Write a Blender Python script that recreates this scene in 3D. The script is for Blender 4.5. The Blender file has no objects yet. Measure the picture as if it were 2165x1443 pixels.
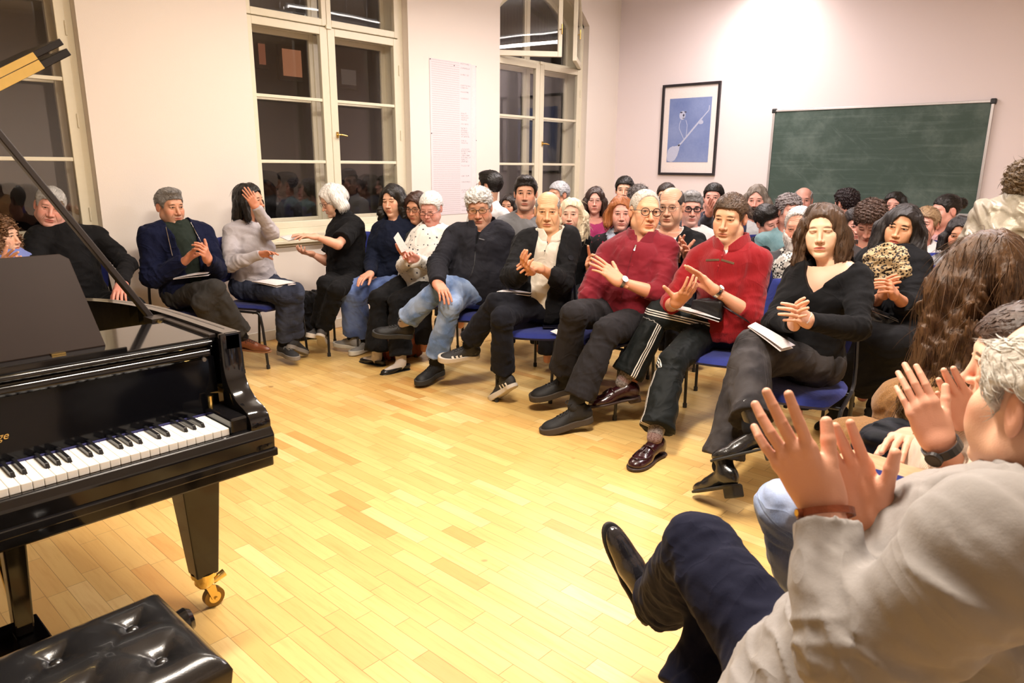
import bpy, bmesh, math, random, os, time
import numpy as np
from mathutils import Vector, Matrix
from concurrent.futures import ThreadPoolExecutor
T0 = time.time()
QUICK = ''
scene = bpy.context.scene
PI = math.pi

# ---------------------------------------------------------------- camera
H = 1.45
YAW, PIT, ROL = math.radians(42.363), math.radians(13.885), math.radians(0.4726)
FPX = 1503.0
cf = np.array([math.cos(YAW)*math.cos(PIT), math.sin(YAW)*math.cos(PIT), -math.sin(PIT)])
cr = np.array([math.sin(YAW), -math.cos(YAW), 0.0])
cu = np.cross(cr, cf)
_c, _s = math.cos(ROL), math.sin(ROL)
CM = np.array([_c*cr+_s*cu, -_s*cr+_c*cu, cf])
CAM = np.array([0, 0, H])
cam = bpy.data.objects.new('camera', bpy.data.cameras.new('camera'))
scene.collection.objects.link(cam)
cam.data.sensor_width = 36.0
cam.data.lens = 36.0*FPX/2165.0
cam.data.clip_start = 0.05
mw = Matrix.Identity(4)
for i in range(3):
    mw[i][0], mw[i][1], mw[i][2], mw[i][3] = CM[0][i], CM[1][i], -CM[2][i], CAM[i]
cam.matrix_world = mw
cam.data.dof.use_dof = True
cam.data.dof.focus_distance = 4.3
cam.data.dof.aperture_fstop = 9.0
scene.camera = cam
scene.view_settings.view_transform = 'Standard'
scene.view_settings.look = 'None'
scene.view_settings.gamma = 1.0
scene.view_settings.use_curve_mapping = False
scene.view_settings.exposure = -0.06
scene.cycles.max_bounces = 4
scene.cycles.diffuse_bounces = 3
scene.cycles.glossy_bounces = 2
scene.cycles.transmission_bounces = 2
scene.cycles.adaptive_threshold = 0.03
scene.cycles.transparent_max_bounces = 6
scene.cycles.caustics_reflective = False
scene.cycles.caustics_refractive = False
scene.cycles.sample_clamp_indirect = 4.0

def ray(x, y):
    return CM.T @ np.array([(x-1082.5)/FPX, -(y-721.5)/FPX, 1.0])
def atz(x, y, z):
    d = ray(x, y); return CAM + d*((z-H)/d[2])
def atd(x, y, D):
    return CAM + ray(x, y)*D
def proj(p):
    q = CM @ (np.asarray(p, float)-CAM); return 1082.5+FPX*q[0]/q[2], 721.5-FPX*q[1]/q[2], q[2]
def nrm(v):
    v = np.asarray(v, float); return v/max(np.linalg.norm(v), 1e-9)
V = lambda *a: np.array(a, float)

# ---------------------------------------------------------------- world and lamps
YA, XB, CEIL = 5.457, 7.945, 3.62      # window wall, far wall, ceiling
world = bpy.data.worlds.new('night'); scene.world = world
world.use_nodes = True
world.node_tree.nodes['Background'].inputs[0].default_value = (0.05, 0.04, 0.045, 1)
world.node_tree.nodes['Background'].inputs[1].default_value = 0.35

def area(name, loc, sx, sy, power, col, rot=(0, 0, 0)):
    l = bpy.data.lights.new(name, 'AREA'); l.shape = 'RECTANGLE'; l.size = sx; l.size_y = sy
    l.energy = power; l.color = col
    o = bpy.data.objects.new(name, l); scene.collection.objects.link(o)
    o.location = loc; o.rotation_euler = rot
    return o
WARM = (1.0, 0.885, 0.76)
ROSE = (1.0, 0.90, 0.89)
# light sent down by each pendant luminaire (the fittings themselves are built further down)
LUM = [((1.5, 1.3), 3.35, 172, WARM), ((3.0, 3.8), 3.02, 38, WARM), ((5.02, 3.8), 3.02, 58, ROSE), ((4.3, 0.9), 3.02, 78, ROSE),
       ((6.75, 3.6), 3.35, 46, ROSE)]
for (lx, ly), lz, pw, lc in LUM:
    area('luminaire_light', (lx, ly, lz-0.05), 1.2, 0.22, pw, lc)
    area('luminaire_uplight', (lx, ly, lz+0.12), 1.2, 0.22, pw*0.25, lc, (PI, 0, 0))

# ---------------------------------------------------------------- signed-distance modelling
f4 = np.float32
def smin(a, b, k):
    if k <= 0: return np.minimum(a, b)
    h = np.maximum(k-np.abs(a-b), 0)/k
    return np.minimum(a, b) - h*h*k*0.25
def smax(a, b, k): return -smin(-a, -b, k)
def vlen(p): return np.sqrt(np.einsum('ij,ij->i', p, p))
def rc(a, b, ra, rb, bulge=0.0, fold=None):
    """tapered capsule; fold=(amp, wavelength, t0, spread, seed) puts creases round the axis near t0"""
    a = np.asarray(a, f4); b = np.asarray(b, f4); ba = b-a; L2 = float(ba@ba)+1e-12
    ax = ba/math.sqrt(L2)
    ref = V(0, 0, 1) if abs(ax[2]) < .9 else V(1, 0, 0)
    e1 = nrm(np.cross(ax, ref)).astype(f4); e2 = np.cross(ax, e1).astype(f4)
    def f(P):
        pa = P-a; tr = pa@ba/f4(L2); t = np.clip(tr, 0, 1)
        d = vlen(pa-t[:, None]*ba) - (ra+(rb-ra)*t)
        if bulge: d = d - bulge*np.sin(PI*np.clip(t*1.25, 0, 1))**2
        if fold:
            A, wl, t0, sp, sd = fold
            c1 = pa@e1; c2 = pa@e2
            s = (tr*math.sqrt(L2))/wl*2*PI
            ph = s + 1.3*np.sin(c1*38+sd) + 1.1*np.sin(c2*33+sd*2.1) + 0.9*np.sin((c1+c2)*21+s*0.4+sd)
            w = np.exp(-((tr-t0)/sp)**2)
            d = d - A*w*(1-np.abs(np.sin(ph*0.5)))**1.3 + A*0.35*w
        return d
    return f
def ell(c, r, fr=None):
    c = np.asarray(c, f4); r = np.asarray(r, f4); fr = None if fr is None else np.asarray(fr, f4)
    def f(P):
        q = P-c
        if fr is not None: q = q@fr.T
        k0 = vlen(q/r); k1 = vlen(q/(r*r))+1e-9
        return k0*(k0-1)/k1
    return f
def plane(p, n):
    p = np.asarray(p, f4); n = np.asarray(nrm(n), f4)
    return lambda P: (P-p)@n
def rbox(c, h, r, fr=None):
    c = np.asarray(c, f4); h = np.asarray(h, f4)-f4(r); fr = None if fr is None else np.asarray(fr, f4)
    def f(P):
        q = P-c
        if fr is not None: q = q@fr.T
        q = np.abs(q)-h
        return vlen(np.maximum(q, 0))+np.minimum(q.max(1), 0)-r
    return f
def off(fn, d): return lambda P: fn(P)-d
def fbm(seed, freqs, amps, stretch=(1, 1, 1)):
    rs = np.random.RandomState(seed); comps = []
    for fq, am in zip(freqs, amps):
        for _ in range(3):
            k = rs.randn(3); k = k/np.linalg.norm(k)*fq*2*PI*np.array(stretch)
            comps.append((k.astype(f4), rs.rand()*6.28, am/1.7))
    def f(P):
        s = 0; w = 0
        for k, ph, am in comps:
            v = np.sin(P@k+ph+w); s = s+am*v; w = v*1.2
        return s
    return f
class Blob:
    def __init__(s): s.ops = []; s.disp = None
    def add(s, fn, k=0.0): s.ops.append(('+', k, fn)); return s
    def cut(s, fn, k=0.0): s.ops.append(('-', k, fn)); return s
    def keep(s, fn, k=0.0): s.ops.append(('&', k, fn)); return s
    def __call__(s, P):
        d = None
        for m, k, fn in s.ops:
            v = fn(P)
            if d is None: d = v
            elif m == '+': d = smin(d, v, k)
            elif m == '-': d = smax(d, -v, k)
            else: d = smax(d, v, k)
        if s.disp is not None: d = d+s.disp(P)
        return d

def net(fn, lo, hi, h, B=6, slack=1.5):
    """surface nets over a block-sparse grid -> verts, quads"""
    lo = np.asarray(lo, float); hi = np.asarray(hi, float)
    nb = np.maximum(1, np.ceil((hi-lo)/(h*B)).astype(int)); n = nb*B
    ci = np.stack(np.meshgrid(*[np.arange(k) for k in nb], indexing='ij'), -1).reshape(-1, 3)
    cen = (lo+(ci+0.5)*B*h-0.5*h).astype(f4)
    dc = fn(cen)
    act = np.abs(dc) < 0.87*B*h*slack+h
    val = np.empty(tuple(n), f4)
    v6 = val.reshape(nb[0], B, nb[1], B, nb[2], B)
    v6[:] = np.where(dc < 0, -1, 1).astype(f4).reshape(nb[0], 1, nb[1], 1, nb[2], 1)
    ai = ci[act]
    if len(ai) == 0: return np.zeros((0, 3), f4), np.zeros((0, 4), int)
    o = np.stack(np.meshgrid(*[np.arange(B)]*3, indexing='ij'), -1).reshape(-1, 3)
    for s0 in range(0, len(ai), 900):
        a = ai[s0:s0+900]
        P = (lo+(a[:, None, :]*B+o[None])*h).reshape(-1, 3).astype(f4)
        d = fn(P).reshape(-1, B, B, B)
        v6[a[:, 0], :, a[:, 1], :, a[:, 2], :] = d
    val[0] = 1; val[-1] = 1; val[:, 0] = 1; val[:, -1] = 1; val[:, :, 0] = 1; val[:, :, -1] = 1
    S = val < 0
    cnt = np.zeros(tuple(n-1), np.int8)
    for dx in (0, 1):
        for dy in (0, 1):
            for dz in (0, 1):
                cnt += S[dx:n[0]-1+dx, dy:n[1]-1+dy, dz:n[2]-1+dz]
    cells = np.argwhere((cnt > 0) & (cnt < 8))
    if len(cells) == 0: return np.zeros((0, 3), f4), np.zeros((0, 4), int)
    idx = np.full(tuple(n-1), -1, np.int32); idx[cells[:, 0], cells[:, 1], cells[:, 2]] = np.arange(len(cells))
    corners = [(dx, dy, dz) for dx in (0, 1) for dy in (0, 1) for dz in (0, 1)]
    cv = {c: val[cells[:, 0]+c[0], cells[:, 1]+c[1], cells[:, 2]+c[2]] for c in corners}
    acc = np.zeros((len(cells), 3)); num = np.zeros(len(cells))
    for c in corners:
        for ax in range(3):
            if c[ax] == 1: continue
            c2 = list(c); c2[ax] = 1; c2 = tuple(c2)
            a, b = cv[c], cv[c2]; m = (a < 0) != (b < 0)
            t = np.where(m, a/np.where(m, a-b, 1), 0)
            for k in range(3):
                acc[:, k] += np.where(m, c[k]+(t if k == ax else 0), 0)
            num += m
    verts = lo+(cells+acc/num[:, None])*h
    quads = []
    for ax in range(3):
        sl0 = [slice(1, -1)]*3; sl0[ax] = slice(0, -1)
        sl1 = [slice(1, -1)]*3; sl1[ax] = slice(1, None)
        a = S[tuple(sl0)]; b = S[tuple(sl1)]
        e = np.argwhere(a != b)
        if len(e) == 0: continue
        base = e+1; base[:, ax] -= 1
        inside = S[base[:, 0], base[:, 1], base[:, 2]]
        u, v = (ax+1) % 3, (ax+2) % 3
        q = []
        for du, dv in ((0, 0), (1, 0), (1, 1), (0, 1)):
            c = base.copy(); c[:, u] -= 1-du; c[:, v] -= 1-dv
            q.append(idx[c[:, 0], c[:, 1], c[:, 2]])
        q = np.stack(q, 1)
        q[~inside] = q[~inside][:, ::-1]
        quads.append(q)
    q = np.concatenate(quads)
    q = q[(q >= 0).all(1)]
    verts = verts.astype(f4)
    for _ in range(1):   # settle the points on the true surface
        e = f4(h*0.35); d0 = fn(verts)
        g = np.stack([fn(verts+np.array(o, f4)*e)-fn(verts-np.array(o, f4)*e) for o in ((1, 0, 0), (0, 1, 0), (0, 0, 1))], 1)/(2*e)
        st = (d0/np.maximum((g*g).sum(1), .3))[:, None]*g
        verts = verts-np.clip(st, -.45*h, .45*h)
    return verts, q

def mkmesh(name, verts, faces, attrs=None, mats=None, mat_idx=None, smooth=True):
    me = bpy.data.meshes.new(name)
    verts = np.asarray(verts, f4)
    if isinstance(faces, np.ndarray):
        nf, k = faces.shape
        me.vertices.add(len(verts)); me.vertices.foreach_set('co', verts.ravel())
        me.loops.add(nf*k); me.loops.foreach_set('vertex_index', faces.ravel().astype(np.int32))
        me.polygons.add(nf); me.polygons.foreach_set('loop_start', np.arange(0, nf*k, k, dtype=np.int32))
    else:
        me.from_pydata(verts.tolist(), [], faces)
    me.update(calc_edges=True)
    if smooth: me.polygons.foreach_set('use_smooth', np.ones(len(me.polygons), bool))
    for k, a in (attrs or {}).items():
        at = me.attributes.new(k, 'FLOAT_VECTOR', 'POINT'); at.data.foreach_set('vector', np.asarray(a, f4).ravel())
    for m in (mats or []): me.materials.append(m)
    if mat_idx is not None: me.polygons.foreach_set('material_index', np.asarray(mat_idx, np.int32))
    me.validate()
    return me
def link(name, me, parent=None):
    o = bpy.data.objects.new(name, me); scene.collection.objects.link(o)
    if parent is not None: o.parent = parent
    return o
def tag(o, label=None, cat=None, group=None, kind=None):
    if label: o['label'] = label
    if cat: o['category'] = cat
    if group: o['group'] = group
    if kind: o['kind'] = kind
    return o
def thing(name, label, cat, loc=(0, 0, 0), group=None):
    o = bpy.data.objects.new(name, None); scene.collection.objects.link(o)
    o.location = loc; o.empty_display_size = 0.1
    return tag(o, label, cat, group)
def childmesh(name, me, root):
    """mesh in world coordinates placed under a root that only has a location / z rotation"""
    o = link(name, me, root)
    mwr = Matrix.Translation(root.location) @ Matrix.Rotation(root.rotation_euler.z, 4, 'Z')
    o.matrix_parent_inverse = mwr.inverted()
    return o
def copytree(o, parent=None):
    c = o.copy(); scene.collection.objects.link(c)
    if parent is not None: c.parent = parent
    for ch in list(o.children):
        copytree(ch, c)
    return c

# ---------------------------------------------------------------- simple meshes
class MB:
    """collects boxes, tubes, prisms into one mesh"""
    def __init__(s): s.v = []; s.f = []; s.m = []
    def _add(s, vs, fs, mi=0):
        b = len(s.v); s.v += [tuple(map(float, v)) for v in vs]; s.f += [tuple(b+i for i in f) for f in fs]; s.m += [mi]*len(fs); return s
    def box(s, c, d, fr=None, mi=0):
        fr = np.eye(3) if fr is None else np.asarray(fr)
        vs = [np.asarray(c)+((i & 1)-.5)*d[0]*fr[0]+((i >> 1 & 1)-.5)*d[1]*fr[1]+((i >> 2)-.5)*d[2]*fr[2] for i in range(8)]
        return s._add(vs, [(0, 2, 3, 1), (4, 5, 7, 6), (0, 1, 5, 4), (2, 6, 7, 3), (0, 4, 6, 2), (1, 3, 7, 5)], mi)
    def span(s, a, b, mi=0):
        a = np.asarray(a, float); b = np.asarray(b, float); return s.box((a+b)/2, np.abs(b-a), mi=mi)
    def tube(s, pts, r, n=8, cap=True, mi=0, closed=False, flat=None):
        pts = [np.asarray(p, float) for p in pts]; m = len(pts); rs = r if hasattr(r, '__len__') else [r]*m
        vs = []; prev = None
        for i, p in enumerate(pts):
            if closed: t = nrm(pts[(i+1) % m]-pts[i-1])
            else: t = nrm(pts[min(i+1, m-1)]-pts[max(i-1, 0)])
            if prev is None:
                ref = V(0, 0, 1) if abs(t[2]) < .9 else V(1, 0, 0); e = nrm(np.cross(t, ref))
            else: e = nrm(prev-t*(prev@t))
            prev = e; g = np.cross(t, e)
            for k in range(n):
                a = 2*PI*k/n; fx, fy = (1, 1) if flat is None else flat
                vs.append(p+rs[i]*(fx*math.cos(a)*e+fy*math.sin(a)*g))
        fs = []
        for i in range(m if closed else m-1):
            j = (i+1) % m
            for k in range(n):
                k2 = (k+1) % n; fs.append((i*n+k, i*n+k2, j*n+k2, j*n+k))
        if cap and not closed: fs += [tuple(range(n))[::-1], tuple((m-1)*n+k for k in range(n))]
        return s._add(vs, fs, mi)
    def prism(s, poly, off_, mi=0):
        n = len(poly); off_ = np.asarray(off_, float); vs = [np.asarray(p, float) for p in poly]; vs = vs+[p+off_ for p in vs]
        return s._add(vs, [tuple(range(n))[::-1], tuple(range(n, 2*n))]+[(i, (i+1) % n, n+(i+1) % n, n+i) for i in range(n)], mi)
    def grid(s, fn, nu, nv, mi=0):
        vs = [fn(i/(nu), j/(nv)) for i in range(nu+1) for j in range(nv+1)]
        return s._add(vs, [(i*(nv+1)+j, (i+1)*(nv+1)+j, (i+1)*(nv+1)+j+1, i*(nv+1)+j+1) for i in range(nu) for j in range(nv)], mi)
    def mesh(s, name, mats, smooth=False, bevel=0, seg=2):
        me = bpy.data.meshes.new(name); me.from_pydata(s.v, [], s.f)
        for m in (mats if isinstance(mats, (list, tuple)) else [mats]): me.materials.append(m)
        me.polygons.foreach_set('material_index', np.array(s.m, np.int32))
        if bevel or True:
            bm = bmesh.new(); bm.from_mesh(me); bmesh.ops.recalc_face_normals(bm, faces=bm.faces)
            if bevel:
                es = [e for e in bm.edges if len(e.link_faces) == 2 and e.calc_face_angle(0) > 0.5]
                bmesh.ops.bevel(bm, geom=es, offset=bevel, segments=seg, affect='EDGES', profile=0.5, clamp_overlap=True)
            bm.to_mesh(me); bm.free()
        if smooth:
            me.polygons.foreach_set('use_smooth', np.ones(len(me.polygons), bool))
            try: me.set_sharp_from_angle(angle=math.radians(40))
            except Exception: pass
        me.update()
        return me
    def obj(s, name, mats, root=None, **k):
        me = s.mesh(name, mats, **k)
        return childmesh(name, me, root) if root is not None else link(name, me)
def arc(c, r, a0, a1, n, e1, e2):
    return [np.asarray(c)+r*(math.cos(a0+(a1-a0)*i/n)*np.asarray(e1)+math.sin(a0+(a1-a0)*i/n)*np.asarray(e2)) for i in range(n+1)]

# ---------------------------------------------------------------- materials
class NT:
    """small helper over a node tree"""
    def __init__(s, tree): s.t = tree
    def n(s, typ, **k):
        x = s.t.nodes.new(typ)
        for a, b in k.items(): setattr(x, a, b)
        return x
    def L(s, a, b): s.t.links.new(a, b)
    def m(s, op, a, b=0.0, c=None, clamp=False):
        x = s.t.nodes.new('ShaderNodeMath'); x.operation = op; x.use_clamp = clamp
        for i, v in enumerate((a, b) if c is None else (a, b, c)):
            if isinstance(v, (int, float)): x.inputs[i].default_value = v
            else: s.t.links.new(v, x.inputs[i])
        return x.outputs[0]
    def step(s, v, a, b):  # smooth 0..1 as v goes a..b
        x = s.t.nodes.new('ShaderNodeMapRange'); x.interpolation_type = 'SMOOTHSTEP'
        for i, q in enumerate((v, a, b)):
            if isinstance(q, (int, float)): x.inputs[i].default_value = q
            else: s.t.links.new(q, x.inputs[i])
        x.inputs[3].default_value = 0; x.inputs[4].default_value = 1
        return x.outputs[0]
    def mix(s, f, a, b):
        x = s.t.nodes.new('ShaderNodeMix'); x.data_type = 'RGBA'
        for i, v in ((0, f), (6, a), (7, b)):
            if isinstance(v, (int, float)): x.inputs[i].default_value = v
            elif isinstance(v, tuple): x.inputs[i].default_value = (*v[:3], 1)
            else: s.t.links.new(v, x.inputs[i])
        return x.outputs[2]
    def noise(s, vec, scale, detail=3, rough=.5):
        x = s.t.nodes.new('ShaderNodeTexNoise'); x.inputs['Scale'].default_value = scale
        x.inputs['Detail'].default_value = detail; x.inputs['Roughness'].default_value = rough
        if vec is not None: s.t.links.new(vec, x.inputs['Vector'])
        return x.outputs[0]
    def scalev(s, vec, k):
        x = s.t.nodes.new('ShaderNodeVectorMath'); x.operation = 'MULTIPLY'
        s.t.links.new(vec, x.inputs[0]); x.inputs[1].default_value = k; return x.outputs[0]
    def bump(s, h, strength, dist=0.01):
        x = s.t.nodes.new('ShaderNodeBump'); x.inputs['Strength'].default_value = strength; x.inputs['Distance'].default_value = dist
        s.t.links.new(h, x.inputs['Height']); return x.outputs[0]
def srgb(*c):
    if len(c) == 1: c = c[0]
    return tuple((x/255/12.92) if x/255 <= .04045 else ((x/255+.055)/1.055)**2.4 for x in c)
def newmat(name, col=(.8, .8, .8), rough=.5, metal=0, spec=.5, coat=0, sheen=0):
    m = bpy.data.materials.new(name); m.use_nodes = True
    b = m.node_tree.nodes['Principled BSDF']
    b.inputs['Base Color'].default_value = (*col, 1); b.inputs['Roughness'].default_value = rough
    b.inputs['Metallic'].default_value = metal; b.inputs['Specular IOR Level'].default_value = spec
    b.inputs['Coat Weight'].default_value = coat; b.inputs['Sheen Weight'].default_value = sheen
    return m, NT(m.node_tree), b
def plain(name, col, rough=.5, nb=0.0, nscale=60, vary=0.08, **k):
    """solid colour with a little procedural variation"""
    m, t, b = newmat(name, col, rough, **k)
    co = t.n('ShaderNodeTexCoord').outputs['Object']
    nz = t.noise(co, nscale, 3)
    v = t.mix(nz, tuple(c*(1-vary) for c in col), tuple(min(1, c*(1+vary)) for c in col))
    t.L(v, b.inputs['Base Color'])
    if nb: t.L(t.bump(nz, nb, .004), b.inputs['Normal'])
    return m
# ---------------------------------------------------------------- skin, face, hair, cloth materials
def face_group():
    g = bpy.data.node_groups.new('face', 'ShaderNodeTree'); I = g.interface
    def inp(n, ty='NodeSocketFloat', d=0.0):
        s = I.new_socket(n, in_out='INPUT', socket_type=ty); s.default_value = d
    inp('Skin', 'NodeSocketColor', (.6, .35, .25, 1)); inp('Lip', 'NodeSocketColor', (.5, .15, .13, 1)); inp('Brow', 'NodeSocketColor', (.03, .02, .01, 1))
    inp('BrowAmt', d=.8); inp('Open', d=1.0); inp('Gaze', d=0.0); inp('Stubble', d=0.0); inp('StubbleCol', 'NodeSocketColor', (.3, .3, .3, 1))
    inp('Red', d=.3); inp('Age', d=.3); inp('Smile', d=.0); inp('LipW', d=1.0)
    I.new_socket('Color', in_out='OUTPUT', socket_type='NodeSocketColor'); I.new_socket('Height', in_out='OUTPUT', socket_type='NodeSocketFloat')
    I.new_socket('Eye', in_out='OUTPUT', socket_type='NodeSocketFloat')
    t = NT(g); gi = t.n('NodeGroupInput'); go = t.n('NodeGroupOutput'); i = gi.outputs
    at = t.n('ShaderNodeAttribute', attribute_name='hl').outputs['Vector']
    sp = t.n('ShaderNodeSeparateXYZ'); t.L(at, sp.inputs[0]); x, y, z = sp.outputs
    ax = t.m('ABSOLUTE', x); front = t.step(y, .035, .055)
    nz = t.noise(at, 45, 4, .6); nf = t.noise(at, 420, 2, .6)
    def ellm(cx, cz, rx, rz, e0=.8, e1=1.1, X=ax, Z=z):
        a = t.m('DIVIDE', t.m('SUBTRACT', X, cx), rx); b = t.m('DIVIDE', t.m('SUBTRACT', Z, cz), rz)
        d = t.m('ADD', t.m('MULTIPLY', a, a), t.m('MULTIPLY', b, b))
        return t.m('MULTIPLY', t.m('SUBTRACT', 1.0, t.step(d, e0, e1)), front)
    # skin with mottling and redness
    col = t.mix(t.m('MULTIPLY', nz, .22), i['Skin'], t.mix(.5, i['Skin'], (.55, .18, .12)))
    red = t.m('MULTIPLY', t.m('MAXIMUM', ellm(.043, -.03, .026, .024, 0, 1.4), ellm(0, -.035, .018, .02, 0, 1.5)), i['Red'])
    col = t.mix(red, col, (.62, .17, .11))
    ears = t.m('MULTIPLY', t.step(ax, .072, .082), .35); col = t.mix(ears, col, (.62, .18, .12))
    # stubble
    st = t.m('MULTIPLY', t.m('MULTIPLY', t.step(z, -.03, -.055), t.step(y, -.01, .03)), i['Stubble'])
    st = t.m('MULTIPLY', st, t.m('ADD', .6, t.m('MULTIPLY', nf, .6)))
    col = t.mix(t.m('MULTIPLY', st, t.step(z, -.13, -.115)), col, i['StubbleCol'])
    # lips
    zl = t.m('SUBTRACT', z, t.m('MULTIPLY', t.m('MULTIPLY', t.m('MULTIPLY', ax, ax), 9.0), i['Smile']))
    lx = t.m('DIVIDE', ax, i['LipW'])
    lip = ellm(0, -.0705, .0245, .0085, .75, 1.15, X=lx, Z=zl); col = t.mix(t.m('MULTIPLY', lip, .8), col, i['Lip'])
    mline = ellm(0, -.0698, .027, .0013, .6, 1.3, X=lx, Z=zl); col = t.mix(t.m('MULTIPLY', mline, .8), col, (.09, .02, .02))
    # nostrils
    no = ellm(.0085, -.0475, .0035, .0022, .5, 1.2); col = t.mix(t.m('MULTIPLY', no, .7), col, (.08, .02, .015))
    # brows
    zb = t.m('ADD', z, t.m('MULTIPLY', t.m('MULTIPLY', t.m('SUBTRACT', ax, .028), t.m('SUBTRACT', ax, .028)), 11.0))
    br = ellm(.031, .0235, .0200, .0055, .15, 1.3, Z=zb); br = t.m('MULTIPLY', t.m('MULTIPLY', br, i['BrowAmt']), t.m('ADD', .55, t.m('MULTIPLY', nf, .8)), clamp=True)
    col = t.mix(br, col, i['Brow'])
    # eyes
    ez = .0045
    rz = t.m('MULTIPLY', i['Open'], .0050)
    opn = t.step(i['Open'], .15, .3)
    eye = t.m('MULTIPLY', ellm(.0315, ez, .0140, rz, .75, 1.1), opn)
    lash = t.m('MULTIPLY', ellm(.0318, ez+.0006, .0165, t.m('ADD', rz, .0018), .6, 1.3), t.step(z, ez-.004, ez+.002))
    closed = t.m('MULTIPLY', ellm(.0318, -.0012, .0155, .0014, .6, 1.3, Z=t.m('SUBTRACT', z, t.m('MULTIPLY', t.m('MULTIPLY', t.m('SUBTRACT', ax, .0315), t.m('SUBTRACT', ax, .0315)), 14.0))), t.m('SUBTRACT', 1.0, opn))
    col = t.mix(t.m('MULTIPLY', lash, .60), col, (.035, .018, .012))
    col = t.mix(t.m('MULTIPLY', closed, .8), col, (.05, .02, .015))
    sx = t.m('SUBTRACT', x, i['Gaze'])
    ir = t.m('MAXIMUM', ellm(.0315, ez+.0003, .0057, .0057, .8, 1.1, X=sx), ellm(-.0315, ez+.0003, .0057, .0057, .8, 1.1, X=sx))
    ec = t.mix(ir, (.44, .34, .30), (.035, .018, .010))
    pu = t.m('MAXIMUM', ellm(.0315, ez, .0026, .0026, .7, 1.1, X=sx), ellm(-.0315, ez, .0026, .0026, .7, 1.1, X=sx)); ec = t.mix(pu, ec, (.004, .004, .004))
    col = t.mix(eye, col, ec)
    # creases as relief
    w = t.m('SINE', t.m('ADD', t.m('MULTIPLY', z, 620.0), t.m('MULTIPLY', nz, 9.0)))
    fore = t.m('MULTIPLY', t.m('MULTIPLY', w, t.step(z, .036, .05)), t.m('MULTIPLY', front, .35))
    nl = t.m('MULTIPLY', ellm(.033, -.052, .005, .024, 0, 1.2, X=t.m('ADD', ax, t.m('MULTIPLY', t.m('ADD', z, .052), .38))), -1.3)
    bag = t.m('MULTIPLY', ellm(.0315, -.0125, .014, .0035, 0, 1.2), -1.0)
    lid = t.m('MULTIPLY', ellm(.0315, .0125, .015, .0022, 0, 1.2), -.7)
    hgt = t.m('MULTIPLY', t.m('ADD', t.m('ADD', t.m('MULTIPLY', fore, .32), nl), t.m('ADD', bag, lid)), i['Age'])
    hgt = t.m('ADD', hgt, t.m('MULTIPLY', nf, .10)); hgt = t.m('ADD', hgt, t.m('MULTIPLY', mline, -.7))
    t.L(col, go.inputs['Color']); t.L(hgt, go.inputs['Height']); t.L(eye, go.inputs['Eye'])
    return g
FACE = face_group()
def skinmat(skin, lip=None, brow=(.03, .02, .015), browamt=.8, open_=1.0, gaze=0, stub=0, stubcol=(.25, .24, .24), red=.3, age=.3, smile=0, lipw=1):
    lum = .3*skin[0]+.55*skin[1]+.15*skin[2]; skin = tuple(.86*c_+.14*lum for c_ in skin)
    m, t, b = newmat('skin', skin, .47, spec=.4)
    g = t.n('ShaderNodeGroup'); g.node_tree = FACE
    lip = lip or tuple(skin[k]*q for k, q in enumerate((.82, .42, .42)))
    for k, v in dict(Skin=(*skin, 1), Lip=(*lip, 1), Brow=(*brow, 1), BrowAmt=browamt, Open=open_, Gaze=gaze, Stubble=stub, StubbleCol=(*stubcol, 1), Red=red, Age=age, Smile=smile, LipW=lipw).items():
        g.inputs[k].default_value = v
    t.L(g.outputs['Color'], b.inputs['Base Color'])
    t.L(t.bump(g.outputs['Height'], .9, .0042), b.inputs['Normal'])
    t.L(t.m('SUBTRACT', .47, t.m('MULTIPLY', g.outputs['Eye'], .35)), b.inputs['Roughness'])
    return m
def hairmat(c1, c2, stretch=(1, 1, .1), rough=.36):
    m, t, b = newmat('hair', c1, rough, spec=.35)
    at = t.n('ShaderNodeAttribute', attribute_name='hl').outputs['Vector']
    v = t.scalev(at, stretch); n1 = t.noise(v, 560, 3, .7); n2 = t.noise(v, 60, 2)
    f = t.step(t.m('ADD', t.m('MULTIPLY', n1, .6), t.m('MULTIPLY', n2, .4)), .35, .65)
    t.L(t.mix(f, c1, c2), b.inputs['Base Color']); t.L(t.bump(n1, .45, .003), b.inputs['Normal'])
    return m
_cm = {}
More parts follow.
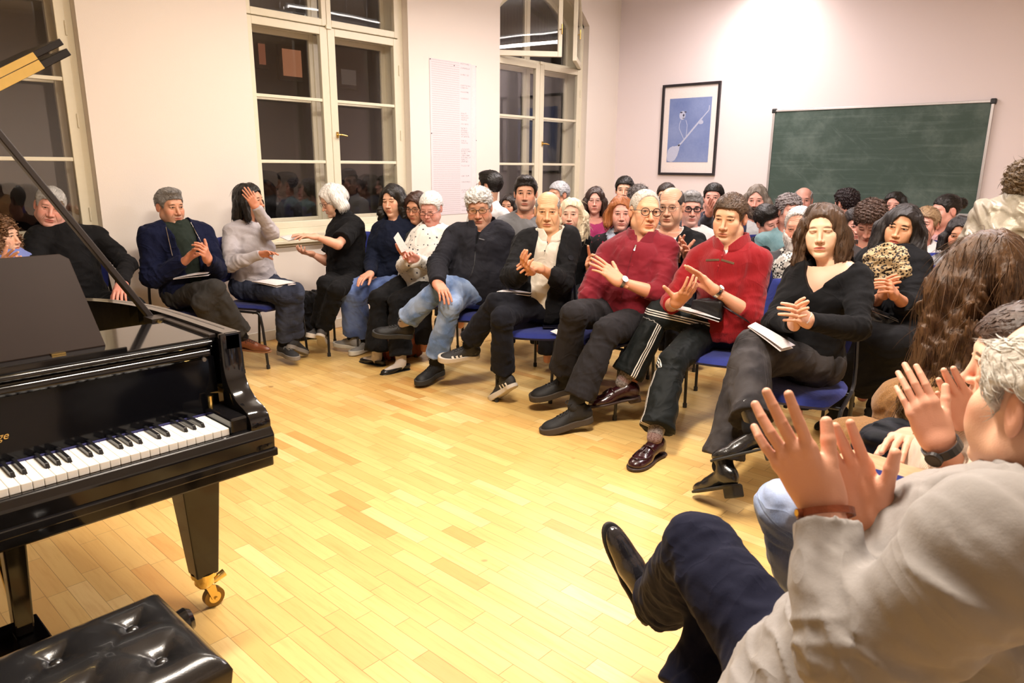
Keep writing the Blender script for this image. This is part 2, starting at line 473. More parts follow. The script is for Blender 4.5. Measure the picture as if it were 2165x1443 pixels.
def cloth(kind, c, c2=None, rough=.85, sheen=.15, bump=.35):
    key = (kind, c, c2, rough)
    if key in _cm: return _cm[key]
    dk_ = max(c) < .05
    m, t, b = newmat(kind+'_fabric', c, rough, spec=.12 if dk_ else .25, sheen=.02 if dk_ else sheen); b.inputs['Sheen Roughness'].default_value = .5
    co = t.n('ShaderNodeTexCoord').outputs['Object']
    n1 = t.noise(co, 22, 4, .6); n2 = t.noise(co, 700, 2, .6)
    col = t.mix(t.m('MULTIPLY', n1, .45), c, tuple(x*.72 for x in c)); h = t.m('ADD', t.m('MULTIPLY', n1, 1.0), t.m('MULTIPLY', n2, .12))
    wn_ = t.n('ShaderNodeTexNoise'); wn_.inputs['Scale'].default_value = 6.5; wn_.inputs['Detail'].default_value = 2; wn_.inputs['Distortion'].default_value = .9; t.L(co, wn_.inputs['Vector'])
    rd = t.m('POWER', t.m('SUBTRACT', 1.0, t.m('ABSOLUTE', t.m('SUBTRACT', t.m('MULTIPLY', wn_.outputs[0], 2.0), 1.0))), 7.0); h = t.m('ADD', h, t.m('MULTIPLY', rd, 1.1))
    bp = t.n('ShaderNodeAttribute', attribute_name='bp').outputs['Vector']
    sb = t.n('ShaderNodeSeparateXYZ'); t.L(bp, sb.inputs[0])
    if kind == 'denim':
        big = t.noise(co, 7, 3); f = t.step(big, .38, .66)
        col = t.mix(f, c, c2 or tuple(x*1.6 for x in c)); fine = t.noise(t.scalev(co, (1, 1, .3)), 420, 2, .7)
        col = t.mix(t.m('MULTIPLY', t.step(fine, .45, .75), .35), col, tuple(min(1, x*2.2) for x in c))
        seam = t.m('SUBTRACT', 1.0, t.step(t.m('ABSOLUTE', sb.outputs[1]), .0015, .003)); h = t.m('ADD', h, t.m('MULTIPLY', seam, -.6))
        dd = t.m('ABSOLUTE', t.m('SUBTRACT', t.m('ABSOLUTE', sb.outputs[1]), .006)); st = t.m('SUBTRACT', 1.0, t.step(dd, .0006, .0015))
        st = t.m('MULTIPLY', st, t.m('GREATER_THAN', sb.outputs[2], 0.0)); col = t.mix(t.m('MULTIPLY', st, .35), col, tuple(min(1, x*2.6+.04) for x in c))
    elif kind == 'stripes':   # three stripes down the outer seam
        s = sb.outputs[1]; mk = None
        for q in (-.013, 0, .013):
            k = t.m('SUBTRACT', 1.0, t.step(t.m('ABSOLUTE', t.m('SUBTRACT', s, q)), .0026, .0036)); mk = k if mk is None else t.m('MAXIMUM', mk, k)
        mk = t.m('MULTIPLY', mk, t.m('GREATER_THAN', sb.outputs[2], 0.0)); col = t.mix(mk, col, (.75, .72, .68))
    elif kind == 'rib':
        w = t.m('SINE', t.m('MULTIPLY', sb.outputs[1], 1500.0)); h = t.m('ADD', h, t.m('MULTIPLY', w, .25))
    elif kind in ('floral', 'polka', 'leopard', 'check'):
        vo = t.n('ShaderNodeTexVoronoi'); vo.feature = 'F1'; t.L(co, vo.inputs['Vector'])
        if kind == 'floral':
            vo.inputs['Scale'].default_value = 26; nn = t.noise(co, 170, 2, .5)
            f = t.m('SUBTRACT', 1.0, t.step(t.m('ADD', vo.outputs['Distance'], t.m('MULTIPLY', nn, .22)), .27, .31)); col = t.mix(f, col, c2)
        elif kind == 'polka':
            vo.inputs['Scale'].default_value = 15; vo.inputs['Randomness'].default_value = .35
            f = t.m('SUBTRACT', 1.0, t.step(vo.outputs['Distance'], .27, .31)); col = t.mix(f, col, c2)
        elif kind == 'leopard':
            vo.inputs['Scale'].default_value = 78; nn = t.noise(co, 60, 2)
            q = t.m('ADD', vo.outputs['Distance'], t.m('MULTIPLY', nn, .5)); f = t.m('SUBTRACT', 1.0, t.step(q, .66, .72)); col = t.mix(f, t.mix(n1, (.33, .22, .095), (.55, .42, .24)), c2)
        else:
            wv = t.n('ShaderNodeTexChecker'); wv.inputs['Scale'].default_value = 75; ro = t.n('ShaderNodeVectorRotate'); ro.inputs['Angle'].default_value = .7; ro.inputs['Axis'].default_value = (.5, .4, .8)
            t.L(co, ro.inputs['Vector']); t.L(t.scalev(ro.outputs[0], (1, 1, 1)), wv.inputs['Vector']); f = t.m('MULTIPLY', wv.outputs['Fac'], t.step(t.noise(co, 25, 1), .35, .5)); col = t.mix(f, col, c2)
    elif kind == 'fur':
        nf = t.noise(co, 260, 4, .8); col = t.mix(t.step(nf, .35, .65), tuple(x*.5 for x in c), c); h = t.m('ADD', h, t.m('MULTIPLY', nf, 1.2))
    elif kind == 'argyle':
        w = t.noise(t.scalev(co, (1, 1, 1)), 130, 1); col = t.mix(t.step(w, .42, .5), (.10, .08, .075), (.22, .19, .18)); 
        wz = t.m('SINE', t.m('MULTIPLY', sb.outputs[0], 60.0)); col = t.mix(t.m('MULTIPLY', t.step(wz, .7, .85), .35), col, (.22, .07, .06))
    t.L(col, b.inputs['Base Color']); t.L(t.bump(h, bump, .006), b.inputs['Normal'])
    _cm[key] = m
    return m
def leather(col, rough=.3, coat=.2):
    key = ('leather', col, rough)
    if key not in _cm: _cm[key] = plain('leather', col, rough, nb=.25, nscale=150, coat=coat if rough < .4 else 0, spec=.5 if rough < .4 else .25)
    return _cm[key]

# ---------------------------------------------------------------- pose from picture points: bones keep their length
def ik(par, pxl, L, pref='n', D=None):
    d = ray(*pxl); dn = nrm(d)
    if D is not None: return atd(*pxl, D), 0
    oc = CAM-par; b = dn@oc; c = oc@oc-L*L; disc = b*b-c
    if disc < 0:
        P = CAM-dn*b; m = np.linalg.norm(P-par)/L
        if m > 1.18: P = par+nrm(P-par)*L*1.18
        return P, m
    r = math.sqrt(disc); A = CAM+dn*(-b-r); B = CAM+dn*(-b+r)
    if pref == 'n': return A, 0
    if pref == 'f': return B, 0
    if pref == 'm': return (A+B)/2, 0
    zt = float(pref)
    return (A, 0) if abs(A[2]-zt) < abs(B[2]-zt) else (B, 0)

# ---------------------------------------------------------------- hand in its own frame: x = thumb side, y = fingers, z = palm
def hand_blob(pose):
    """pose: curl (4), spread, thumb (abduct, flex)"""
    cu4 = pose.get('curl', (.3, .3, .3, .35)); spr = pose.get('spread', .08); th = pose.get('thumb', (.7, .25))
    fx = pose.get('fat', .98)
    b = Blob()
    kn = [(.0275, .092), (.0090, .097), (-.0098, .093), (-.0265, .084)]
    for i, (kx, ky) in enumerate(kn):
        b.add(rc((kx*.55, 0.0, 0), (kx, ky, .001), .0145*fx, .0105*fx), .018)
    b.add(rc((.014, .004, .003), (-.014, .004, .003), .0165, .0155), .02)
    b.add(ell((.024, .035, .010), (.018, .032, .016)), .018)      # thenar
    b.add(ell((-.024, .035, .007), (.014, .034, .014)), .016)
    b.add(rc((0, -.045, 0), (0, .005, 0), .012, .0235), .02)
    pal = b
    F = []
    LEN = [(.043, .026, .021), (.048, .030, .022), (.044, .028, .022), (.034, .021, .019)]
    R0 = [.0092, .0095, .009, .008]
    for i, (kx, ky) in enumerate(kn):
        a = -(i-1.3)*spr*-1.0; a = (1.3-i)*spr
        p = V(kx, ky, .001); c = cu4[i]; ang = 0
        side = V(math.sin(a), math.cos(a), 0); n = V(0, 0, 1)
        fb = Blob(); r = R0[i]*fx; prev = None
        for j, l in enumerate(LEN[i]):
            ang += c*(.75, 1.1, .7)[j]
            d = side*math.cos(ang)+n*math.sin(ang); q = p+d*l
            fb.add(rc(p, q, r*(1-.09*j), r*(1-.09*(j+1))), .0012)
            p = q
        F.append(fb)
    tb = Blob(); ab, fl = th
    p = V(.020, .022, .006); d = nrm(V(math.sin(ab), math.cos(ab)*.9, .25+fl*.5))
    for j, l in enumerate((.040, .033, .028)):
        q = p+d*l; tb.add(rc(p, q, (.0135, .0115, .0105)[j]*fx, (.0115, .0105, .0088)[j]*fx), .004); p = q
        d = nrm(d+V(-.25, .12, .25)*fl*1.6)
    def f(P):
        dp = pal(P); d = F[0](P)
        for q in F[1:]: d = smin(d, q(P), .0025)
        d = smin(dp, d, .010); return smin(d, tb(P), .012)
    return f
_hc = {}
def hand_mesh(pose, h):
    key = (tuple(sorted((k, tuple(v) if hasattr(v, '__len__') else v) for k, v in pose.items())), h)
    if key not in _hc:
        _hc[key] = net(hand_blob(pose), (-.065, -.055, -.045), (.105, .215, .125), h)
    return _hc[key]
HP = dict(clap=dict(curl=(.12, .16, .22, .28), spread=.07, thumb=(.75, .1)), cup=dict(curl=(.5, .5, .55, .6), spread=.05, thumb=(.6, .5)),
          flat=dict(curl=(.1, .1, .12, .15), spread=.04, thumb=(.45, .15)), rest=dict(curl=(.3, .35, .4, .45), spread=.05, thumb=(.45, .3)),
          fist=dict(curl=(1.1, 1.2, 1.25, 1.3), spread=.0, thumb=(.5, .8)), point=dict(curl=(.05, .9, 1.0, 1.05), spread=.02, thumb=(.5, .4)),
          open=dict(curl=(.15, .1, .2, .3), spread=.13, thumb=(.95, .0)), hold=dict(curl=(.55, .6, .65, .7), spread=.06, thumb=(.3, .7)))

# ---------------------------------------------------------------- head
def head_blob(p, nl):
    f = p.get('sex', 'm') == 'f'; jw = p.get('jaw', 1.0); ns = p.get('nose', 1.0); ag = p.get('age', .4); fat = p.get('fat', 0.0)
    b = Blob()
    b.add(ell((0, -.018, .036), (.0755, .096, .083)))
    b.add(ell((0, .020, -.028), (.0590+fat*.01, .062, .088)), .03)
    jy = .066 if f else .071
    for s in (-1, 1):
        b.add(rc((s*(.051 if not f else .047)*jw, -.002, -.060), (s*(.018 if not f else .012), jy, -.101), .022+fat*.006, .0165), .028)
        b.add(ell((s*.043, .052, -.020), (.021, .022, .020)), .022)            # cheek bone
        b.add(ell((s*(.036+fat*.006), .058, -.052), (.020+fat*.006, .022, .024)), .03)  # cheek
    b.add(ell((0, .074, -.1035), (.017 if not f else .014, .017, .013)), .018)     # chin
    b.add(rc((-.034, .070, .0255), (.034, .070, .0255), .012 if not f else .010, .012 if not f else .010), .02)
    b.add(ell((0, .073, -.0665), (.028, .017, .020)), .015)                    # muzzle
    for s in (-1, 1): b.cut(ell((s*.0335, .093, .003), (.0185, .0185, .0140)), .012)
    for s in (-1, 1): b.add(ell((s*.0315, .0655, .0035), (.0150, .0150, .0130)), .004)   # eyeball under lids
    for s in (-1, 1): b.add(rc((s*.019, .0835, .0115), (s*.045, .0745, .0105), .0040, .0036), .006)   # upper lid fold
    n = .106+.006*(ns-1)*3
    b.add(rc((0, .079, .010), (0, n-.010, -.028), .0068, .0088*ns), .012)
    b.add(ell((0, n-.004*1, -.0365), (.0105*ns, .0125, .0095*ns)), .007)
    for s in (-1, 1): b.add(ell((s*.0135*ns, .0905, -.0400), (.0075, .0115, .0078)), .006)
    for s in (-1, 1): b.cut(ell((s*.0072, n-.011, -.0490), (.0035, .0065, .0040)), .003)
    b.add(rc((-.018, .0835, -.0650), (.018, .0835, -.0650), .0052, .0052), .007)
    b.add(ell((0, .0890, -.0645), (.010, .006, .0048)), .006)
    b.add(rc((-.015, .0835, -.0755), (.015, .0835, -.0755), .0062, .0062), .007)
    b.cut(ell((0, .0985, -.0700), (.026, .0105, .0016)), .003)
    b.cut(ell((0, .0870, -.0875), (.020, .0075, .0050)), .008)
    for s in (-1, 1):   # ears
        fr = np.array([[math.cos(.35), s*math.sin(.35), 0], [-s*math.sin(.35), math.cos(.35), 0], [0, 0, 1.]])
        b.add(ell((s*.0790, -.0160, -.004), (.0068, .0175, .031), fr), .006)
        b.cut(ell((s*.0885, -.0130, .002), (.0065, .0105, .019), fr), .004)
    r = .048 if f else .057
    r *= p.get('neckr', 1.0)
    b.add(rc((0, -.022, -.050), nl, r, r*1.06), .03)
    if ag > .5:
        for s in (-1, 1): b.add(rc((s*.020, .035, -.105), (nl[0]*.5+s*.018, nl[1]*.4+.045, nl[2]*.6), .009, .008), .03)
    return b

def hair_blob(st, g, seed, head=None):
    """st: style dict; g: world-down in head coordinates"""
    k = st['kind']; th = st.get('th', .012); b = Blob()
    cap = ell((0, -.018, .037), (.0765+th, .097+th, .084+th)); fh = st.get('fh', .066)
    g = nrm(g)
    def hl_cut(ys, zs):
        ys = np.array(ys, f4); zs = np.array(zs, f4)
        return lambda P: (np.interp(P[:, 1], ys, zs).astype(f4)-P[:, 2])*.8
    short = hl_cut([-.14, -.07, -.045, -.034, -.015, .010, .016, .030, .040, .060, .12], [-.085, -.080, -.060, .020, .032, .026, -.010, -.006, .030, fh-.012, fh+.006])
    if k in ('short', 'quiff', 'curly', 'fluffy', 'bald', 'thin'):
        b.add(cap)
        if k == 'quiff': b.add(ell((0, .038, .104), (.056, .050, .024)), .03)
        if k == 'curly': b.add(ell((0, -.01, .07), (.088, .10, .07)), .02)
        b.keep(short, .006)
        if k == 'fluffy': b.add(ell((0, -.03, .035), (.090, .095, .085)), .02).cut(ell((0, .10, -.025), (.066, .075, .105)), .012).keep(hl_cut([-.2, -.03, .0, .2], [-.075, -.065, -.045, -.04]), .01)
        if k == 'bald': b.cut(ell((0, .055, .125), (.082, .155, .105+th*.6)), .006)
    elif k in ('long', 'bob', 'bun'):
        b.add(cap)
        part = st.get('part', 0.0)
        if k == 'bun':
            b.keep(short, .006); b.add(ell(V(0, -.125, .045), (.042, .038, .042)), .01)
        else:
            L = st.get('len', .22); w = st.get('w', .03)
            for s in (-1, 1):
                sy = st.get('sy', -.006); a = V(s*.070, .030+sy, .055); m = V(s*(.082+w*.25), .020+sy, -.015)
                e = m+g*L*(1.0 if not isinstance(st.get('lr'), tuple) else st['lr'][(s+1)//2])+V(s*st.get('flare', .015), st.get('fwd', .015), 0)
                b.add(rc(a, m, .022, .026+w*.2), .02); b.add(rc(m, e, .028+w*.3, w*.85), .02)
                m2 = V(s*.070, -.050, -.01); e2 = m2+g*L+V(s*.02, -.02, 0)
                b.add(rc(m2, e2, .045, w*1.2), .03)
            b.add(rc(V(0, -.080, .0), V(0, -.085, .0)+g*L, .055, .04), .03)
            b.cut(ell((part*.3, .105, -.022), (st.get('fw', .064), .080, .100)), .01)
            if not st.get('fringe'): b.cut(ell((part*.06, .110, .022), (.058, .076, .060)), .008)
            if st.get('fringe'): b.add(ell((.0, .070, .062), (.058, .026, .022)), .012)
            if k == 'bob': b.cut(plane(V(0, 0, -.03)+g*L, -g), .015)
    elif k == 'beard':
        zt = st.get('zt', -.040)
        b.add(off(head, th)); b.add(ell((0, .066, -.108), (.030+th, .022+th, .026+th)), .02)
        b.cut(ell((0, .085, -.014), (.046, .06, .038)), .008); b.cut(ell((0, .11, -.0705), (.018, .06, .004)), .004); b.cut(plane((0, 0, -.135), (0, .3, 1)), .01)
        b.keep(lambda P: (P[:, 2]-(zt+np.abs(P[:, 0])*.35)), .01); b.keep(lambda P: (-.012-P[:, 1]), .01)
        b.cut(ell((0, .10, -.035), (.016, .05, .020)), .004)
    amp = st.get('amp', .0012)
    if k in ('curly', 'fluffy') or st.get('curl'):
        c_ = st.get('curl', 1.0); b.disp = fbm(seed, (28, 55, 110), (.004*c_, .0035*c_, .0015))
    elif k in ('long', 'bob'):
        n1 = fbm(seed, (9, 22, 60, 120), (.0042*st.get('wave', 1), .0022, amp*.6, amp*.35), (1, 1, .16)); wv = st.get('wavy', 0); n2 = fbm(seed+3, (13, 25), (.007*wv, .004*wv), (1, 1, .8)) if wv else None
        b.disp = (lambda P: n1(P)+n2(P)*np.clip((.03-P[:, 2])/.08, 0, 1)) if wv else n1
    else:
        b.disp = fbm(seed, (30, 90, 170), (amp*.6, amp*.5, amp*.5), st.get('str', (1, .25, .6)))
    return b

def tufts(V_, N_, st, g, n, seed, tscale=1.0):
    """individual locks lying on the hair surface (head coordinates)"""
    rs = np.random.RandomState(seed); k = st['kind']; idx = rs.choice(len(V_), min(n, len(V_)), replace=False)
    P = V_[idx].astype(float); N = N_[idx].astype(float)
    ok = ~((P[:, 1] > .045) & (np.abs(P[:, 0]) < .07) & (P[:, 2] < .06) & (P[:, 2] > -.16)) if k != 'beard' else np.ones(len(P), bool)
    if k in ('long', 'bob'): ok &= ~((P[:, 1] > .03) & (P[:, 2] > .045))
    P = P[ok]; N = N[ok]
    P0 = P+N*.0008
    if k in ('long', 'bob'): fl = np.tile(g, (len(P), 1))
    elif k == 'beard': fl = np.tile(nrm(g+V(0, .3, 0)), (len(P), 1))
    elif k in ('curly', 'fluffy'): fl = rs.randn(len(P), 3)+g*1.2
    else:
        fl = np.stack([np.zeros(len(P)), np.where(P[:, 2] > .07, st.get('dir', 1.0), -.9), np.where(P[:, 2] > .07, 0, -.9)], 1)+rs.randn(len(P), 3)*.18
    fl = fl+rs.randn(len(P), 3)*.12
    fl -= N*np.einsum('ij,ij->i', fl, N)[:, None]; fl /= np.linalg.norm(fl, axis=1)[:, None]+1e-6
    ln = st.get('tl', .018 if k not in ('long', 'bob') else .07)*(0.6+rs.rand(len(P))*.8)
    lift = st.get('lift', .0035 if k in ('long', 'bob', 'curly', 'fluffy', 'beard') else .0012)*(0.3+rs.rand(len(P)))
    sd = np.cross(fl, N); cw = rs.randn(len(P))*st.get('wob', .002)
    S = 5; verts = []; r = .0009*tscale
    for i in range(S):
        t = i/(S-1.0)
        c = P0+fl*(ln*t)[:, None]+N*(lift*(math.sin(t*2.2))-(t*t)*.012*(ln/.05))[:, None]+sd*(cw*math.sin(t*PI*1.3))[:, None]
        rr = r*(1-.75*t**2)
        for a in (0, 2.09, 4.19):
            verts.append(c+rr*1.6*math.cos(a)*sd+rr*math.sin(a)*N)
    Vv = np.stack(verts, 1).reshape(-1, 3)   # per tuft: S*3 verts
    fc = []
    for i in range(S-1):
        for a in range(3):
            b_ = (a+1) % 3; fc.append((i*3+a, i*3+b_, (i+1)*3+b_, (i+1)*3+a))
    fc = np.array(fc); F = (fc[None]+np.arange(len(P))[:, None, None]*S*3).reshape(-1, 4)
    return Vv, F
def vnormals(v, q):
    a = v[q[:, 2]]-v[q[:, 0]]; b = v[q[:, 3]]-v[q[:, 1]]; n = np.cross(a, b)
    out = np.zeros_like(v, dtype=float)
    for k in range(4): 
        for c in range(3): out[:, c] += np.bincount(q[:, k], n[:, c], len(v))
    return out/(np.linalg.norm(out, axis=1)[:, None]+1e-12)

# ---------------------------------------------------------------- a person
class Fig:
    def __init__(s, p):
        s.p = p; s.sc = p.get('s', 1.0); s.sex = p.get('sex', 'm'); s.out = []; s.solve()
    def solve(s):
        p = s.p; sc = s.sc; k = p['px']; J = {}; warn = []
        pr = p.get('pref', {}); DD = p.get('D', {})
        J['pel'] = np.array(p['pel3']) if 'pel3' in p else (atd(*k['pel'], DD['pel']) if 'pel' in DD else atz(*k['pel'], p.get('pz', .55)))
        def go(name, par, L, dflt='n'):
            P, m = ik(J[par], k[name], L*sc, pr.get(name, dflt), DD.get(name))
            J[name] = P
            if m > 1.05: warn.append('%s %.2f' % (name, m))
        go('neck', 'pel', p.get('torso', .49), 'm' if 'neck' not in pr else pr['neck'])
        def frame(P, yaw):
            f0 = nrm((CAM-P)*V(1, 1, 0)); r0 = np.cross(f0, V(0, 0, 1)); r0 = r0 if r0@cr > 0 else -r0
            a = math.radians(yaw); return math.cos(a)*f0+math.sin(a)*r0
        U = nrm(J['neck']-J['pel']); F = frame(J['pel'], p.get('yaw', 0)); F = nrm(F-U*(F@U)); R = np.cross(F, U)
        s.R, s.F, s.U = R, F, U; sw = p.get('sw', .175 if s.sex == 'm' else .155)*sc
        s.T = float(np.linalg.norm(J['neck']-J['pel']))
        for q, sg in (('R', 1), ('L', -1)):
            J['sh'+q] = J['neck']+R*sg*sw-U*.055*sc
            if 'sh'+q in k: J['sh'+q] = atd(*k['sh'+q], proj(J['sh'+q])[2])
            J['hip'+q] = J['pel']+R*sg*.092*sc
            if 'el'+q in k: go('el'+q, 'sh'+q, .285)
            else: J['el'+q] = J['sh'+q]-U*.27*sc+R*sg*.05+F*.03
            if 'wr'+q in k: go('wr'+q, 'el'+q, .25)
            else: J['wr'+q] = J['el'+q]+nrm(F*.8-R*sg*.35-V(0, 0, .35))*.25*sc
            if 'ti'+q in k: go('ti'+q, 'wr'+q, .165)
            else: J['ti'+q] = J['wr'+q]+nrm(F*.8-R*sg*.5-V(0, 0, .3))*.165*sc
            if 'kn'+q in k: go('kn'+q, 'hip'+q, .43, p.get('kneepref', 'n'))
            else: J['kn'+q] = J['hip'+q]+nrm(F*V(1, 1, 0))*.42*sc+R*sg*.03-V(0, 0, .02)
            if 'an'+q in k: go('an'+q, 'kn'+q, .41, '.10')
            else: J['an'+q] = V(J['kn'+q][0], J['kn'+q][1], .09)+nrm(F*V(1, 1, 0))*.02
            if 'to'+q in k: go('to'+q, 'an'+q, .20, '.03')
            else: J['to'+q] = J['an'+q]+nrm(F*V(1, 1, 0))*.19+V(0, 0, -.07)
        # head
        hd = k['head']; J['head'], m = ik(J['neck'], hd, p.get('nkl', .185)*sc, pr.get('head', 'm'), DD.get('head'))
        Fh = frame(J['head'], p.get('hyaw', 0)); a = math.radians(p.get('hpitch', 0)); Z = V(0, 0, 1)
        Fh2 = Fh*math.cos(a)-Z*math.sin(a); Rh = np.cross(Fh2, Z); Rh = nrm(Rh); Uh = np.cross(Rh, Fh2)
        a = math.radians(p.get('hroll', 0)); Rh, Uh = math.cos(a)*Rh+math.sin(a)*Uh, -math.sin(a)*Rh+math.cos(a)*Uh
        s.HF = np.array([Rh, Fh2, Uh]); s.hs = sc*p.get('hsc', 1.0)*(1.0 if s.sex == 'm' else .95)
        s.J = J; s.warn = warn
    def tl(s, x, y, z):  # torso coordinates (z as fraction of torso length)
        return s.J['pel']+s.R*x*s.sc+s.F*y*s.sc+s.U*z*s.T
    def hl(s, P): return (np.asarray(P)-s.J['head'])@s.HF.T/s.hs
    def hw(s, P): return (np.asarray(P, float)*s.hs)@s.HF+s.J['head']
    # --- soft volumes
    def torso_ops(s, b, e=0.0, fold=0.0, seed=0, low=True):
        p = s.p; fr = np.array([s.R, s.F, s.U]); sc = s.sc; w = 1.0 if s.sex == 'm' else .90; fat = p.get('fat', 0)
        J = s.J
        E = lambda c, r: ell(s.tl(*c), tuple((q*sc+e) for q in r), fr)
        b.add(E((0, .0, .34), (.150*w+fat*.04, .112+fat*.06, .15)))
        b.add(E((0, -.005, .70), (.160*w, .112+fat*.015, .155)), .06)
        if low: b.add(E((0, -.015, .05), (.168+fat*.03, .125+fat*.03, .115)), .06)
        if fat > .3: b.add(E((0, .055, .26), (.13+fat*.03, .10+fat*.05, .12)), .05)
        ne = J['neck']
        b.add(rc(J['shR']-s.R*.03, J['shL']+s.R*.03, .060*sc*w+e, .060*sc*w+e), .05)
        for q in 'RL':
            b.add(rc(ne+(J['head']-ne)*.22, J['sh'+q]+(ne-J['sh'+q])*.3, .050*sc*w+e*.6, .048*sc*w+e), .04)
            if s.sex == 'f':
                sg = 1 if q == 'R' else -1; b.add(E((sg*.070, .085, .60), (.058, .055, .058)), .035)
        if fold:
            b.add(rc(s.tl(0, .02, .02), s.tl(0, .02, .75), .118*sc*w+e+fat*.03, .118*sc*w+e, fold=(fold, .05, .25, .35, seed)), .05)
    def arm_ops(s, b, q, e=0.0, end=1.0, fold=0, seed=0, cuff=0):
        J = s.J; sc = s.sc*(1.0 if s.sex == 'm' else .90)*s.p.get('arm', 1.0); S, E, W = J['sh'+q], J['el'+q], J['wr'+q]
        f1 = (fold, .042, 1.0, .38, seed) if fold else None; f2 = (fold, .036, .02, .32, seed+3) if fold else None
        A = Blob(); A.add(rc(S, E, .050*sc+e, .040*sc+e, fold=f1))
        if end > 0:
            We = E+(W-E)*end; r1 = .040*sc+(.027*sc-.040*sc)*end; B = Blob()
            if fold and end > .8: B.add(rc(E, We, .041*sc+e, r1+e*.75, bulge=.004, fold=f2))
            else: B.add(rc(E, We, .041*sc+e, r1+e*.9, bulge=.005, fold=f2))
            if cuff: B.keep(plane(We, W-E), .004)
            A.add(B, .025)
        elif end < 0:
            A = Blob(); Ee = S+(E-S)*(-end); A.add(rc(S, Ee, .052*sc+e, .050*sc+e*1.6)).keep(plane(Ee, E-S), .004)
        b.add(A, .03)
    def leg_ops(s, b, q, e=0.0, fold=0, seed=0, hem=None, end=1.0, nocut=False):
        J = s.J; sc = s.sc*(1.0 if s.sex == 'm' else .97); Hh, K, A = J['hip'+q], J['kn'+q], J['an'+q]; fat = s.p.get('fat', 0)
        sg = 1 if q == 'R' else -1; hs = Hh
        f1 = (fold, .05, .0, .30, seed) if fold else None
        bb_ = b; b = Blob()
        b.add(rc(hs, K, (.080+fat*.012)*sc+e, .050*sc+e, fold=f1))
        if fold: b.add(rc(hs+(K-hs)*.55, K, .060*sc+e, .050*sc+e, fold=(fold*.8, .04, 1.0, .45, seed+5)), .03)
        Ae = K+(A-K)*end; hr = hem if hem else (.054-.018*end)*sc; B = Blob()
        f2 = (fold*.9, .055, .0, .25, seed+1) if fold else None
        B.add(rc(K, Ae, .050*sc+e, hr+e*(.6 if hem else 1), bulge=.009 if not hem else .004, fold=f2))
        if fold: B.add(rc(K+(Ae-K)*.5, Ae, .046*sc+e*.5+(hr-.046*sc)*.5 if hem else .045*sc+e, hr+e*.3, fold=(fold*.7, .045, 1.0, .4, seed+2)), .02)
        if hem and not nocut: B.keep(plane(Ae, A-K), .004)
        b.add(B, .028)
        bb_.add(b, .05)
    def bounds(s, keys, m):
        A = np.array([s.J[k] for k in keys]); return A.min(0)-m, A.max(0)+m
    def seamattr(s, v):
        """bp = (distance down the leg, metres round the leg from its outer seam, 0)"""
        best = np.full(len(v), 9.0); out = np.zeros((len(v), 3))
        for q, sg in (('R', 1), ('L', -1)):
            for a, b_, r, t0 in ((s.J['hip'+q], s.J['kn'+q], .075, 0), (s.J['kn'+q], s.J['an'+q], .05, .43)):
                ba = b_-a; L = np.linalg.norm(ba); ax = ba/L; tr = np.clip((v-a)@ax, 0, L)
                rad = v-a-tr[:, None]*ax; d = np.linalg.norm(rad, axis=1)-r
                # outer side: hinge axis of the knee
                hinge = np.cross(s.J['kn'+q]-s.J['hip'+q], s.J['an'+q]-s.J['kn'+q]); o = nrm(hinge); 
                if o@s.R*sg < 0: o = -o
                o = nrm(o-ax*(o@ax)); e2 = np.cross(ax, o)
                ro = s.p.get('seam', {}).get(q, (0, 0))[0 if t0 == 0 else 1]; o, e2 = math.cos(ro)*o+math.sin(ro)*e2, -math.sin(ro)*o+math.cos(ro)*e2
                m = d < best
                best[m] = d[m]; out[m, 0] = tr[m]+t0; out[m, 1] = (rad@e2)[m]; out[m, 2] = (rad@o)[m]
        return out
def cutend(b, We, d, r=.062):
    We = We.astype(f4); d = nrm(d).astype(f4)
    def reg(P):
        q = P-We; a = q@d
        rad = vlen(q-a[:, None]*d)-r
        return np.maximum(np.maximum(-a, a-.09), rad)
    b.cut(reg, .003)

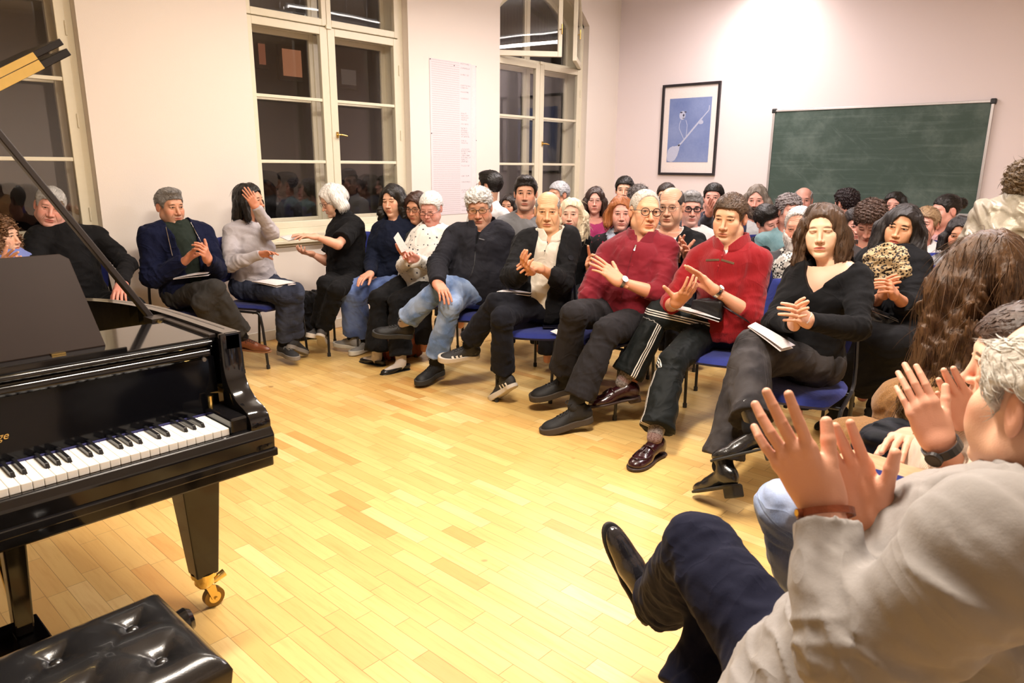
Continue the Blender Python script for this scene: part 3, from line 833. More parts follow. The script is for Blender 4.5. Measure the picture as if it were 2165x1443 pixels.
def rib2(P, v): return v
def shoe_blobs(kind):
    """ankle at the origin, y forward, z up"""
    up = Blob(); so = Blob(); X = {}
    tw = dict(dress=.030, boot=.034, loafer=.040, sneaker=.040, flat=.034, walk=.043).get(kind, .038)
    tl = .205 if kind == 'dress' else .188
    up.add(ell((0, -.040, -.050), (.033, .042, .046)))
    up.add(rc((0, -.012, -.038), (0, .085, -.062), .037, .031), .02)
    up.add(ell((0, .110, -.072), (tw+.003, .070, .027 if kind != 'walk' else .034)), .02)
    up.add(ell((0, tl-.045, -.077), (tw-.004, .043, .022 if kind != 'walk' else .029)), .015)
    if kind in ('boot',): up.add(rc((0, -.020, -.03), (0, -.012, .085), .039, .043), .02)
    elif kind in ('sneaker', 'walk'): up.add(rc((0, -.018, -.04), (0, -.016, .004), .040, .038), .015)
    if kind == 'flat':
        up.keep(plane((0, 0, -.048), (0, .05, 1)), .004); up.cut(ell((0, .015, -.040), (.027, .085, .030)), .004)
    elif kind in ('dress', 'loafer', 'sneaker', 'walk'):
        up.keep(plane((0, -.01, .010 if kind != 'walk' else .016), (0, -.15, 1)), .005)
    up.keep(plane((0, 0, -.092), (0, 0, -1)), .002)
    def foot2(P):
        Q = P*np.array([1, 1, 0], f4)
        d = vlen(Q-np.array([0, -.042, 0], f4))-.036
        a = rc((0, -.03, 0), (0.0, .05, 0), .034, .036)(Q); b_ = ell((0, .105, 0), (tw+.006, .075, 1))(Q); c = ell((0, tl-.042, 0), (tw-.001, .050, 1))(Q)
        return smin(smin(d, a, .02), smin(b_, c, .02), .02)
    zt = {'sneaker': -.070, 'walk': -.066}.get(kind, -.083); zb = {'sneaker': -.098, 'walk': -.100}.get(kind, -.094)
    so.add(foot2).keep(plane((0, 0, zt), (0, -.06 if kind == 'sneaker' else 0, 1)), .003).keep(plane((0, 0, zb), (0, 0, -1)), .004)
    hb = {'boot': .045, 'loafer': .018, 'dress': .018}.get(kind, 0)
    if hb:
        so.add(rbox((0, -.045, zb-hb*.5+.004), (.031, .030, hb*.5+.004), .006), .004)
    return up, so
_sc = {}
def shoe_mesh(kind, h=.0045):
    if (kind, h) not in _sc:
        u, s_ = shoe_blobs(kind)
        _sc[kind, h] = (net(u, (-.06, -.10, -.11), (.06, .23, .15), h, slack=2), net(s_, (-.065, -.10, -.16), (.065, .23, -.05), h, slack=2))
    return _sc[kind, h]

def lace_mesh(kind):
    up, _ = shoe_blobs(kind); b = MB()
    def top(x, y, z0=None):   # height of the upper at (x, y)
        zz = np.linspace(.03, -.09, 61); d = up(np.array([(x, y, z) for z in zz], f4)); k = np.argmax(d < .0015); return V(x, y, zz[k]+.001)
    if kind == 'loafer':
        b.tube([top(-.030, .055), top(-.015, .060)+V(0, 0, .003), top(0, .062)+V(0, 0, .004), top(.015, .060)+V(0, 0, .003), top(.030, .055)], .005, 6, flat=(1, .6))
        for s in (-1, 1):
            for k in range(5): c = top(0, .062)+V(0, 0, .005); b.tube([c, top(s*(.006+.003*k), .085)+V(0, 0, .003), top(s*(.004+.0045*k), .105)+V(0, 0, .001)], [.0022, .0024, .0014], 5)
        for t_ in np.linspace(-1, 1, 2): pass
        pts = [top(.034*math.sin(a), .100+.062*math.cos(a))+V(0, 0, .001) for a in np.linspace(-2.0, 2.0, 17)]; b.tube(pts, .0026, 5)
        return b
    for i in range(5):
        y = .022+i*.0165; w = .017
        b.tube([top(-w, y+.007), top(0, y)+V(0, 0, .0015), top(w, y-.005)], .0023, 5)
        b.tube([top(w, y+.007), top(0, y+.001)+V(0, 0, .003), top(-w, y-.005)], .0023, 5)
    c = top(0, .020)
    for s in (-1, 1):
        b.tube([c]+[c+V(s*(.012+.015*math.sin(t)), .006+.012*math.cos(t), .008*math.sin(t)) for t in np.linspace(0, PI, 6)]+[c], .0021, 5)
        b.tube([c, top(s*.018, .034), top(s*.030, .042)], .0021, 5)
    return b

def person_compute(p):
    """heavy numpy part; returns list of (part, verts, faces, attrs, material key, parent part)"""
    F = Fig(p); J = F.J; sc = F.sc; out = []; seed = p.get('seed', abs(hash(p['id'])) % 9999 if False else sum(ord(c)*(i+3) for i, c in enumerate(p['id'])))
    far = p.get('far', 0); hh = p.get('hh', .0030 if not far else .0042); hb = p.get('hb', .0085 if not far else .014); hc = p.get('hc', .0072 if not far else .011)
    if QUICK: hh *= 1.5; hb *= 1.4; hc *= 1.5
    far_ = J['head']
    # ---- body: head, hands and trunk, one mesh
    VV = []; FF = []; HL = []; nv = 0
    def addb(v, q, hl=None):
        nonlocal nv
        VV.append(v); FF.append(q+nv); HL.append(hl if hl is not None else np.tile(np.array([0, 0, -5.], f4), (len(v), 1))+v*1.0); nv += len(v)
    nl = F.hl(J['neck']+F.U*-.01)
    hb_ = head_blob(p.get('face', {}) | {'sex': F.sex}, nl)
    v, q = net(hb_, (-.115, -.135, min(-.16, nl[2]-.035)), (.115, .15, .135), hh, slack=1.6)
    g_l = np.array([0, 0, -1.])@F.HF.T
    addb(F.hw(v).astype(f4), q, v)
    for qd in 'RL':
        hp = p.get('hand'+qd, 'rest')
        if hp is None: continue
        pose = HP[hp] if isinstance(hp, str) else hp
        v, q = hand_mesh(pose, p.get('handres', .0028 if not far else .0042)*(1.4 if QUICK else 1))
        W, T = J['wr'+qd], J['ti'+qd]; Y = nrm(T-W)
        n = p.get('palm'+qd, 'clap' if 'palm'+qd in p or hp in ('clap', 'cup') else None)
        if n == 'clap':
            o = 'L' if qd == 'R' else 'R'; n = (J['wr'+o]+J['ti'+o])/2-(W+T)/2
            if np.linalg.norm(n) < .01: n = F.R*(-1 if qd == 'R' else 1)
        elif n is None: n = V(0, 0, -1)
        else: n = CM.T@np.array([n[0], n[1], -n[2]])
        Z = nrm(n-Y*(n@Y)); X = np.cross(Y, Z)*(1 if qd == 'R' else -1)
        hs = sc*(1.0 if F.sex == 'm' else .90)*p.get('handsc', 1.0)
        w = W+(v*hs)@np.array([X, Y, Z])
        addb(w.astype(f4), q if qd == 'R' else q[:, ::-1])
    b = Blob(); F.torso_ops(b, -.007 if not p.get('bare') else -.002)
    for qd in 'RL':
        F.arm_ops(b, qd, -.0035)
        if not p.get('nolegs'):
            F.leg_ops(b, qd, -.006)
    b.cut(lambda P: (vlen(P-J['head'].astype(f4))-.16*sc), 0)
    b.cut(plane(J['neck']+(J['head']-J['neck'])*.30, -(J['head']-J['neck'])) if False else (lambda P: vlen(P-J['head'].astype(f4))-.15*sc), 0)
    ks = [k for k in J if k[:2] in ('pe', 'ne', 'sh', 'hi', 'el', 'wr', 'kn', 'an', 'to')]
    if p.get('nolegs'): ks = [k for k in ks if k[:2] not in ('kn', 'an', 'to')]
    lo, hi = F.bounds(ks, .20)
    v, q = net(b, lo, hi, hb)
    addb(v, q)
    out.append(('body', np.concatenate(VV), np.concatenate(FF), {'hl': np.concatenate(HL)}, 'skin', None))
    # ---- hair and beard
    for st in p.get('hair', []):
        hbq = hair_blob(st, g_l, seed, hb_)
        L = st.get('len', .22)+.1 if st['kind'] in ('long', 'bob') else .08
        e = g_l*L
        lo = np.minimum((-.15, -.20, -.12), e-.14); hi = np.maximum((.15, .16, .16), e+.14)
        v, q = net(hbq, lo, hi, hh*1.05, slack=2.2)
        if len(v) == 0: continue
        N = vnormals(v, q); nt = st.get('n', 500 if not far else 160)
        if st.get('tuft', 1) and nt:
            # keep locks off the face
            tv, tf = tufts(v, N, st, g_l, nt if not QUICK else nt//4, seed+5, st.get('ts', 1.0) * (1.0 if not far else 1.5))
            q = np.concatenate([q, tf+len(v)]); v = np.concatenate([v, tv])
        out.append(('beard' if st['kind'] == 'beard' else 'hair', F.hw(v).astype(f4), q, {'hl': v}, ('hair', st), None))
    # ---- clothes
    wear = []
    for w in p['wear']:
        if w['k'] == 'sock': wear += [dict(w, q=q_) for q_ in w.get('q', 'RL')]
        else: wear.append(w)
    for w in wear:
        k = w['k']; e = w.get('e', .013 if w['k'] == 'top' else .008); fo = w.get('fold', .008); b = Blob(); at = {}
        if k == 'top':
            F.torso_ops(b, e, fo, seed)
            en = w.get('sleeve', 1.0)
            for qd in 'RL':
                es = en[qd] if isinstance(en, dict) else en
                if es is None: continue
                F.arm_ops(b, qd, e, es, fo, seed+7, cuff=1)
            if w.get('lap'):   # long garment over the thighs
                for qd in 'RL': F.leg_ops(b, qd, e+.004, fo, seed+3, end=w['lap'], hem=.085)
                b.add(rc((J['knR']+J['knL'])/2*.6+J['pel']*.4, (J['anR']+J['anL'])/2*w['lap']+(J['knR']+J['knL'])/2*(1-w['lap']), .10, .11), .06)
            nk = w.get('neck', 'crew'); ne = J['neck']; hd = J['head']; na = nrm(hd-ne); r0 = (.057 if F.sex == 'm' else .048)*sc
            if nk == 'turtle': b.add(rc(ne-na*.02, ne+na*w.get('th', .075), r0+.012, r0+.007), .015); b.cut(lambda P, c=(ne+na*(w.get('th', .075))).astype(f4), n=na.astype(f4): np.maximum(-((P-c)@n), vlen(P-c)-.10), .006)
            else: b.cut(rc(ne+na*.02+F.F*.012, ne+na*.25+F.F*.02, r0+w.get('nr', .014), r0+.06), .01)
            if nk == 'v':
                d0 = w.get('vd', .62); ww = w.get('vw', .95)
                fr = np.array([F.R, F.F, F.U], f4); o = J['pel'].astype(f4)
                b.cut(lambda P: np.maximum(np.abs(((P-o)@fr[0]))-np.maximum(((P-o)@fr[2])/F.T-d0, -.2)*F.T*ww, -((P-o)@fr[1])+.0), .004)
            if w.get('open') is not None:
                fr = np.array([F.R, F.F, F.U], f4); o = J['pel'].astype(f4); w0, w1 = w['open']
                b.cut(lambda P: np.maximum(np.abs(((P-o)@fr[0])-w.get('ox', 0))-(w0+(w1-w0)*np.clip(((P-o)@fr[2])/F.T, -.3, 1.1)), -((P-o)@fr[1])+.01), .006)
            hem = w.get('hem', -.03); hp_ = F.tl(0, 0, hem)
            b.cut(lambda P, c=hp_.astype(f4), n=F.U.astype(f4), ff=F.F.astype(f4): ((P-c)@n)+.10*np.maximum((P-c)@ff, 0), .01) if not w.get('lap') else None
            b.disp = fbm(seed+1, (3.5, 8, 17), (.0045*w.get('rum', 1), .0035*w.get('rum', 1), .0014*w.get('rum', 1)))
            lo, hi = F.bounds([x for x in J if x[:2] in ('pe', 'ne', 'sh', 'hi', 'el', 'wr')]+([x for x in J if x[:2] in ('kn', 'an')] if w.get('lap') else []), .21)
        elif k == 'legs':
            fr = np.array([F.R, F.F, F.U])
            b.add(Blob().add(ell(F.tl(0, -.015, .04), tuple(x*sc+e for x in (.170, .125, .105)), fr)).keep(plane(F.tl(0, 0, .22), F.U), .01))
            for qd in 'RL':
                F.leg_ops(b, qd, e, fo, seed+11, hem=w.get('hem', .062), end=w.get('end', .9))
            b.disp = fbm(seed+4, (4, 9, 18), (.003, .003, .0014))
            lo, hi = F.bounds([x for x in J if x[:2] in ('pe', 'hi', 'kn', 'an')], .19)
        elif k == 'sock':
            for qd in 'RL':
                if 'q' in w and qd not in w['q']: continue
                b.add(rc(J['kn'+qd]+(J['an'+qd]-J['kn'+qd])*w.get('from', .72), J['an'+qd]-F.F*0, .044*sc+w.get('e', .003), .037*sc), 0)
                if p.get('shoe', {}).get('kind') != 'flat': continue
                fd = nrm(J['to'+qd]-J['an'+qd]); fd = nrm(fd*V(1, 1, 0)); b.add(rc(J['an'+qd]-V(0, 0, .040), J['an'+qd]+fd*.12*sc-V(0, 0, .064), .032*sc, .022*sc), .03)
            lo, hi = F.bounds([x+w['q'] for x in ('kn', 'an', 'to')], .08)
        elif k == 'scarf':
            ne = J['neck']; na = nrm(J['head']-ne)
            for i in range(3):
                c = ne+na*(-.018+.022*i)+F.F*(.024-.008*i); r = .082-.008*i
                for a in range(8):
                    a0, a1 = 2*PI*a/8, 2*PI*(a+1)/8
                    P0 = c+F.R*math.cos(a0)*r*1.05+F.F*math.sin(a0)*r+na*(-.028*math.sin(a0)); P1 = c+F.R*math.cos(a1)*r*1.05+F.F*math.sin(a1)*r+na*(-.028*math.sin(a1))
                    b.add(rc(P0, P1, .026, .026), .012)
            for sg, ln in w.get('tails', ((.03, .5), (-.045, .45))):
                b.add(rc(F.tl(sg, .10, .98), F.tl(sg*2.0, .15, 1-ln), .034, .042), .02)
            if w.get('bib'): b.add(ell(F.tl(0, .10, .90), (.115, .065, .10), np.array([F.R, F.F, F.U])), .03)
            if w.get('bib'): b.add(ell(F.tl(0, .10, .80), (.075, .06, .09), np.array([F.R, F.F, F.U])), .03)
            b.disp = fbm(seed+9, (10, 22, 40), (.006, .0065, .0015)); lo, hi = F.bounds(['neck', 'shR', 'shL', 'pel'], .16); hi = np.maximum(hi, J['head'])
        elif k == 'collar':
            ne = J['neck']; na = nrm(nrm(J['head']-ne)+F.U*.5); r0 = (.057 if F.sex == 'm' else .048)*sc; hgt = w.get('h', .045)
            cone = rc(ne-na*.02+F.F*.016, ne+na*.11+F.F*.014, r0+.050, r0+.010)
            b.add(lambda P: np.abs(cone(P)-w.get('off', 0))-.0042)
            b.keep(plane(ne+na*(hgt+.035), na-F.F*-.12), .004); b.keep(plane(ne+na*.012+F.F*.03, -na+F.F*-w.get('tilt', .55)), .004)
            fr = np.array([F.R, F.F, F.U], f4); o = ne.astype(f4); ws = w.get('gap', .5)
            b.cut(lambda P: np.maximum(np.abs((P-o)@fr[0])-(.012+ws*np.maximum((P-o)@fr[2]-.0, 0)), -((P-o)@fr[1])+.02), .003)
            lo, hi = F.bounds(['neck'], .17)
        h = w.get('h_', hc)
        if k in ('scarf', 'collar', 'sock'): h = min(h, .0055) if not far else .009
        if k == 'collar': h = min(h, .0038) if not far else .006
        v, q = net(b, lo, hi, h, slack=1.7)
        if len(v) == 0: continue
        at['bp'] = F.seamattr(v) if k in ('legs', 'sock') else np.stack([((v-J['pel'])@F.U), ((v-J['pel'])@F.R), ((v-J['pel'])@F.F)], 1)
        out.append((w['name'], v, q, at, w['mat'], None))
    # ---- shoes
    for qd in 'RL':
        sh = p.get('shoe')
        if not sh or p.get('nolegs'): continue
        kind = sh['kind']; A, T, K = J['an'+qd], J['to'+qd], J['kn'+qd]
        up0 = V(0, 0, 1.) if A[2] < .18 else (nrm(nrm(K-A)+V(0, 0, 1.3)) if T[2] < A[2] and A[2] < .5 else nrm(K-A))
        d = T-A; d = nrm(d*V(1, 1, 0)) if (A[2] < .13) else nrm(d+up0*.075); up = nrm(up0-d*(up0@d)); X = np.cross(d, up); fs = sc*(1 if F.sex == 'm' else .90)*sh.get('s', 1)
        M = np.array([X, d, up]); (uv, uq), (sv, sq) = shoe_mesh(kind, .0045 if not far else .008)
        tr = lambda v: (A+(v*fs)@M).astype(f4)
        out.append(('shoe', tr(uv), uq, {}, sh['mat'], None)); out.append(('sole', tr(sv), sq, {}, sh.get('sole', sh['mat']), 'shoe'))
        if sh.get('lace'):
            lb = lace_mesh(kind); out.append(('tassel' if kind == 'loafer' else 'laces', tr(np.array(lb.v)), lb.f, {}, sh['lace'], 'shoe'))
    return F, out

def glasses(F, root, style):
    R = F.HF; col = style.get('col', (.01, .01, .01)); r = style.get('r', .0016); rx, rz = style.get('rx', .0255), style.get('rz', .0185)
    m = plain('glasses_frame', col, .3, metal=style.get('metal', 0)) ; b = MB()
    y0 = style.get('y', .094); z0 = style.get('z', .002)
    lens = MB()
    for s in (-1, 1):
        pts = []
        for i in range(22):
            a = 2*PI*i/22; cx, cz = math.cos(a), math.sin(a); q = style.get('sq', .75)
            pts.append((s*.0325+rx*math.copysign(abs(cx)**q, cx), y0-.10*abs(.0325+s*rx*cx*s)**1.0*.12-.0, z0+rz*math.copysign(abs(cz)**q, cz)))
        W = [F.hw(x) for x in pts]
        b.tube(W, r*F.hs, 6, closed=True); c = F.hw((s*.0325, y0-.001, z0))
        lens._add([c]+W, [(0, 1+i, 1+(i+1) % 22) for i in range(22)])
        b.tube([F.hw(x) for x in [(s*(.0325+rx), y0-.002, z0+.006), (s*.073, y0-.012, z0+.007), (s*.0785, .03, z0+.006), (s*.0825, -.02, z0+.004)]], r*.9*F.hs, 6)
    b.tube([F.hw(x) for x in [(-.0075, y0, z0+.004), (0, y0+.003, z0+.007), (.0075, y0, z0+.004)]], r*F.hs, 6)
    g = b.obj('glasses', m, root, smooth=True)
    lm = bpy.data.materials.get('lens')
    if not lm:
        lm = bpy.data.materials.new('lens'); lm.use_nodes = True; nt = lm.node_tree; nt.nodes.clear(); t = NT(nt)
        o = t.n('ShaderNodeOutputMaterial'); mx = t.n('ShaderNodeMixShader'); tr = t.n('ShaderNodeBsdfTransparent'); gl = t.n('ShaderNodeBsdfGlossy'); gl.inputs['Roughness'].default_value = .03
        mx.inputs[0].default_value = .07; t.L(tr.outputs[0], mx.inputs[1]); t.L(gl.outputs[0], mx.inputs[2]); t.L(mx.outputs[0], o.inputs[0])
    l = link('lens', lens.mesh('lens', lm)); l.parent = g; l.matrix_parent_inverse = Matrix.Identity(4)
    # same frame as the parent mesh (world coordinates)
    return g

def watch(F, root, q, band, face, name='wristwatch', r=.031, up=None, wd=.010, disc=.018):
    W, E, T = F.J['wr'+q], F.J['el'+q], F.J['ti'+q]; d = nrm(W-E); c = W-d*.012
    e1 = nrm(np.cross(d, V(0, 0, 1))); e2 = np.cross(d, e1)
    if up is not None:
        e1 = CM.T@np.array([up[0], up[1], -up[2]]); e1 = nrm(e1-d*(e1@d)); e2 = np.cross(d, e1)
    b = MB(); n = 24; vs = []
    for i in range(n):
        a = 2*PI*i/n; o = math.cos(a)*e1+math.sin(a)*e2
        for dd, rr in ((-wd, r), (-wd, r+.003), (wd, r+.003), (wd, r)): vs.append(c+d*dd+o*rr)
    fs = [(i*4+k, i*4+(k+1) % 4, ((i+1) % n)*4+(k+1) % 4, ((i+1) % n)*4+k) for i in range(n) for k in range(4)]
    b._add(vs, fs); o = b.obj(name, band, root)
    if disc:
        f = MB(); f.tube([c+e1*(r), c+e1*(r+.009)], disc, 20); f.tube([c+e1*(r+.0092), c+e1*(r+.0096)], disc*.82, 20, mi=1)
        fo = link('watch_face', f.mesh('watch_face', [band, face], bevel=0)); fo.parent = o
    return o

PEOPLE = {}
def person_link(p, F, out):
    base = V(F.J['pel'][0], F.J['pel'][1], 0)
    root = thing('person', p['label'], 'person', tuple(base), p.get('group'))
    skin = skinmat(p.get('skin', (.62, .36, .25)), **p.get('fc', {}))
    parts = {}
    for name, v, q, at, mat, par in out:
        if mat == 'skin': m = skin
        elif isinstance(mat, tuple) and mat[0] == 'hair':
            st = mat[1]; m = hairmat(st['c'], st.get('c2', tuple(x*.5 for x in st['c'])), (1, 1, .1) if st['kind'] in ('long', 'bob') else (1, .35, .5))
        else: m = mat
        me = mkmesh(name, v, q, at, [m])
        if par: o = link(name, me); o.parent = parts[par]
        else: o = childmesh(name, me, root)
        parts[name] = o
        if name == 'shoe': parts['shoe%d' % sum(1 for k_ in parts if k_.startswith('shoe') and k_ != 'shoe')] = o
    PEOPLE[p['id']] = (F, root, parts)
    if 'glasses' in p: glasses(F, root, p['glasses'])
    return F, root, parts
# ---------------------------------------------------------------- room shell
YB, XA = -1.7, -3.2
def wallmat(name, c, bump=.15, scale=180):
    m, t, b = newmat(name, c, .85, spec=.2)
    co = t.n('ShaderNodeTexCoord').outputs['Object']; n = t.noise(co, scale, 3, .6); n2 = t.noise(co, 1.3, 3)
    t.L(t.mix(n2, tuple(x*.96 for x in c), c), b.inputs['Base Color']); t.L(t.bump(n, bump, .004), b.inputs['Normal'])
    return m
M_wall = wallmat('white_wall_paint', srgb(236, 226, 216))
M_wall2 = wallmat('white_far_wall_paint', srgb(238, 226, 226), .08)
M_ceil = wallmat('ceiling_paint', srgb(240, 236, 230), .05)
M_wood = plain('cream_window_paint', srgb(228, 220, 196), .35, nb=.05, nscale=30, vary=.04)

def floormat():
    m, t, b = newmat('maple_strip_floor', (.7, .5, .2), .28, spec=.5)
    co = t.n('ShaderNodeTexCoord').outputs['Object']; sp = t.n('ShaderNodeSeparateXYZ'); t.L(co, sp.inputs[0]); x, y, _ = sp.outputs
    W = .065; r = t.m('DIVIDE', x, W); ri = t.m('FLOOR', r); rf = t.m('SUBTRACT', r, ri)
    wn = t.n('ShaderNodeTexWhiteNoise', noise_dimensions='1D'); t.L(ri, wn.inputs['W'])
    yy = t.m('ADD', t.m('DIVIDE', y, .62), t.m('MULTIPLY', wn.outputs['Value'], 7.31)); yi0 = t.m('FLOOR', yy)
    yf = t.m('SUBTRACT', yy, yi0)
    wn2 = t.n('ShaderNodeTexWhiteNoise', noise_dimensions='2D'); cx = t.n('ShaderNodeCombineXYZ'); t.L(ri, cx.inputs[0]); t.L(yi0, cx.inputs[1]); t.L(cx.outputs[0], wn2.inputs['Vector'])
    split = t.m('ADD', .3, t.m('MULTIPLY', wn2.outputs['Value'], .4)); half = t.m('GREATER_THAN', yf, split)
    cx2 = t.n('ShaderNodeCombineXYZ'); t.L(ri, cx2.inputs[0]); t.L(t.m('ADD', t.m('MULTIPLY', yi0, 2), half), cx2.inputs[1]); cx2.inputs[2].default_value = 3.3
    wn3 = t.n('ShaderNodeTexWhiteNoise', noise_dimensions='3D'); t.L(cx2.outputs[0], wn3.inputs['Vector']); rnd = wn3.outputs['Value']
    grain = t.noise(t.scalev(co, (34, 2.2, 1)), 1.6, 5, .65); g2 = t.noise(t.scalev(co, (3, 1.2, 1)), 1.5, 3)
    c = t.mix(t.step(rnd, .05, .95), srgb(217, 176, 106), srgb(228, 193, 122)); c = t.mix(t.m('GREATER_THAN', rnd, .92), c, srgb(234, 203, 138)); c = t.mix(t.m('LESS_THAN', rnd, .06), c, srgb(210, 160, 92))
    c = t.mix(t.m('MULTIPLY', t.step(grain, .45, .75), .30), c, srgb(178, 116, 50)); c = t.mix(t.m('MULTIPLY', t.step(g2, .3, .8), .2), c, srgb(190, 130, 56))
    kn = t.noise(co, 9, 1); c = t.mix(t.m('MULTIPLY', t.step(kn, .76, .82), .5), c, srgb(120, 66, 30))
    e1 = t.m('MINIMUM', rf, t.m('SUBTRACT', 1.0, rf)); gap = t.m('SUBTRACT', 1.0, t.step(e1, .006, .022))
    e2 = t.m('MINIMUM', t.m('MINIMUM', yf, t.m('SUBTRACT', 1.0, yf)), t.m('ABSOLUTE', t.m('SUBTRACT', yf, split))); gap = t.m('MAXIMUM', gap, t.m('SUBTRACT', 1.0, t.step(e2, .0008, .003)))
    c = t.mix(t.m('MULTIPLY', gap, .55), c, srgb(110, 66, 26))
    t.L(c, b.inputs['Base Color']); t.L(t.m('ADD', .26, t.m('MULTIPLY', grain, .18)), b.inputs['Roughness'])
    t.L(t.bump(t.m('SUBTRACT', t.m('MULTIPLY', grain, .15), gap), .25, .002), b.inputs['Normal'])
    return m
b = MB(); b.span((XA, YB, -.06), (XB, YA, 0)); tag(b.obj('floor', floormat()), kind='structure')
b = MB(); b.span((XA, YB, CEIL), (XB, YA, CEIL+.1)); tag(b.obj('ceiling', M_ceil), kind='structure')
b = MB(); b.span((XB, YB-.2, -.06), (XB+.2, YA+.45, CEIL+.1)); tag(b.obj('wall_far', M_wall2), kind='structure')
b = MB(); b.span((XA-.2, YB-.2, -.06), (XA, YA+.45, CEIL+.1)); tag(b.obj('wall_behind_piano', M_wall), kind='structure')
b = MB(); b.span((XA, YB-.2, -.06), (XB, YB, CEIL+.1)); tag(b.obj('wall_right', M_wall), kind='structure')
# window wall with three segmental-arched openings
WX = [(.22, 1.76), (2.95, 4.53), (5.76, 7.30)]; Z0, ZS, ZT = .82, 3.06, 3.44
def archz(x, x0, x1, zs=ZS, zt=ZT): u = (x-(x0+x1)/2)/((x1-x0)/2); return zs+(zt-zs)*(1-abs(u)**2.2)
b = MB(); TH = .42
xs = [XA]+[v for w in WX for v in w]+[XB]
for i in range(0, 8, 2): b.span((xs[i], YA, -.06), (xs[i+1], YA+TH, CEIL+.1))
for x0, x1 in WX:
    b.span((x0, YA, -.06), (x1, YA+TH, Z0)); n = 18
    for i in range(n):
        a, c = x0+(x1-x0)*i/n, x0+(x1-x0)*(i+1)/n
        b.prism([(a, YA, archz(a, x0, x1)), (c, YA, archz(c, x0, x1)), (c, YA, CEIL+.1), (a, YA, CEIL+.1)], (0, TH, 0))
tag(b.obj('wall_windows', M_wall), kind='structure')
M_bb = plain('white_baseboard_paint', srgb(225, 218, 205), .4)
b = MB(); b.span((XA, YA-.018, 0), (XB-.018, YA, .085)); tag(b.obj('baseboard_windows', M_bb, bevel=.004), kind='structure')
b = MB(); b.span((XB-.018, YB, 0), (XB, YA, .085)); tag(b.obj('baseboard_far', M_bb, bevel=.004), kind='structure')

def glassmat(name, base):
    m = bpy.data.materials.new(name); m.use_nodes = True; nt = m.node_tree; nt.nodes.clear(); t = NT(nt)
    o = t.n('ShaderNodeOutputMaterial'); mx = t.n('ShaderNodeMixShader'); tr = t.n('ShaderNodeBsdfTransparent'); gl = t.n('ShaderNodeBsdfGlossy')
    gl.inputs['Roughness'].default_value = .012
    co = t.n('ShaderNodeTexCoord').outputs['Object']; n = t.noise(co, 1.6, 1); t.L(t.bump(n, .25, .012), gl.inputs['Normal'])
    fr = t.n('ShaderNodeLayerWeight'); fr.inputs['Blend'].default_value = .5
    t.L(t.m('ADD', base, t.m('MULTIPLY', t.m('POWER', fr.outputs['Facing'], 5.0), .9), clamp=True), mx.inputs[0]); t.L(tr.outputs[0], mx.inputs[1]); t.L(gl.outputs[0], mx.inputs[2]); t.L(mx.outputs[0], o.inputs[0])
    return m
M_glass = glassmat('window_glass', .050)
M_brass = plain('brass', (.62, .42, .14), .25, metal=1)
def sash(b, x0, x1, z0, z1, y, sl, sr, rb, rt, mz=(), d=.045, mt=.026):
    b.span((x0, y-d/2, z0), (x0+sl, y+d/2, z1)); b.span((x1-sr, y-d/2, z0), (x1, y+d/2, z1))
    b.span((x0+sl, y-d/2, z0), (x1-sr, y+d/2, z0+rb)); b.span((x0+sl, y-d/2, z1-rt), (x1-sr, y+d/2, z1))
    for z in mz: b.span((x0+sl, y-d*.35, z-mt/2), (x1-sr, y+d*.35, z+mt/2))
def archsash(b, g, x0, x1, z0, X0, X1, s=.045, d=.045, y=0, rail=.055):
    f = lambda x: archz(x, X0, X1)-.03
    n = 12
    b.prism([(x0, y-d/2, z0), (x0+s, y-d/2, z0), (x0+s, y-d/2, f(x0+s)), (x0, y-d/2, f(x0))], (0, d, 0)); b.prism([(x1-s, y-d/2, z0), (x1, y-d/2, z0), (x1, y-d/2, f(x1)), (x1-s, y-d/2, f(x1-s))], (0, d, 0))
    b.span((x0+s, y-d/2, z0), (x1-s, y+d/2, z0+rail))
    for i in range(n):
        a, c = x0+s+(x1-x0-2*s)*i/n, x0+s+(x1-x0-2*s)*(i+1)/n
        b.prism([(a, y-d/2, f(a)-.06), (c, y-d/2, f(c)-.06), (c, y-d/2, f(c)), (a, y-d/2, f(a))], (0, d, 0))
        g.prism([(a, y-.002, z0+rail), (c, y-.002, z0+rail), (c, y-.002, f(c)-.055), (a, y-.002, f(a)-.055)], (0, .004, 0))
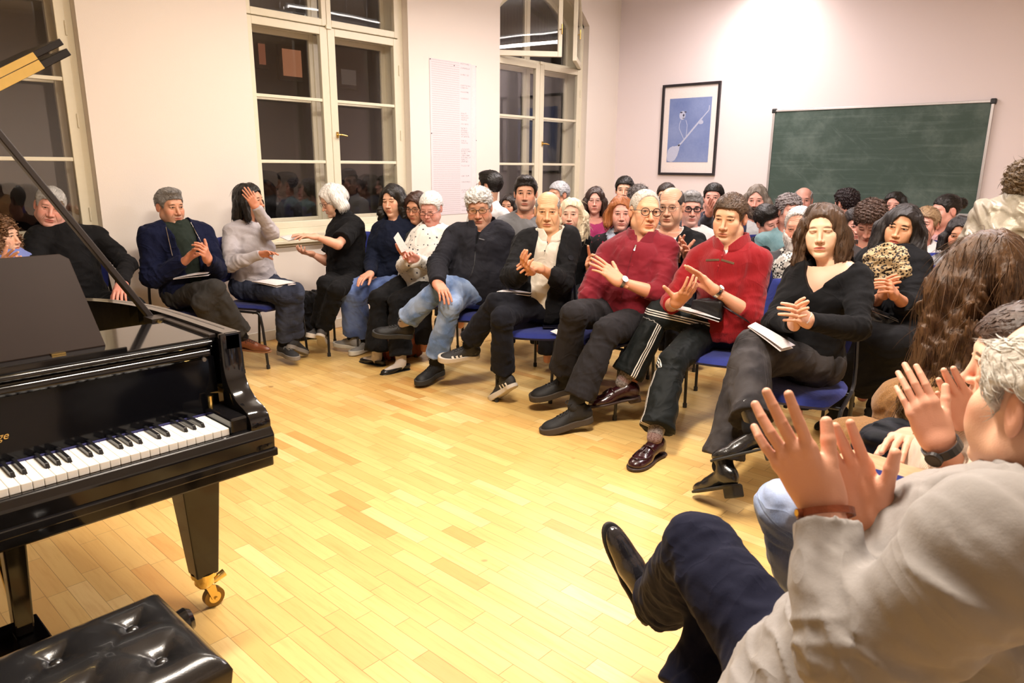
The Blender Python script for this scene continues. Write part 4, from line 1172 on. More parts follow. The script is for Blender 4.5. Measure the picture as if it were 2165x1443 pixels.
def window(n, x0, x1, fx0, fx1, opened=None):
    root = bpy.data.objects.new('window_%d' % n, None); scene.collection.objects.link(root); root.location = ((x0+x1)/2, YA+.1, Z0); root['kind'] = 'structure'
    y = YA+.10; zt = 2.575; xm = (fx0+fx1)/2-.018; ch = childmesh
    f = MB()
    f.span((x0, y-.02, Z0), (fx0+.012, YA+.36, ZS+.1)); f.span((fx1-.012, y-.02, Z0), (x1, YA+.36, ZS+.1)); f.span((x0, y-.03, Z0), (x1, YA+.36, .915))
    f.span((fx0, y+.005, zt-.02), (fx1, y+.05, zt+.02)); f.span((fx0, YA+.27, zt-.05), (fx1, YA+.34, zt+.05)); f.span((xm-.02, YA+.27, .9), (xm+.02, YA+.34, ZS+.3))
    nn = 16
    for i in range(nn):
        a, c = x0+(x1-x0)*i/nn, x0+(x1-x0)*(i+1)/nn
        f.prism([(a, y-.02, archz(a, x0, x1)-.035), (c, y-.02, archz(c, x0, x1)-.035), (c, y-.02, archz(c, x0, x1)+.01), (a, y-.02, archz(a, x0, x1)+.01)], (0, .28, 0))
    f.obj('window_frame', M_wood, root, bevel=.003)
    s = MB(); s.span((x0-.05, YA-.055, .80), (x1+.05, YA+.12, .828)); s.span((x0-.02, YA-.022, .775), (x1+.02, YA, .80)); s.span((x0, YA-.012, .828), (x1, YA+.09, .872)); s.obj('window_sill', M_wood, root, bevel=.004)
    g = MB()
    for j, (a, c) in enumerate(((fx0, xm-.002), (xm+.002, fx1))):
        sb = MB(); gl = MB(); sl, sr = ((.048, .072) if j == 0 else (.072, .062))
        sash(sb, a, c, .915, zt-.004, y, sl, sr, .058, .062, (1.982, 1.468)); gl.span((a+sl, y-.002, .97), (c-sr, y+.002, zt-.06))
        o = sb.obj('casement', M_wood, root, bevel=.004); gg = link('pane', gl.mesh('pane', M_glass)); gg.parent = o
        # outer casement
        sb = MB(); gl = MB(); sash(sb, a, c, .93, zt-.03, YA+.30, .055, .055, .06, .06, (1.982, 1.468)); gl.span((a+.05, YA+.298, .98), (c-.05, YA+.302, zt-.08))
        o = sb.obj('outer_casement', M_wood, root, bevel=.004); gg = link('pane', gl.mesh('pane', M_glass)); gg.parent = o
        for k, yy in enumerate((y, YA+.30)):
            sb = MB(); gl = MB(); ang = 0
            if opened and k == 0: ang = opened[j]
            archsash(sb, gl, a, c, zt+.004, x0, x1, y=0)
            hx = a if j == 0 else c
            R_ = Matrix.Translation((hx, yy, 0)) @ Matrix.Rotation(ang, 4, 'Z') @ Matrix.Translation((-hx, 0, 0))
            for q in (sb, gl): q.v = [tuple(R_ @ Vector(v)) for v in q.v]
            o = sb.obj('upper_casement', M_wood, root, bevel=.004); gg = link('pane', gl.mesh('pane', M_glass)); gg.parent = o
            if k == 0 and opened:
                h = MB(); e = R_ @ Vector(((c if j == 0 else a)+(-.03 if j == 0 else .03), -.03, 2.85)); e = np.array(e); h.tube([e, e+V(0, -.03, 0), e+V(0, -.03, -.05)], .006, 8); h.tube([e+V(0, -.03, .05), e+V(0, -.03, -.05)], .007, 8); o2 = h.obj('handle', M_brass, root, smooth=True)
    h = MB(); c = V(xm+.052, y-.025, 1.70); h.box(c, (.022, .012, .05)); h.tube([c+V(0, -.006, 0), c+V(0, -.035, 0), c+V(.02, -.042, 0), c+V(.075, -.042, -.008)], [.007, .008, .009, .006], 8); h.obj('handle', M_brass, root, smooth=True)
    h = MB()
    for zz in (2.3, 1.72, 1.1):
        for xx in (fx0+.006, fx1-.006): h.tube([(xx, y-.028, zz-.045), (xx, y-.028, zz+.045)], .006, 8)
    h.box((xm+.01, y-.03, zt), (.05, .02, .03)); h.obj('hinge', M_wood, root)
    return root
window(1, WX[0][0], WX[0][1], .24, 1.72)
window(2, WX[1][0], WX[1][1], 2.98, 4.48)
window(3, WX[2][0], WX[2][1], 5.79, 7.262, opened=(math.radians(-40), math.radians(33)))

# night outside: a dark building across the street with two lit windows
bd = thing('building', 'dark house across the street seen through the middle window, one window glowing orange', 'building', (4.5, 19, 0))
b = MB(); b.span((-6, 19, -2), (24, 22, 11)); b.obj('wall', plain('night_brick', (.05, .035, .03), .9), bd)
def lit(px0, px1, c, s, nm, py0, py1):
    A = CAM+ray(px0, py1)*(18.9/ray(px0, py1)[1]); B = CAM+ray(px1, py0)*(18.9/ray(px1, py0)[1])
    m = bpy.data.materials.new(nm); m.use_nodes = True; e = m.node_tree.nodes['Principled BSDF']; e.inputs['Base Color'].default_value = (0, 0, 0, 1); e.inputs['Emission Color'].default_value = (*c, 1); e.inputs['Emission Strength'].default_value = s
    fr_ = MB(); fr_.span((A[0]-.1, 18.85, A[2]-.1), (B[0]+.1, 18.98, B[2]+.1)); fo = fr_.obj('window', plain('dark_window_frame', (.06, .04, .03), .7), bd)
    g = MB(); g.span((A[0], 18.80, A[2]), (B[0], 18.84, B[2])); o = link('pane', g.mesh('pane', m)); o.parent = fo
lit(597, 632, (.9, .34, .16), .34, 'lit_curtain', 108, 160)
lit(546, 556, (.8, .25, .12), .22, 'lit_curtain_dim', 94, 136)
lit(720, 748, (.7, .55, .45), .08, 'lit_room_dim', 150, 178)

# ---------------------------------------------------------------- handwritten sheet taped to the wall
def paperlines():
    m, t, b = newmat('handwritten_paper', (.75, .7, .7), .8, spec=.2)
    co = t.n('ShaderNodeTexCoord').outputs['Object']; sp = t.n('ShaderNodeSeparateXYZ'); t.L(co, sp.inputs[0]); x, _, z = sp.outputs
    ln = t.m('DIVIDE', z, .0205); fr = t.m('FRACT', ln); row = t.m('FLOOR', ln)
    nz = t.noise(t.scalev(co, (1, 1, 1)), 150, 4, .8); n2 = t.noise(t.scalev(co, (1, 1, .12)), 60, 2)
    line = t.m('SUBTRACT', 1.0, t.step(t.m('ABSOLUTE', t.m('SUBTRACT', fr, .5)), .10, .20))
    left = t.m('MULTIPLY', t.step(x, 4.80, 4.81), t.m('SUBTRACT', 1.0, t.step(x, 5.165, 5.175)))
    scr = t.m('MULTIPLY', t.step(nz, .50, .60), t.m('SUBTRACT', 1.0, t.step(t.m('ABSOLUTE', t.m('SUBTRACT', fr, .5)), .25, .42)))
    wn = t.n('ShaderNodeTexWhiteNoise', noise_dimensions='1D'); t.L(row, wn.inputs['W']); rr = wn.outputs['Value']
    right = t.m('MULTIPLY', t.m('MULTIPLY', t.step(x, 5.18, 5.19), t.m('SUBTRACT', 1.0, t.step(x, t.m('ADD', 5.20, t.m('MULTIPLY', rr, .12)), t.m('ADD', 5.21, t.m('MULTIPLY', rr, .12))))), t.m('GREATER_THAN', rr, .45))
    ink = t.m('ADD', t.m('MULTIPLY', left, t.m('ADD', t.m('MULTIPLY', line, .20), t.m('MULTIPLY', scr, .16))), t.m('MULTIPLY', t.m('MULTIPLY', right, scr), .95), clamp=True)
    edge = t.m('MULTIPLY', t.step(x, 5.325, 5.33), .12)
    c = t.mix(ink, srgb(226, 214, 216), srgb(72, 70, 80)); c = t.mix(edge, c, srgb(180, 165, 165))
    t.L(c, b.inputs['Base Color']); return m
pr = thing('poster', 'tall handwritten lined sheet taped to the wall between the middle and far window', 'poster', (5.09, YA-.003, 1.0))
b = MB(); b.grid(lambda u, v: (4.779+.555*u, YA-.004-.0015*math.sin(u*9)*math.sin(v*5), .96+1.480*v), 10, 24); b.obj('sheet', paperlines(), pr)
b = MB(); b.grid(lambda u, v: (5.330+.076*u, YA-.004-.010*math.sin(u*PI)*1.0, .96+1.47*v), 6, 20); b.obj('side_sheet', plain('paper', srgb(228, 216, 216), .8), pr)
for x_, z_ in ((4.79, 2.43), (5.40, 2.42), (5.10, 2.40), (4.79, 1.75), (5.40, 1.7)):
    b = MB(); b.tube([(x_, YA-.004, z_), (x_, YA-.009, z_)], .005, 8); b.obj('pin', plain('dark_pin', (.05, .03, .04), .4), pr)

# ---------------------------------------------------------------- framed print on the far wall
def framed(name, label, o, ux, w, h, art=True, nrm_=None):
    """o: lower-left corner, ux: unit vector along the width, facing the room along nrm_"""
    ux = np.array(ux, float); uz = V(0, 0, 1); n = np.array(nrm_, float); root = thing(name, label, 'picture', tuple(o+ux*w/2))
    pt = lambda a, c, d=0: o+ux*a*w+uz*c*h+n*d
    f = MB(); t_ = .028; fr = np.array([ux, n, uz])
    f.box(pt(.5, 0, .015)+uz*t_/2, (w, .03, t_), fr); f.box(pt(.5, 1, .015)-uz*t_/2, (w, .03, t_), fr); f.box(pt(0, .5, .015)+ux*t_/2, (t_, .03, h-2*t_), fr); f.box(pt(1, .5, .015)-ux*t_/2, (t_, .03, h-2*t_), fr)
    f.obj('picture_frame', plain('dark_frame', (.018, .014, .018), .35), root, bevel=.002)
    g = MB(); g.box(pt(.5, .5, .006), (w-.03, .008, h-.03), fr); mt = g.obj('mat_board', plain('mat_board', srgb(236, 226, 222), .8), root)
    a0, a1, c0, c1 = .135, .865, .145, .845
    p_ = MB(); p_.box(pt((a0+a1)/2, (c0+c1)/2, .0115), ((a1-a0)*w, .002, (c1-c0)*h), fr)
    m, t, bs = newmat('blue_print', srgb(120, 140, 185), .6); co = t.n('ShaderNodeTexCoord').outputs['Object']; nn = t.noise(co, 3.5, 4); n3 = t.noise(co, 40, 4)
    t.L(t.mix(t.m('ADD', t.m('MULTIPLY', nn, .8), t.m('MULTIPLY', n3, .2)), srgb(78, 100, 160), srgb(150, 165, 205)), bs.inputs['Base Color']); pr_ = p_.obj('print', m, root)
    if art:
        W_ = plain('print_white_ink', srgb(184, 190, 214), .6); q = lambda x, y: pt(a0+(a1-a0)*x, c0+(c1-c0)*y, .0135)
        s = MB(); body = []
        bowl = [(.02, .02), (.0, .10), (.02, .19), (.07, .235), (.15, .25), (.24, .26), (.30, .285), (.31, .265), (.30, .20), (.26, .10), (.20, .03), (.12, .0)]
        s._add([q(.15, .13)]+[q(*x) for x in bowl], [(0, 1+i, 1+(i+1) % 12) for i in range(12)])
        def strip(pts, r):
            P_ = [q(*x) for x in pts]
            for A, B in zip(P_[:-1], P_[1:]):
                d = nrm(B-A); e = np.cross(d, n)*r; s._add([A-e, A+e, B+e, B-e], [(0, 1, 2, 3)])
        strip([(.27, .26), (.34, .30), (.80, .68)], .010); strip([(.80, .68), (.95, .80), (.955, .87)], .006)
        strip([(.30, .66), (.27, .60), (.27, .53), (.40, .36)], .0035); strip([(.42, .66), (.46, .58), (.45, .40)], .0035)
        for cx, cy, rx, ry in ((.33, .735, .075, .070), (.78, .62, .06, .032), (.14, .22, .05, .035)):
            s._add([q(cx+rx*math.cos(i*.4488), cy+ry*math.sin(i*.4488))+n*.0006 for i in range(14)], [tuple(range(14))])
        o2 = link('drawing', s.mesh('drawing', W_)); o2.parent = pr_
        k = MB()
        for cx, cy, rx, ry in ((.36, .735, .022, .022), (.30, .78, .03, .012), (.40, .785, .028, .010), (.36, .69, .03, .006)):
            k._add([pt(a0+(a1-a0)*(cx+rx*math.cos(i*.5236)), c0+(c1-c0)*(cy+ry*math.sin(i*.5236)), .0145) for i in range(12)], [tuple(range(12))])
        o3 = link('drawing_detail', k.mesh('drawing_detail', plain('print_dark_ink', srgb(70, 72, 95), .6))); o3.parent = pr_
    gl = MB(); gl.box(pt(.5, .5, .020), (w-.05, .002, h-.05), fr); m = bpy.data.materials.get('lens')
    return root
framed('framed_print', 'black-framed blue print of a lute player on the wall left of the blackboard', V(XB-.001, 4.79, 1.355), (0, -1, 0), .755, 1.052, nrm_=(-1, 0, 0))
framed('framed_print', 'blue framed picture on the wall behind the camera, seen mirrored in the middle window', V(4.55, YB+.001, 1.25), (1, 0, 0), .75, 1.05, art=False, nrm_=(0, 1, 0))

# ---------------------------------------------------------------- blackboard
def boardmat():
    m, t, b = newmat('blackboard_green', srgb(66, 84, 76), .75, spec=.25); co = t.n('ShaderNodeTexCoord').outputs['Object']
    n1 = t.noise(t.scalev(co, (1, 1, 1)), 2.6, 6, .65); n2 = t.noise(t.scalev(co, (1, .25, 6)), 5, 4, .7); ro = t.n('ShaderNodeVectorRotate'); ro.inputs['Axis'].default_value = (1, 0, 0); ro.inputs['Angle'].default_value = .9; t.L(co, ro.inputs['Vector'])
    n3 = t.noise(t.scalev(ro.outputs[0], (1, 5, .8)), 3.5, 5, .7)
    f = t.m('ADD', t.m('MULTIPLY', t.step(n1, .42, .72), .4), t.m('ADD', t.m('MULTIPLY', t.step(n2, .5, .75), .22), t.m('MULTIPLY', t.step(n3, .54, .85), .32)))
    t.L(t.mix(f, srgb(66, 82, 75), srgb(122, 136, 130)), b.inputs['Base Color']); return m
bb = thing('blackboard', 'large green blackboard with smeared chalk in an aluminium frame', 'blackboard', (XB-.02, 2.37, 1.03))
y0, y1, z0, z1 = 1.345, 3.392, 1.015, 2.062; alu = plain('aluminium', (.62, .60, .60), .35, metal=.8)
b = MB(); b.span((XB-.022, y0+.02, z0+.02), (XB-.006, y1-.02, z1-.02)); b.obj('board', boardmat(), bb)
b = MB()
for A, B in (((XB-.032, y0, z0), (XB, y1, z0+.028)), ((XB-.032, y0, z1-.022), (XB, y1, z1)), ((XB-.032, y0, z0+.028), (XB, y0+.024, z1-.022)), ((XB-.032, y1-.024, z0+.028), (XB, y1, z1-.022))): b.span(A, B)
b.obj('board_frame', alu, bb, bevel=.003)
for yy in (y0, y1):
    for zz in (z0, z1):
        b = MB(); b.box((XB-.018, yy+(.012 if yy == y0 else -.012), zz+(.012 if zz == z0 else -.012)), (.040, .050, .050)); b.obj('corner_cap', plain('black_plastic', (.02, .02, .022), .4), bb, bevel=.01)
b = MB(); b.span((XB-.075, y0+.05, z0-.02), (XB-.0, y1-.05, z0+.002)); b.span((XB-.080, y0+.05, z0-.02), (XB-.072, y1-.05, z0+.014)); b.obj('chalk_tray', alu, bb, bevel=.002)

# ---------------------------------------------------------------- pendant luminaires
def emis(name, c, s):
    m = bpy.data.materials.new(name); m.use_nodes = True; e = m.node_tree.nodes['Principled BSDF']; m.cycles.emission_sampling = 'NONE'; e.inputs['Base Color'].default_value = (.8, .8, .8, 1); e.inputs['Emission Color'].default_value = (*c, 1); e.inputs['Emission Strength'].default_value = s; return m
M_tube = emis('lit_tube', (1, .93, .88), 14.0); M_lum = plain('white_enamel', (.7, .7, .7), .4)
for i, ((lx, ly), LZ, pw, lc) in enumerate(LUM):
    where = ['above the pianist', 'near the window wall by the piano', 'near the window wall over the audience', 'over the middle of the audience', 'over the rear rows by the framed print'][i]
    r = thing('pendant_lamp', 'long white pendant strip lamp hanging '+where, 'lamp', (lx, ly, LZ), 'pendant strip lamps')
    b = MB(); b.span((lx-.62, ly-.012, LZ+.0), (lx+.62, ly+.012, LZ+.09)); b.obj('housing', M_lum, r, bevel=.004)
    b = MB()
    for s in (-1, 1): b.tube([(lx-.6, ly+s*.035, LZ+.05), (lx+.6, ly+s*.035, LZ+.05)], .016, 10); 
    b.obj('tube', M_tube, r, smooth=True)
    b = MB()
    for k in range(25): b.box((lx-.6+k*.05, ly, LZ+.02), (.003, .14, .035))
    for s in (-1, 1): b.box((lx, ly+s*.07, LZ+.02), (1.22, .004, .04))
    b.obj('louvre', M_lum, r)
    for s in (-1, 1):
        b = MB(); b.tube([(lx+s*.45, ly, LZ+.08), (lx+s*.45, ly, CEIL)], .003, 6); b.obj('suspension_wire', alu, r)
# wall spot near the blackboard
sp_ = thing('spotlight', 'small white ceiling spotlight washing the far wall above the blackboard', 'lamp', (7.25, 3.5, 3.40))
b = MB(); b.tube([(7.25, 3.5, CEIL), (7.25, 3.5, 3.47)], .012, 10); b.tube([(7.20, 3.5, 3.50), (7.33, 3.5, 3.40)], [.05, .06], 20); b.obj('lamp_head', M_lum, sp_, smooth=True)
l = bpy.data.lights.new('spot_light', 'SPOT'); l.energy = 34; l.color = (1, .90, .84); l.spot_size = math.radians(105); l.spot_blend = 1.0; l.shadow_soft_size = .06
o = bpy.data.objects.new('spot_light', l); scene.collection.objects.link(o); o.location = (7.35, 3.48, 3.38)
d = Vector((7.945, 3.45, 2.86))-Vector(o.location); o.rotation_euler = d.to_track_quat('-Z', 'Y').to_euler()
# ---------------------------------------------------------------- grand piano (keyboard along x, tail towards the window wall)
def lacquer():
    m, t, b = newmat('black_piano_lacquer', (.006, .0055, .006), .07, spec=.42, coat=.12); b.inputs['Coat Roughness'].default_value = .04
    co = t.n('ShaderNodeTexCoord').outputs['Object']; n = t.noise(co, 3, 3); t.L(t.m('ADD', .05, t.m('MULTIPLY', n, .07)), b.inputs['Roughness']); return m
M_lac = lacquer(); M_satin = plain('satin_black', (.016, .012, .011), .38)
M_desk = plain('music_desk_satin', (.020, .012, .009), .55, vary=.2, nscale=6, spec=.10)
M_gold = plain('polished_brass', (.80, .58, .20), .18, metal=1)
PX0, PX1 = -.525, .955; RT = .976; YF = 1.79      # left and right outer faces, rim top, front of the key slip
pia = thing('grand_piano', 'black grand piano with its lid propped open and keyboard facing the camera', 'piano', ((PX0+PX1)/2, 2.6, 0))
RTH = .045
def rimpts():
    pts = [V(PX1, 1.94, 0), V(PX1, 2.30, 0), V(PX1-.01, 2.52, 0), V(PX1-.06, 2.72, 0), V(PX1-.16, 2.88, 0), V(PX1-.30, 3.00, 0), V(PX1-.46, 3.11, 0), V(PX1-.62, 3.24, 0), V(PX1-.80, 3.36, 0), V(PX1-1.02, 3.44, 0), V(PX1-1.24, 3.42, 0), V(PX0+.06, 3.30, 0), V(PX0, 3.12, 0), V(PX0, 2.4, 0), V(PX0, 1.94, 0)]
    # smooth by subdividing (Chaikin)
    for _ in range(2):
        q = [pts[0]]
        for a, b in zip(pts[:-1], pts[1:]): q += [a*.75+b*.25, a*.25+b*.75]
        pts = q+[pts[-1]]
    return pts
rp = rimpts()
def offset(pts, d):
    out = []
    for i, p in enumerate(pts):
        t_ = nrm(pts[min(i+1, len(pts)-1)]-pts[max(i-1, 0)]); out.append(p+d*V(-t_[1], t_[0], 0))
    return out
ri_ = offset(rp, RTH)
b = MB()
for i in range(len(rp)-1):
    a, c, d, e = rp[i], rp[i+1], ri_[i+1], ri_[i]
    v0 = [a+V(0, 0, .62), c+V(0, 0, .62), d+V(0, 0, .62), e+V(0, 0, .62), a+V(0, 0, RT), c+V(0, 0, RT), d+V(0, 0, RT), e+V(0, 0, RT)]
    b._add(v0, [(0, 1, 5, 4), (2, 3, 7, 6), (4, 5, 6, 7), (3, 2, 1, 0)])
b._add([rp[0]+V(0, 0, .62), ri_[0]+V(0, 0, .62), ri_[0]+V(0, 0, RT), rp[0]+V(0, 0, RT)], [(0, 1, 2, 3)])
b.obj('rim', M_lac, pia, smooth=True)
b = MB(); 
st = [p+V(0, 0, RT+.0015) for p in offset(rp, .014)][2:26]; s2 = [p+V(0, 0, RT+.0015) for p in offset(rp, .017)][2:26]
b._add(st+s2, [(i, i+1, len(st)+i+1, len(st)+i) for i in range(len(st)-1)]); b.obj('rim_inlay', M_satin, pia)
# soundboard, iron plate and strings seen over the rim
b = MB(); cen = V(.1, 2.7, .80); ins = [p+V(0, 0, .80) for p in offset(rp, RTH)]; b._add([cen]+ins, [(0, i, i+1) for i in range(1, len(ins))]); b.obj('iron_plate', plain('gold_painted_iron', (.35, .22, .06), .4, metal=.6), pia)
b = MB()
for i in range(60):
    x = PX0+.10+i*.020; b.tube([(x, 2.28, .845), (x-.10, min(3.25, 3.35-max(0, (x-.1))*.75), .845)], .0009, 4, cap=False)
b.obj('strings', plain('steel_string', (.5, .45, .4), .3, metal=1), pia)
# key bed, slip, arms
b = MB(); b.span((PX0, 1.80, .60), (PX1, 2.30, .66)); b.obj('key_bed', M_lac, pia, bevel=.006)
b = MB(); b.prism([(PX0, YF, .637), (PX0, YF-.004, .700), (PX0, YF+.012, .722), (PX0, YF+.028, .722), (PX0, YF+.028, .637)], (PX1-PX0, 0, 0)); b.obj('key_slip', M_lac, pia, bevel=.004)
b = MB(); b.span((PX0, YF-.010, .636), (PX1+.004, YF+.02, .660)); b.obj('slip_moulding', M_lac, pia, bevel=.004)
def armprof():
    P_ = [(1.96, .645), (1.96, RT), (1.94, RT)]
    P_ += [(1.940, .93), (1.938, .885), (1.933, .86), (1.922, .835), (1.905, .812), (1.882, .794), (1.862, .785), (1.842, .779), (1.822, .770), (1.808, .756), (1.801, .738), (1.801, .722), (1.806, .712), (1.797, .706), (1.788, .692), (1.786, .645)]
    return P_
for s, x in ((1, PX1), (-1, PX0)):
    b = MB(); pf = armprof(); x0 = x-.062 if s == 1 else x
    b.prism([(x0, y, z) for y, z in pf], (.062, 0, 0)); b.obj('arm', M_lac, pia, bevel=.006, smooth=True)
    b = MB(); xb = x-.062-.050 if s == 1 else x+.062; b.span((xb, 1.815, .70), (xb+.050, 1.975, .765)); b.obj('key_block', M_lac, pia, bevel=.006)
    b = MB(); xk = x-.10 if s == 1 else x+.095; b.tube([(xk, 1.955, .76), (xk, 1.955, .80)], .008, 10); b.obj('block_pin', M_gold, pia)
# keys
KX1 = PX1-.062-.052; KW = .0235; NK = 52; yk0, yk1, zk = 1.822, 1.972, .740
M_key = plain('white_key', srgb(245, 242, 235), .22, vary=.01); M_bk = plain('black_key', (.012, .012, .013), .22)
kroot = []
for i in range(NK):
    x = KX1-(i+1)*KW
    b = MB(); b.box((x+KW/2, (yk0+yk1)/2, zk-.010), (KW-.0012, yk1-yk0, .020)); b.obj('white_key', M_key, pia, bevel=.0015)
# from the treble end the top white key is C; walking down C B A G F E D
names = ['C', 'B', 'A', 'G', 'F', 'E', 'D']
for i in range(NK-1):
    if names[i % 7] in ('C', 'F'): continue     # no black key between C-B and F-E
    x = KX1-(i+1)*KW
    b = MB(); w0, w1 = .0052, .0042; ya, yb = yk0+.052, yk1
    b._add([(x-w0, ya, zk-.002), (x+w0, ya, zk-.002), (x+w0, yb, zk-.002), (x-w0, yb, zk-.002), (x-w1, ya+.008, zk+.012), (x+w1, ya+.008, zk+.012), (x+w1, yb, zk+.012), (x-w1, yb, zk+.012)],
           [(3, 2, 1, 0), (4, 5, 6, 7), (0, 1, 5, 4), (1, 2, 6, 5), (2, 3, 7, 6), (3, 0, 4, 7)])
    b.obj('black_key', M_bk, pia, bevel=.001)
b = MB(); b.span((PX0+.11, yk1-.004, zk-.01), (PX1-.11, yk1+.006, zk+.004)); b.obj('key_felt', plain('blue_felt', (.02, .02, .09), .9), pia)
# fallboard leaning back, its top moulding and name
b = MB(); b.prism([(PX0+.064, yk1+.004, .742), (PX0+.064, 1.990, .905), (PX0+.064, 2.03, .905), (PX0+.064, 2.02, .742)], (PX1-PX0-.128, 0, 0)); b.obj('fallboard', plain('fallboard_lacquer', (.003, .003, .004), .08, spec=.22), pia)
b = MB(); b.tube([(PX0+.07, 1.997, .915), (PX1-.075, 1.997, .915)], .016, 14); b.span((PX0+.07, 1.995, .90), (PX1-.075, 2.05, .93)); b.obj('fallboard_rail', M_lac, pia, smooth=True)
b = MB()
for y, z, r in ((1.992, .945, .009), (1.995, .930, .006)): b.tube([(PX0+.07, y, z), (PX1-.066, y, z)], r, 10)
b.span((PX0+.062, 1.995, .93), (PX1-.062, 2.05, .952)); b.obj('desk_rail', M_lac, pia, smooth=True)
b = MB(); b.tube([(PX1-.10, 1.975, .905), (PX1-.10, 1.968, .905)], .006, 12); b.obj('fallboard_screw', plain('dull_steel', (.3, .3, .3), .4, metal=1), pia)
cu_ = bpy.data.curves.new('maker_name', 'FONT'); cu_.body = 'ge'; cu_.size = .026; cu_.extrude = .0004; cu_.shear = .35; cu_.align_x = 'RIGHT'
cu_.materials.append(M_gold); o = bpy.data.objects.new('maker_name', cu_); scene.collection.objects.link(o)
an = math.atan2(.905-.742, 1.990-yk1-.004)
# read off where the lettering stands on the fallboard
_d = ray(18, 926); _n = np.cross(V(1, 0, 0), nrm(V(0, 1.990-yk1-.004, .163))); _p0 = V(0, yk1+.004, .742); _p = CAM+_d*((_p0-CAM)@_n/(_d@_n))
_me = bpy.data.meshes.new_from_object(o); bpy.data.objects.remove(o); _me.transform(Matrix.Translation(tuple(_p+V(0, -.0012, 0))) @ Matrix.Rotation(an, 4, 'X'))
childmesh('maker_name', _me, pia)
# top shelf (music shelf) with desk
b = MB(); b.span((PX0+.052, 2.00, .945), (PX1-.050, 2.31, .960)); b.obj('music_shelf', M_lac, pia, bevel=.003)
for xa in (PX1-.068, PX0+.045):
    b = MB(); b.span((xa, 2.0, .955), (xa+.023, 2.32, .968)); b.obj('shelf_rail', M_satin, pia, bevel=.003)
dk = V(.215, 0, 0); A0, A1 = -.195, .632
b = MB(); b.span((A0-.02, 2.00, .955), (A1+.035, 2.055, .972)); b.obj('desk_ledge', M_lac, pia, bevel=.003)
b = MB(); lean = V(0, .145, .238); pts = [V(A0, 2.052, .972), V(A1, 2.052, .972), V(A1-.02, 2.052, .972)+lean*.94, V(A1-.04, 2.052, .972)+lean, V(A0+.04, 2.052, .972)+lean, V(A0+.02, 2.052, .972)+lean*.94]
b.prism(pts, V(0, .012, -.007)); b.obj('music_desk', M_desk, pia, bevel=.003)
b = MB(); b.box((.515, 2.043, .9745), (.032, .018, .004)); b.obj('desk_hinge', M_gold, pia)
b = MB(); b.tube([(.50, 2.28, .965), (.50, 2.17, 1.10)], .006, 8); b.obj('desk_prop', M_gold, pia)
# inner wall behind the shelf
b = MB(); b.span((PX0+.045, 2.31, .80), (PX1-.045, 2.325, .955)); b.obj('belly_rail', M_satin, pia)
# lid: main lid hinged on the bass side, front flap folded back on top of it
TH_ = math.radians(31.1); ex = V(math.cos(TH_), 0, math.sin(TH_)); en = V(-math.sin(TH_), 0, math.cos(TH_)); hg = V(PX0, 0, RT+.004)
LYF = 2.375
outl = [p for p in rp if p[1] > LYF+.02]; outl = [V(PX1, LYF, 0)]+outl+[V(PX0, LYF, 0)]
def onlid(p, u=0): return V(0, p[1], 0)+hg+ex*(p[0]-PX0)+en*u
b = MB(); b.prism([onlid(p) for p in outl], en*.020); b.obj('lid', M_lac, pia, bevel=.002)
fl = [V(PX1, LYF, 0), V(PX1, LYF+.34, 0), V(PX1-.10, LYF+.43, 0), V(PX0, LYF+.43, 0), V(PX0, LYF, 0)]
b = MB(); b.prism([onlid(p, .030) for p in fl], en*.018); b.obj('lid_front_flap', M_lac, pia, bevel=.002)
b = MB(); b.prism([onlid(V(PX1-.085, LYF-.003, 0), .001), onlid(V(PX0, LYF-.003, 0), .001), onlid(V(PX0, LYF-.003, 0), .026), onlid(V(PX1-.085, LYF-.003, 0), .0255)], (0, -.002, 0))
b.prism([onlid(V(PX1-.085, LYF-.003, 0), .0275), onlid(V(PX0, LYF-.003, 0), .028), onlid(V(PX0, LYF-.003, 0), .047), onlid(V(PX1-.085, LYF-.003, 0), .047)], (0, -.002, 0))
for k in range(12): b.tube([onlid(V(PX1-.22-k*.1, LYF-.005, 0), .015), onlid(V(PX1-.22-k*.1, LYF-.007, 0), .015)], .0035, 8)
b.obj('lid_hinge', M_gold, pia)
# prop stick
S0 = V(.895, 2.40, RT-.04); S1 = V(.895, 2.40, RT)+V(-.33, .03, .53)*1.21
b = MB(); d = nrm(S1-S0); e1 = nrm(np.cross(d, V(0, 1, 0))); b.box((S0+S1)/2, (float(np.linalg.norm(S1-S0)), .034, .018), np.array([d, V(0, 1, 0), e1])); b.obj('lid_prop', M_satin, pia, bevel=.003)
b = MB(); b.box((.882, 2.36, RT-.018), (.05, .07, .02)); b.tube([(.875, 2.325, RT-.02), (.875, 2.312, RT-.02)], .009, 14, mi=1); b.obj('prop_bracket', [M_satin, M_gold], pia)
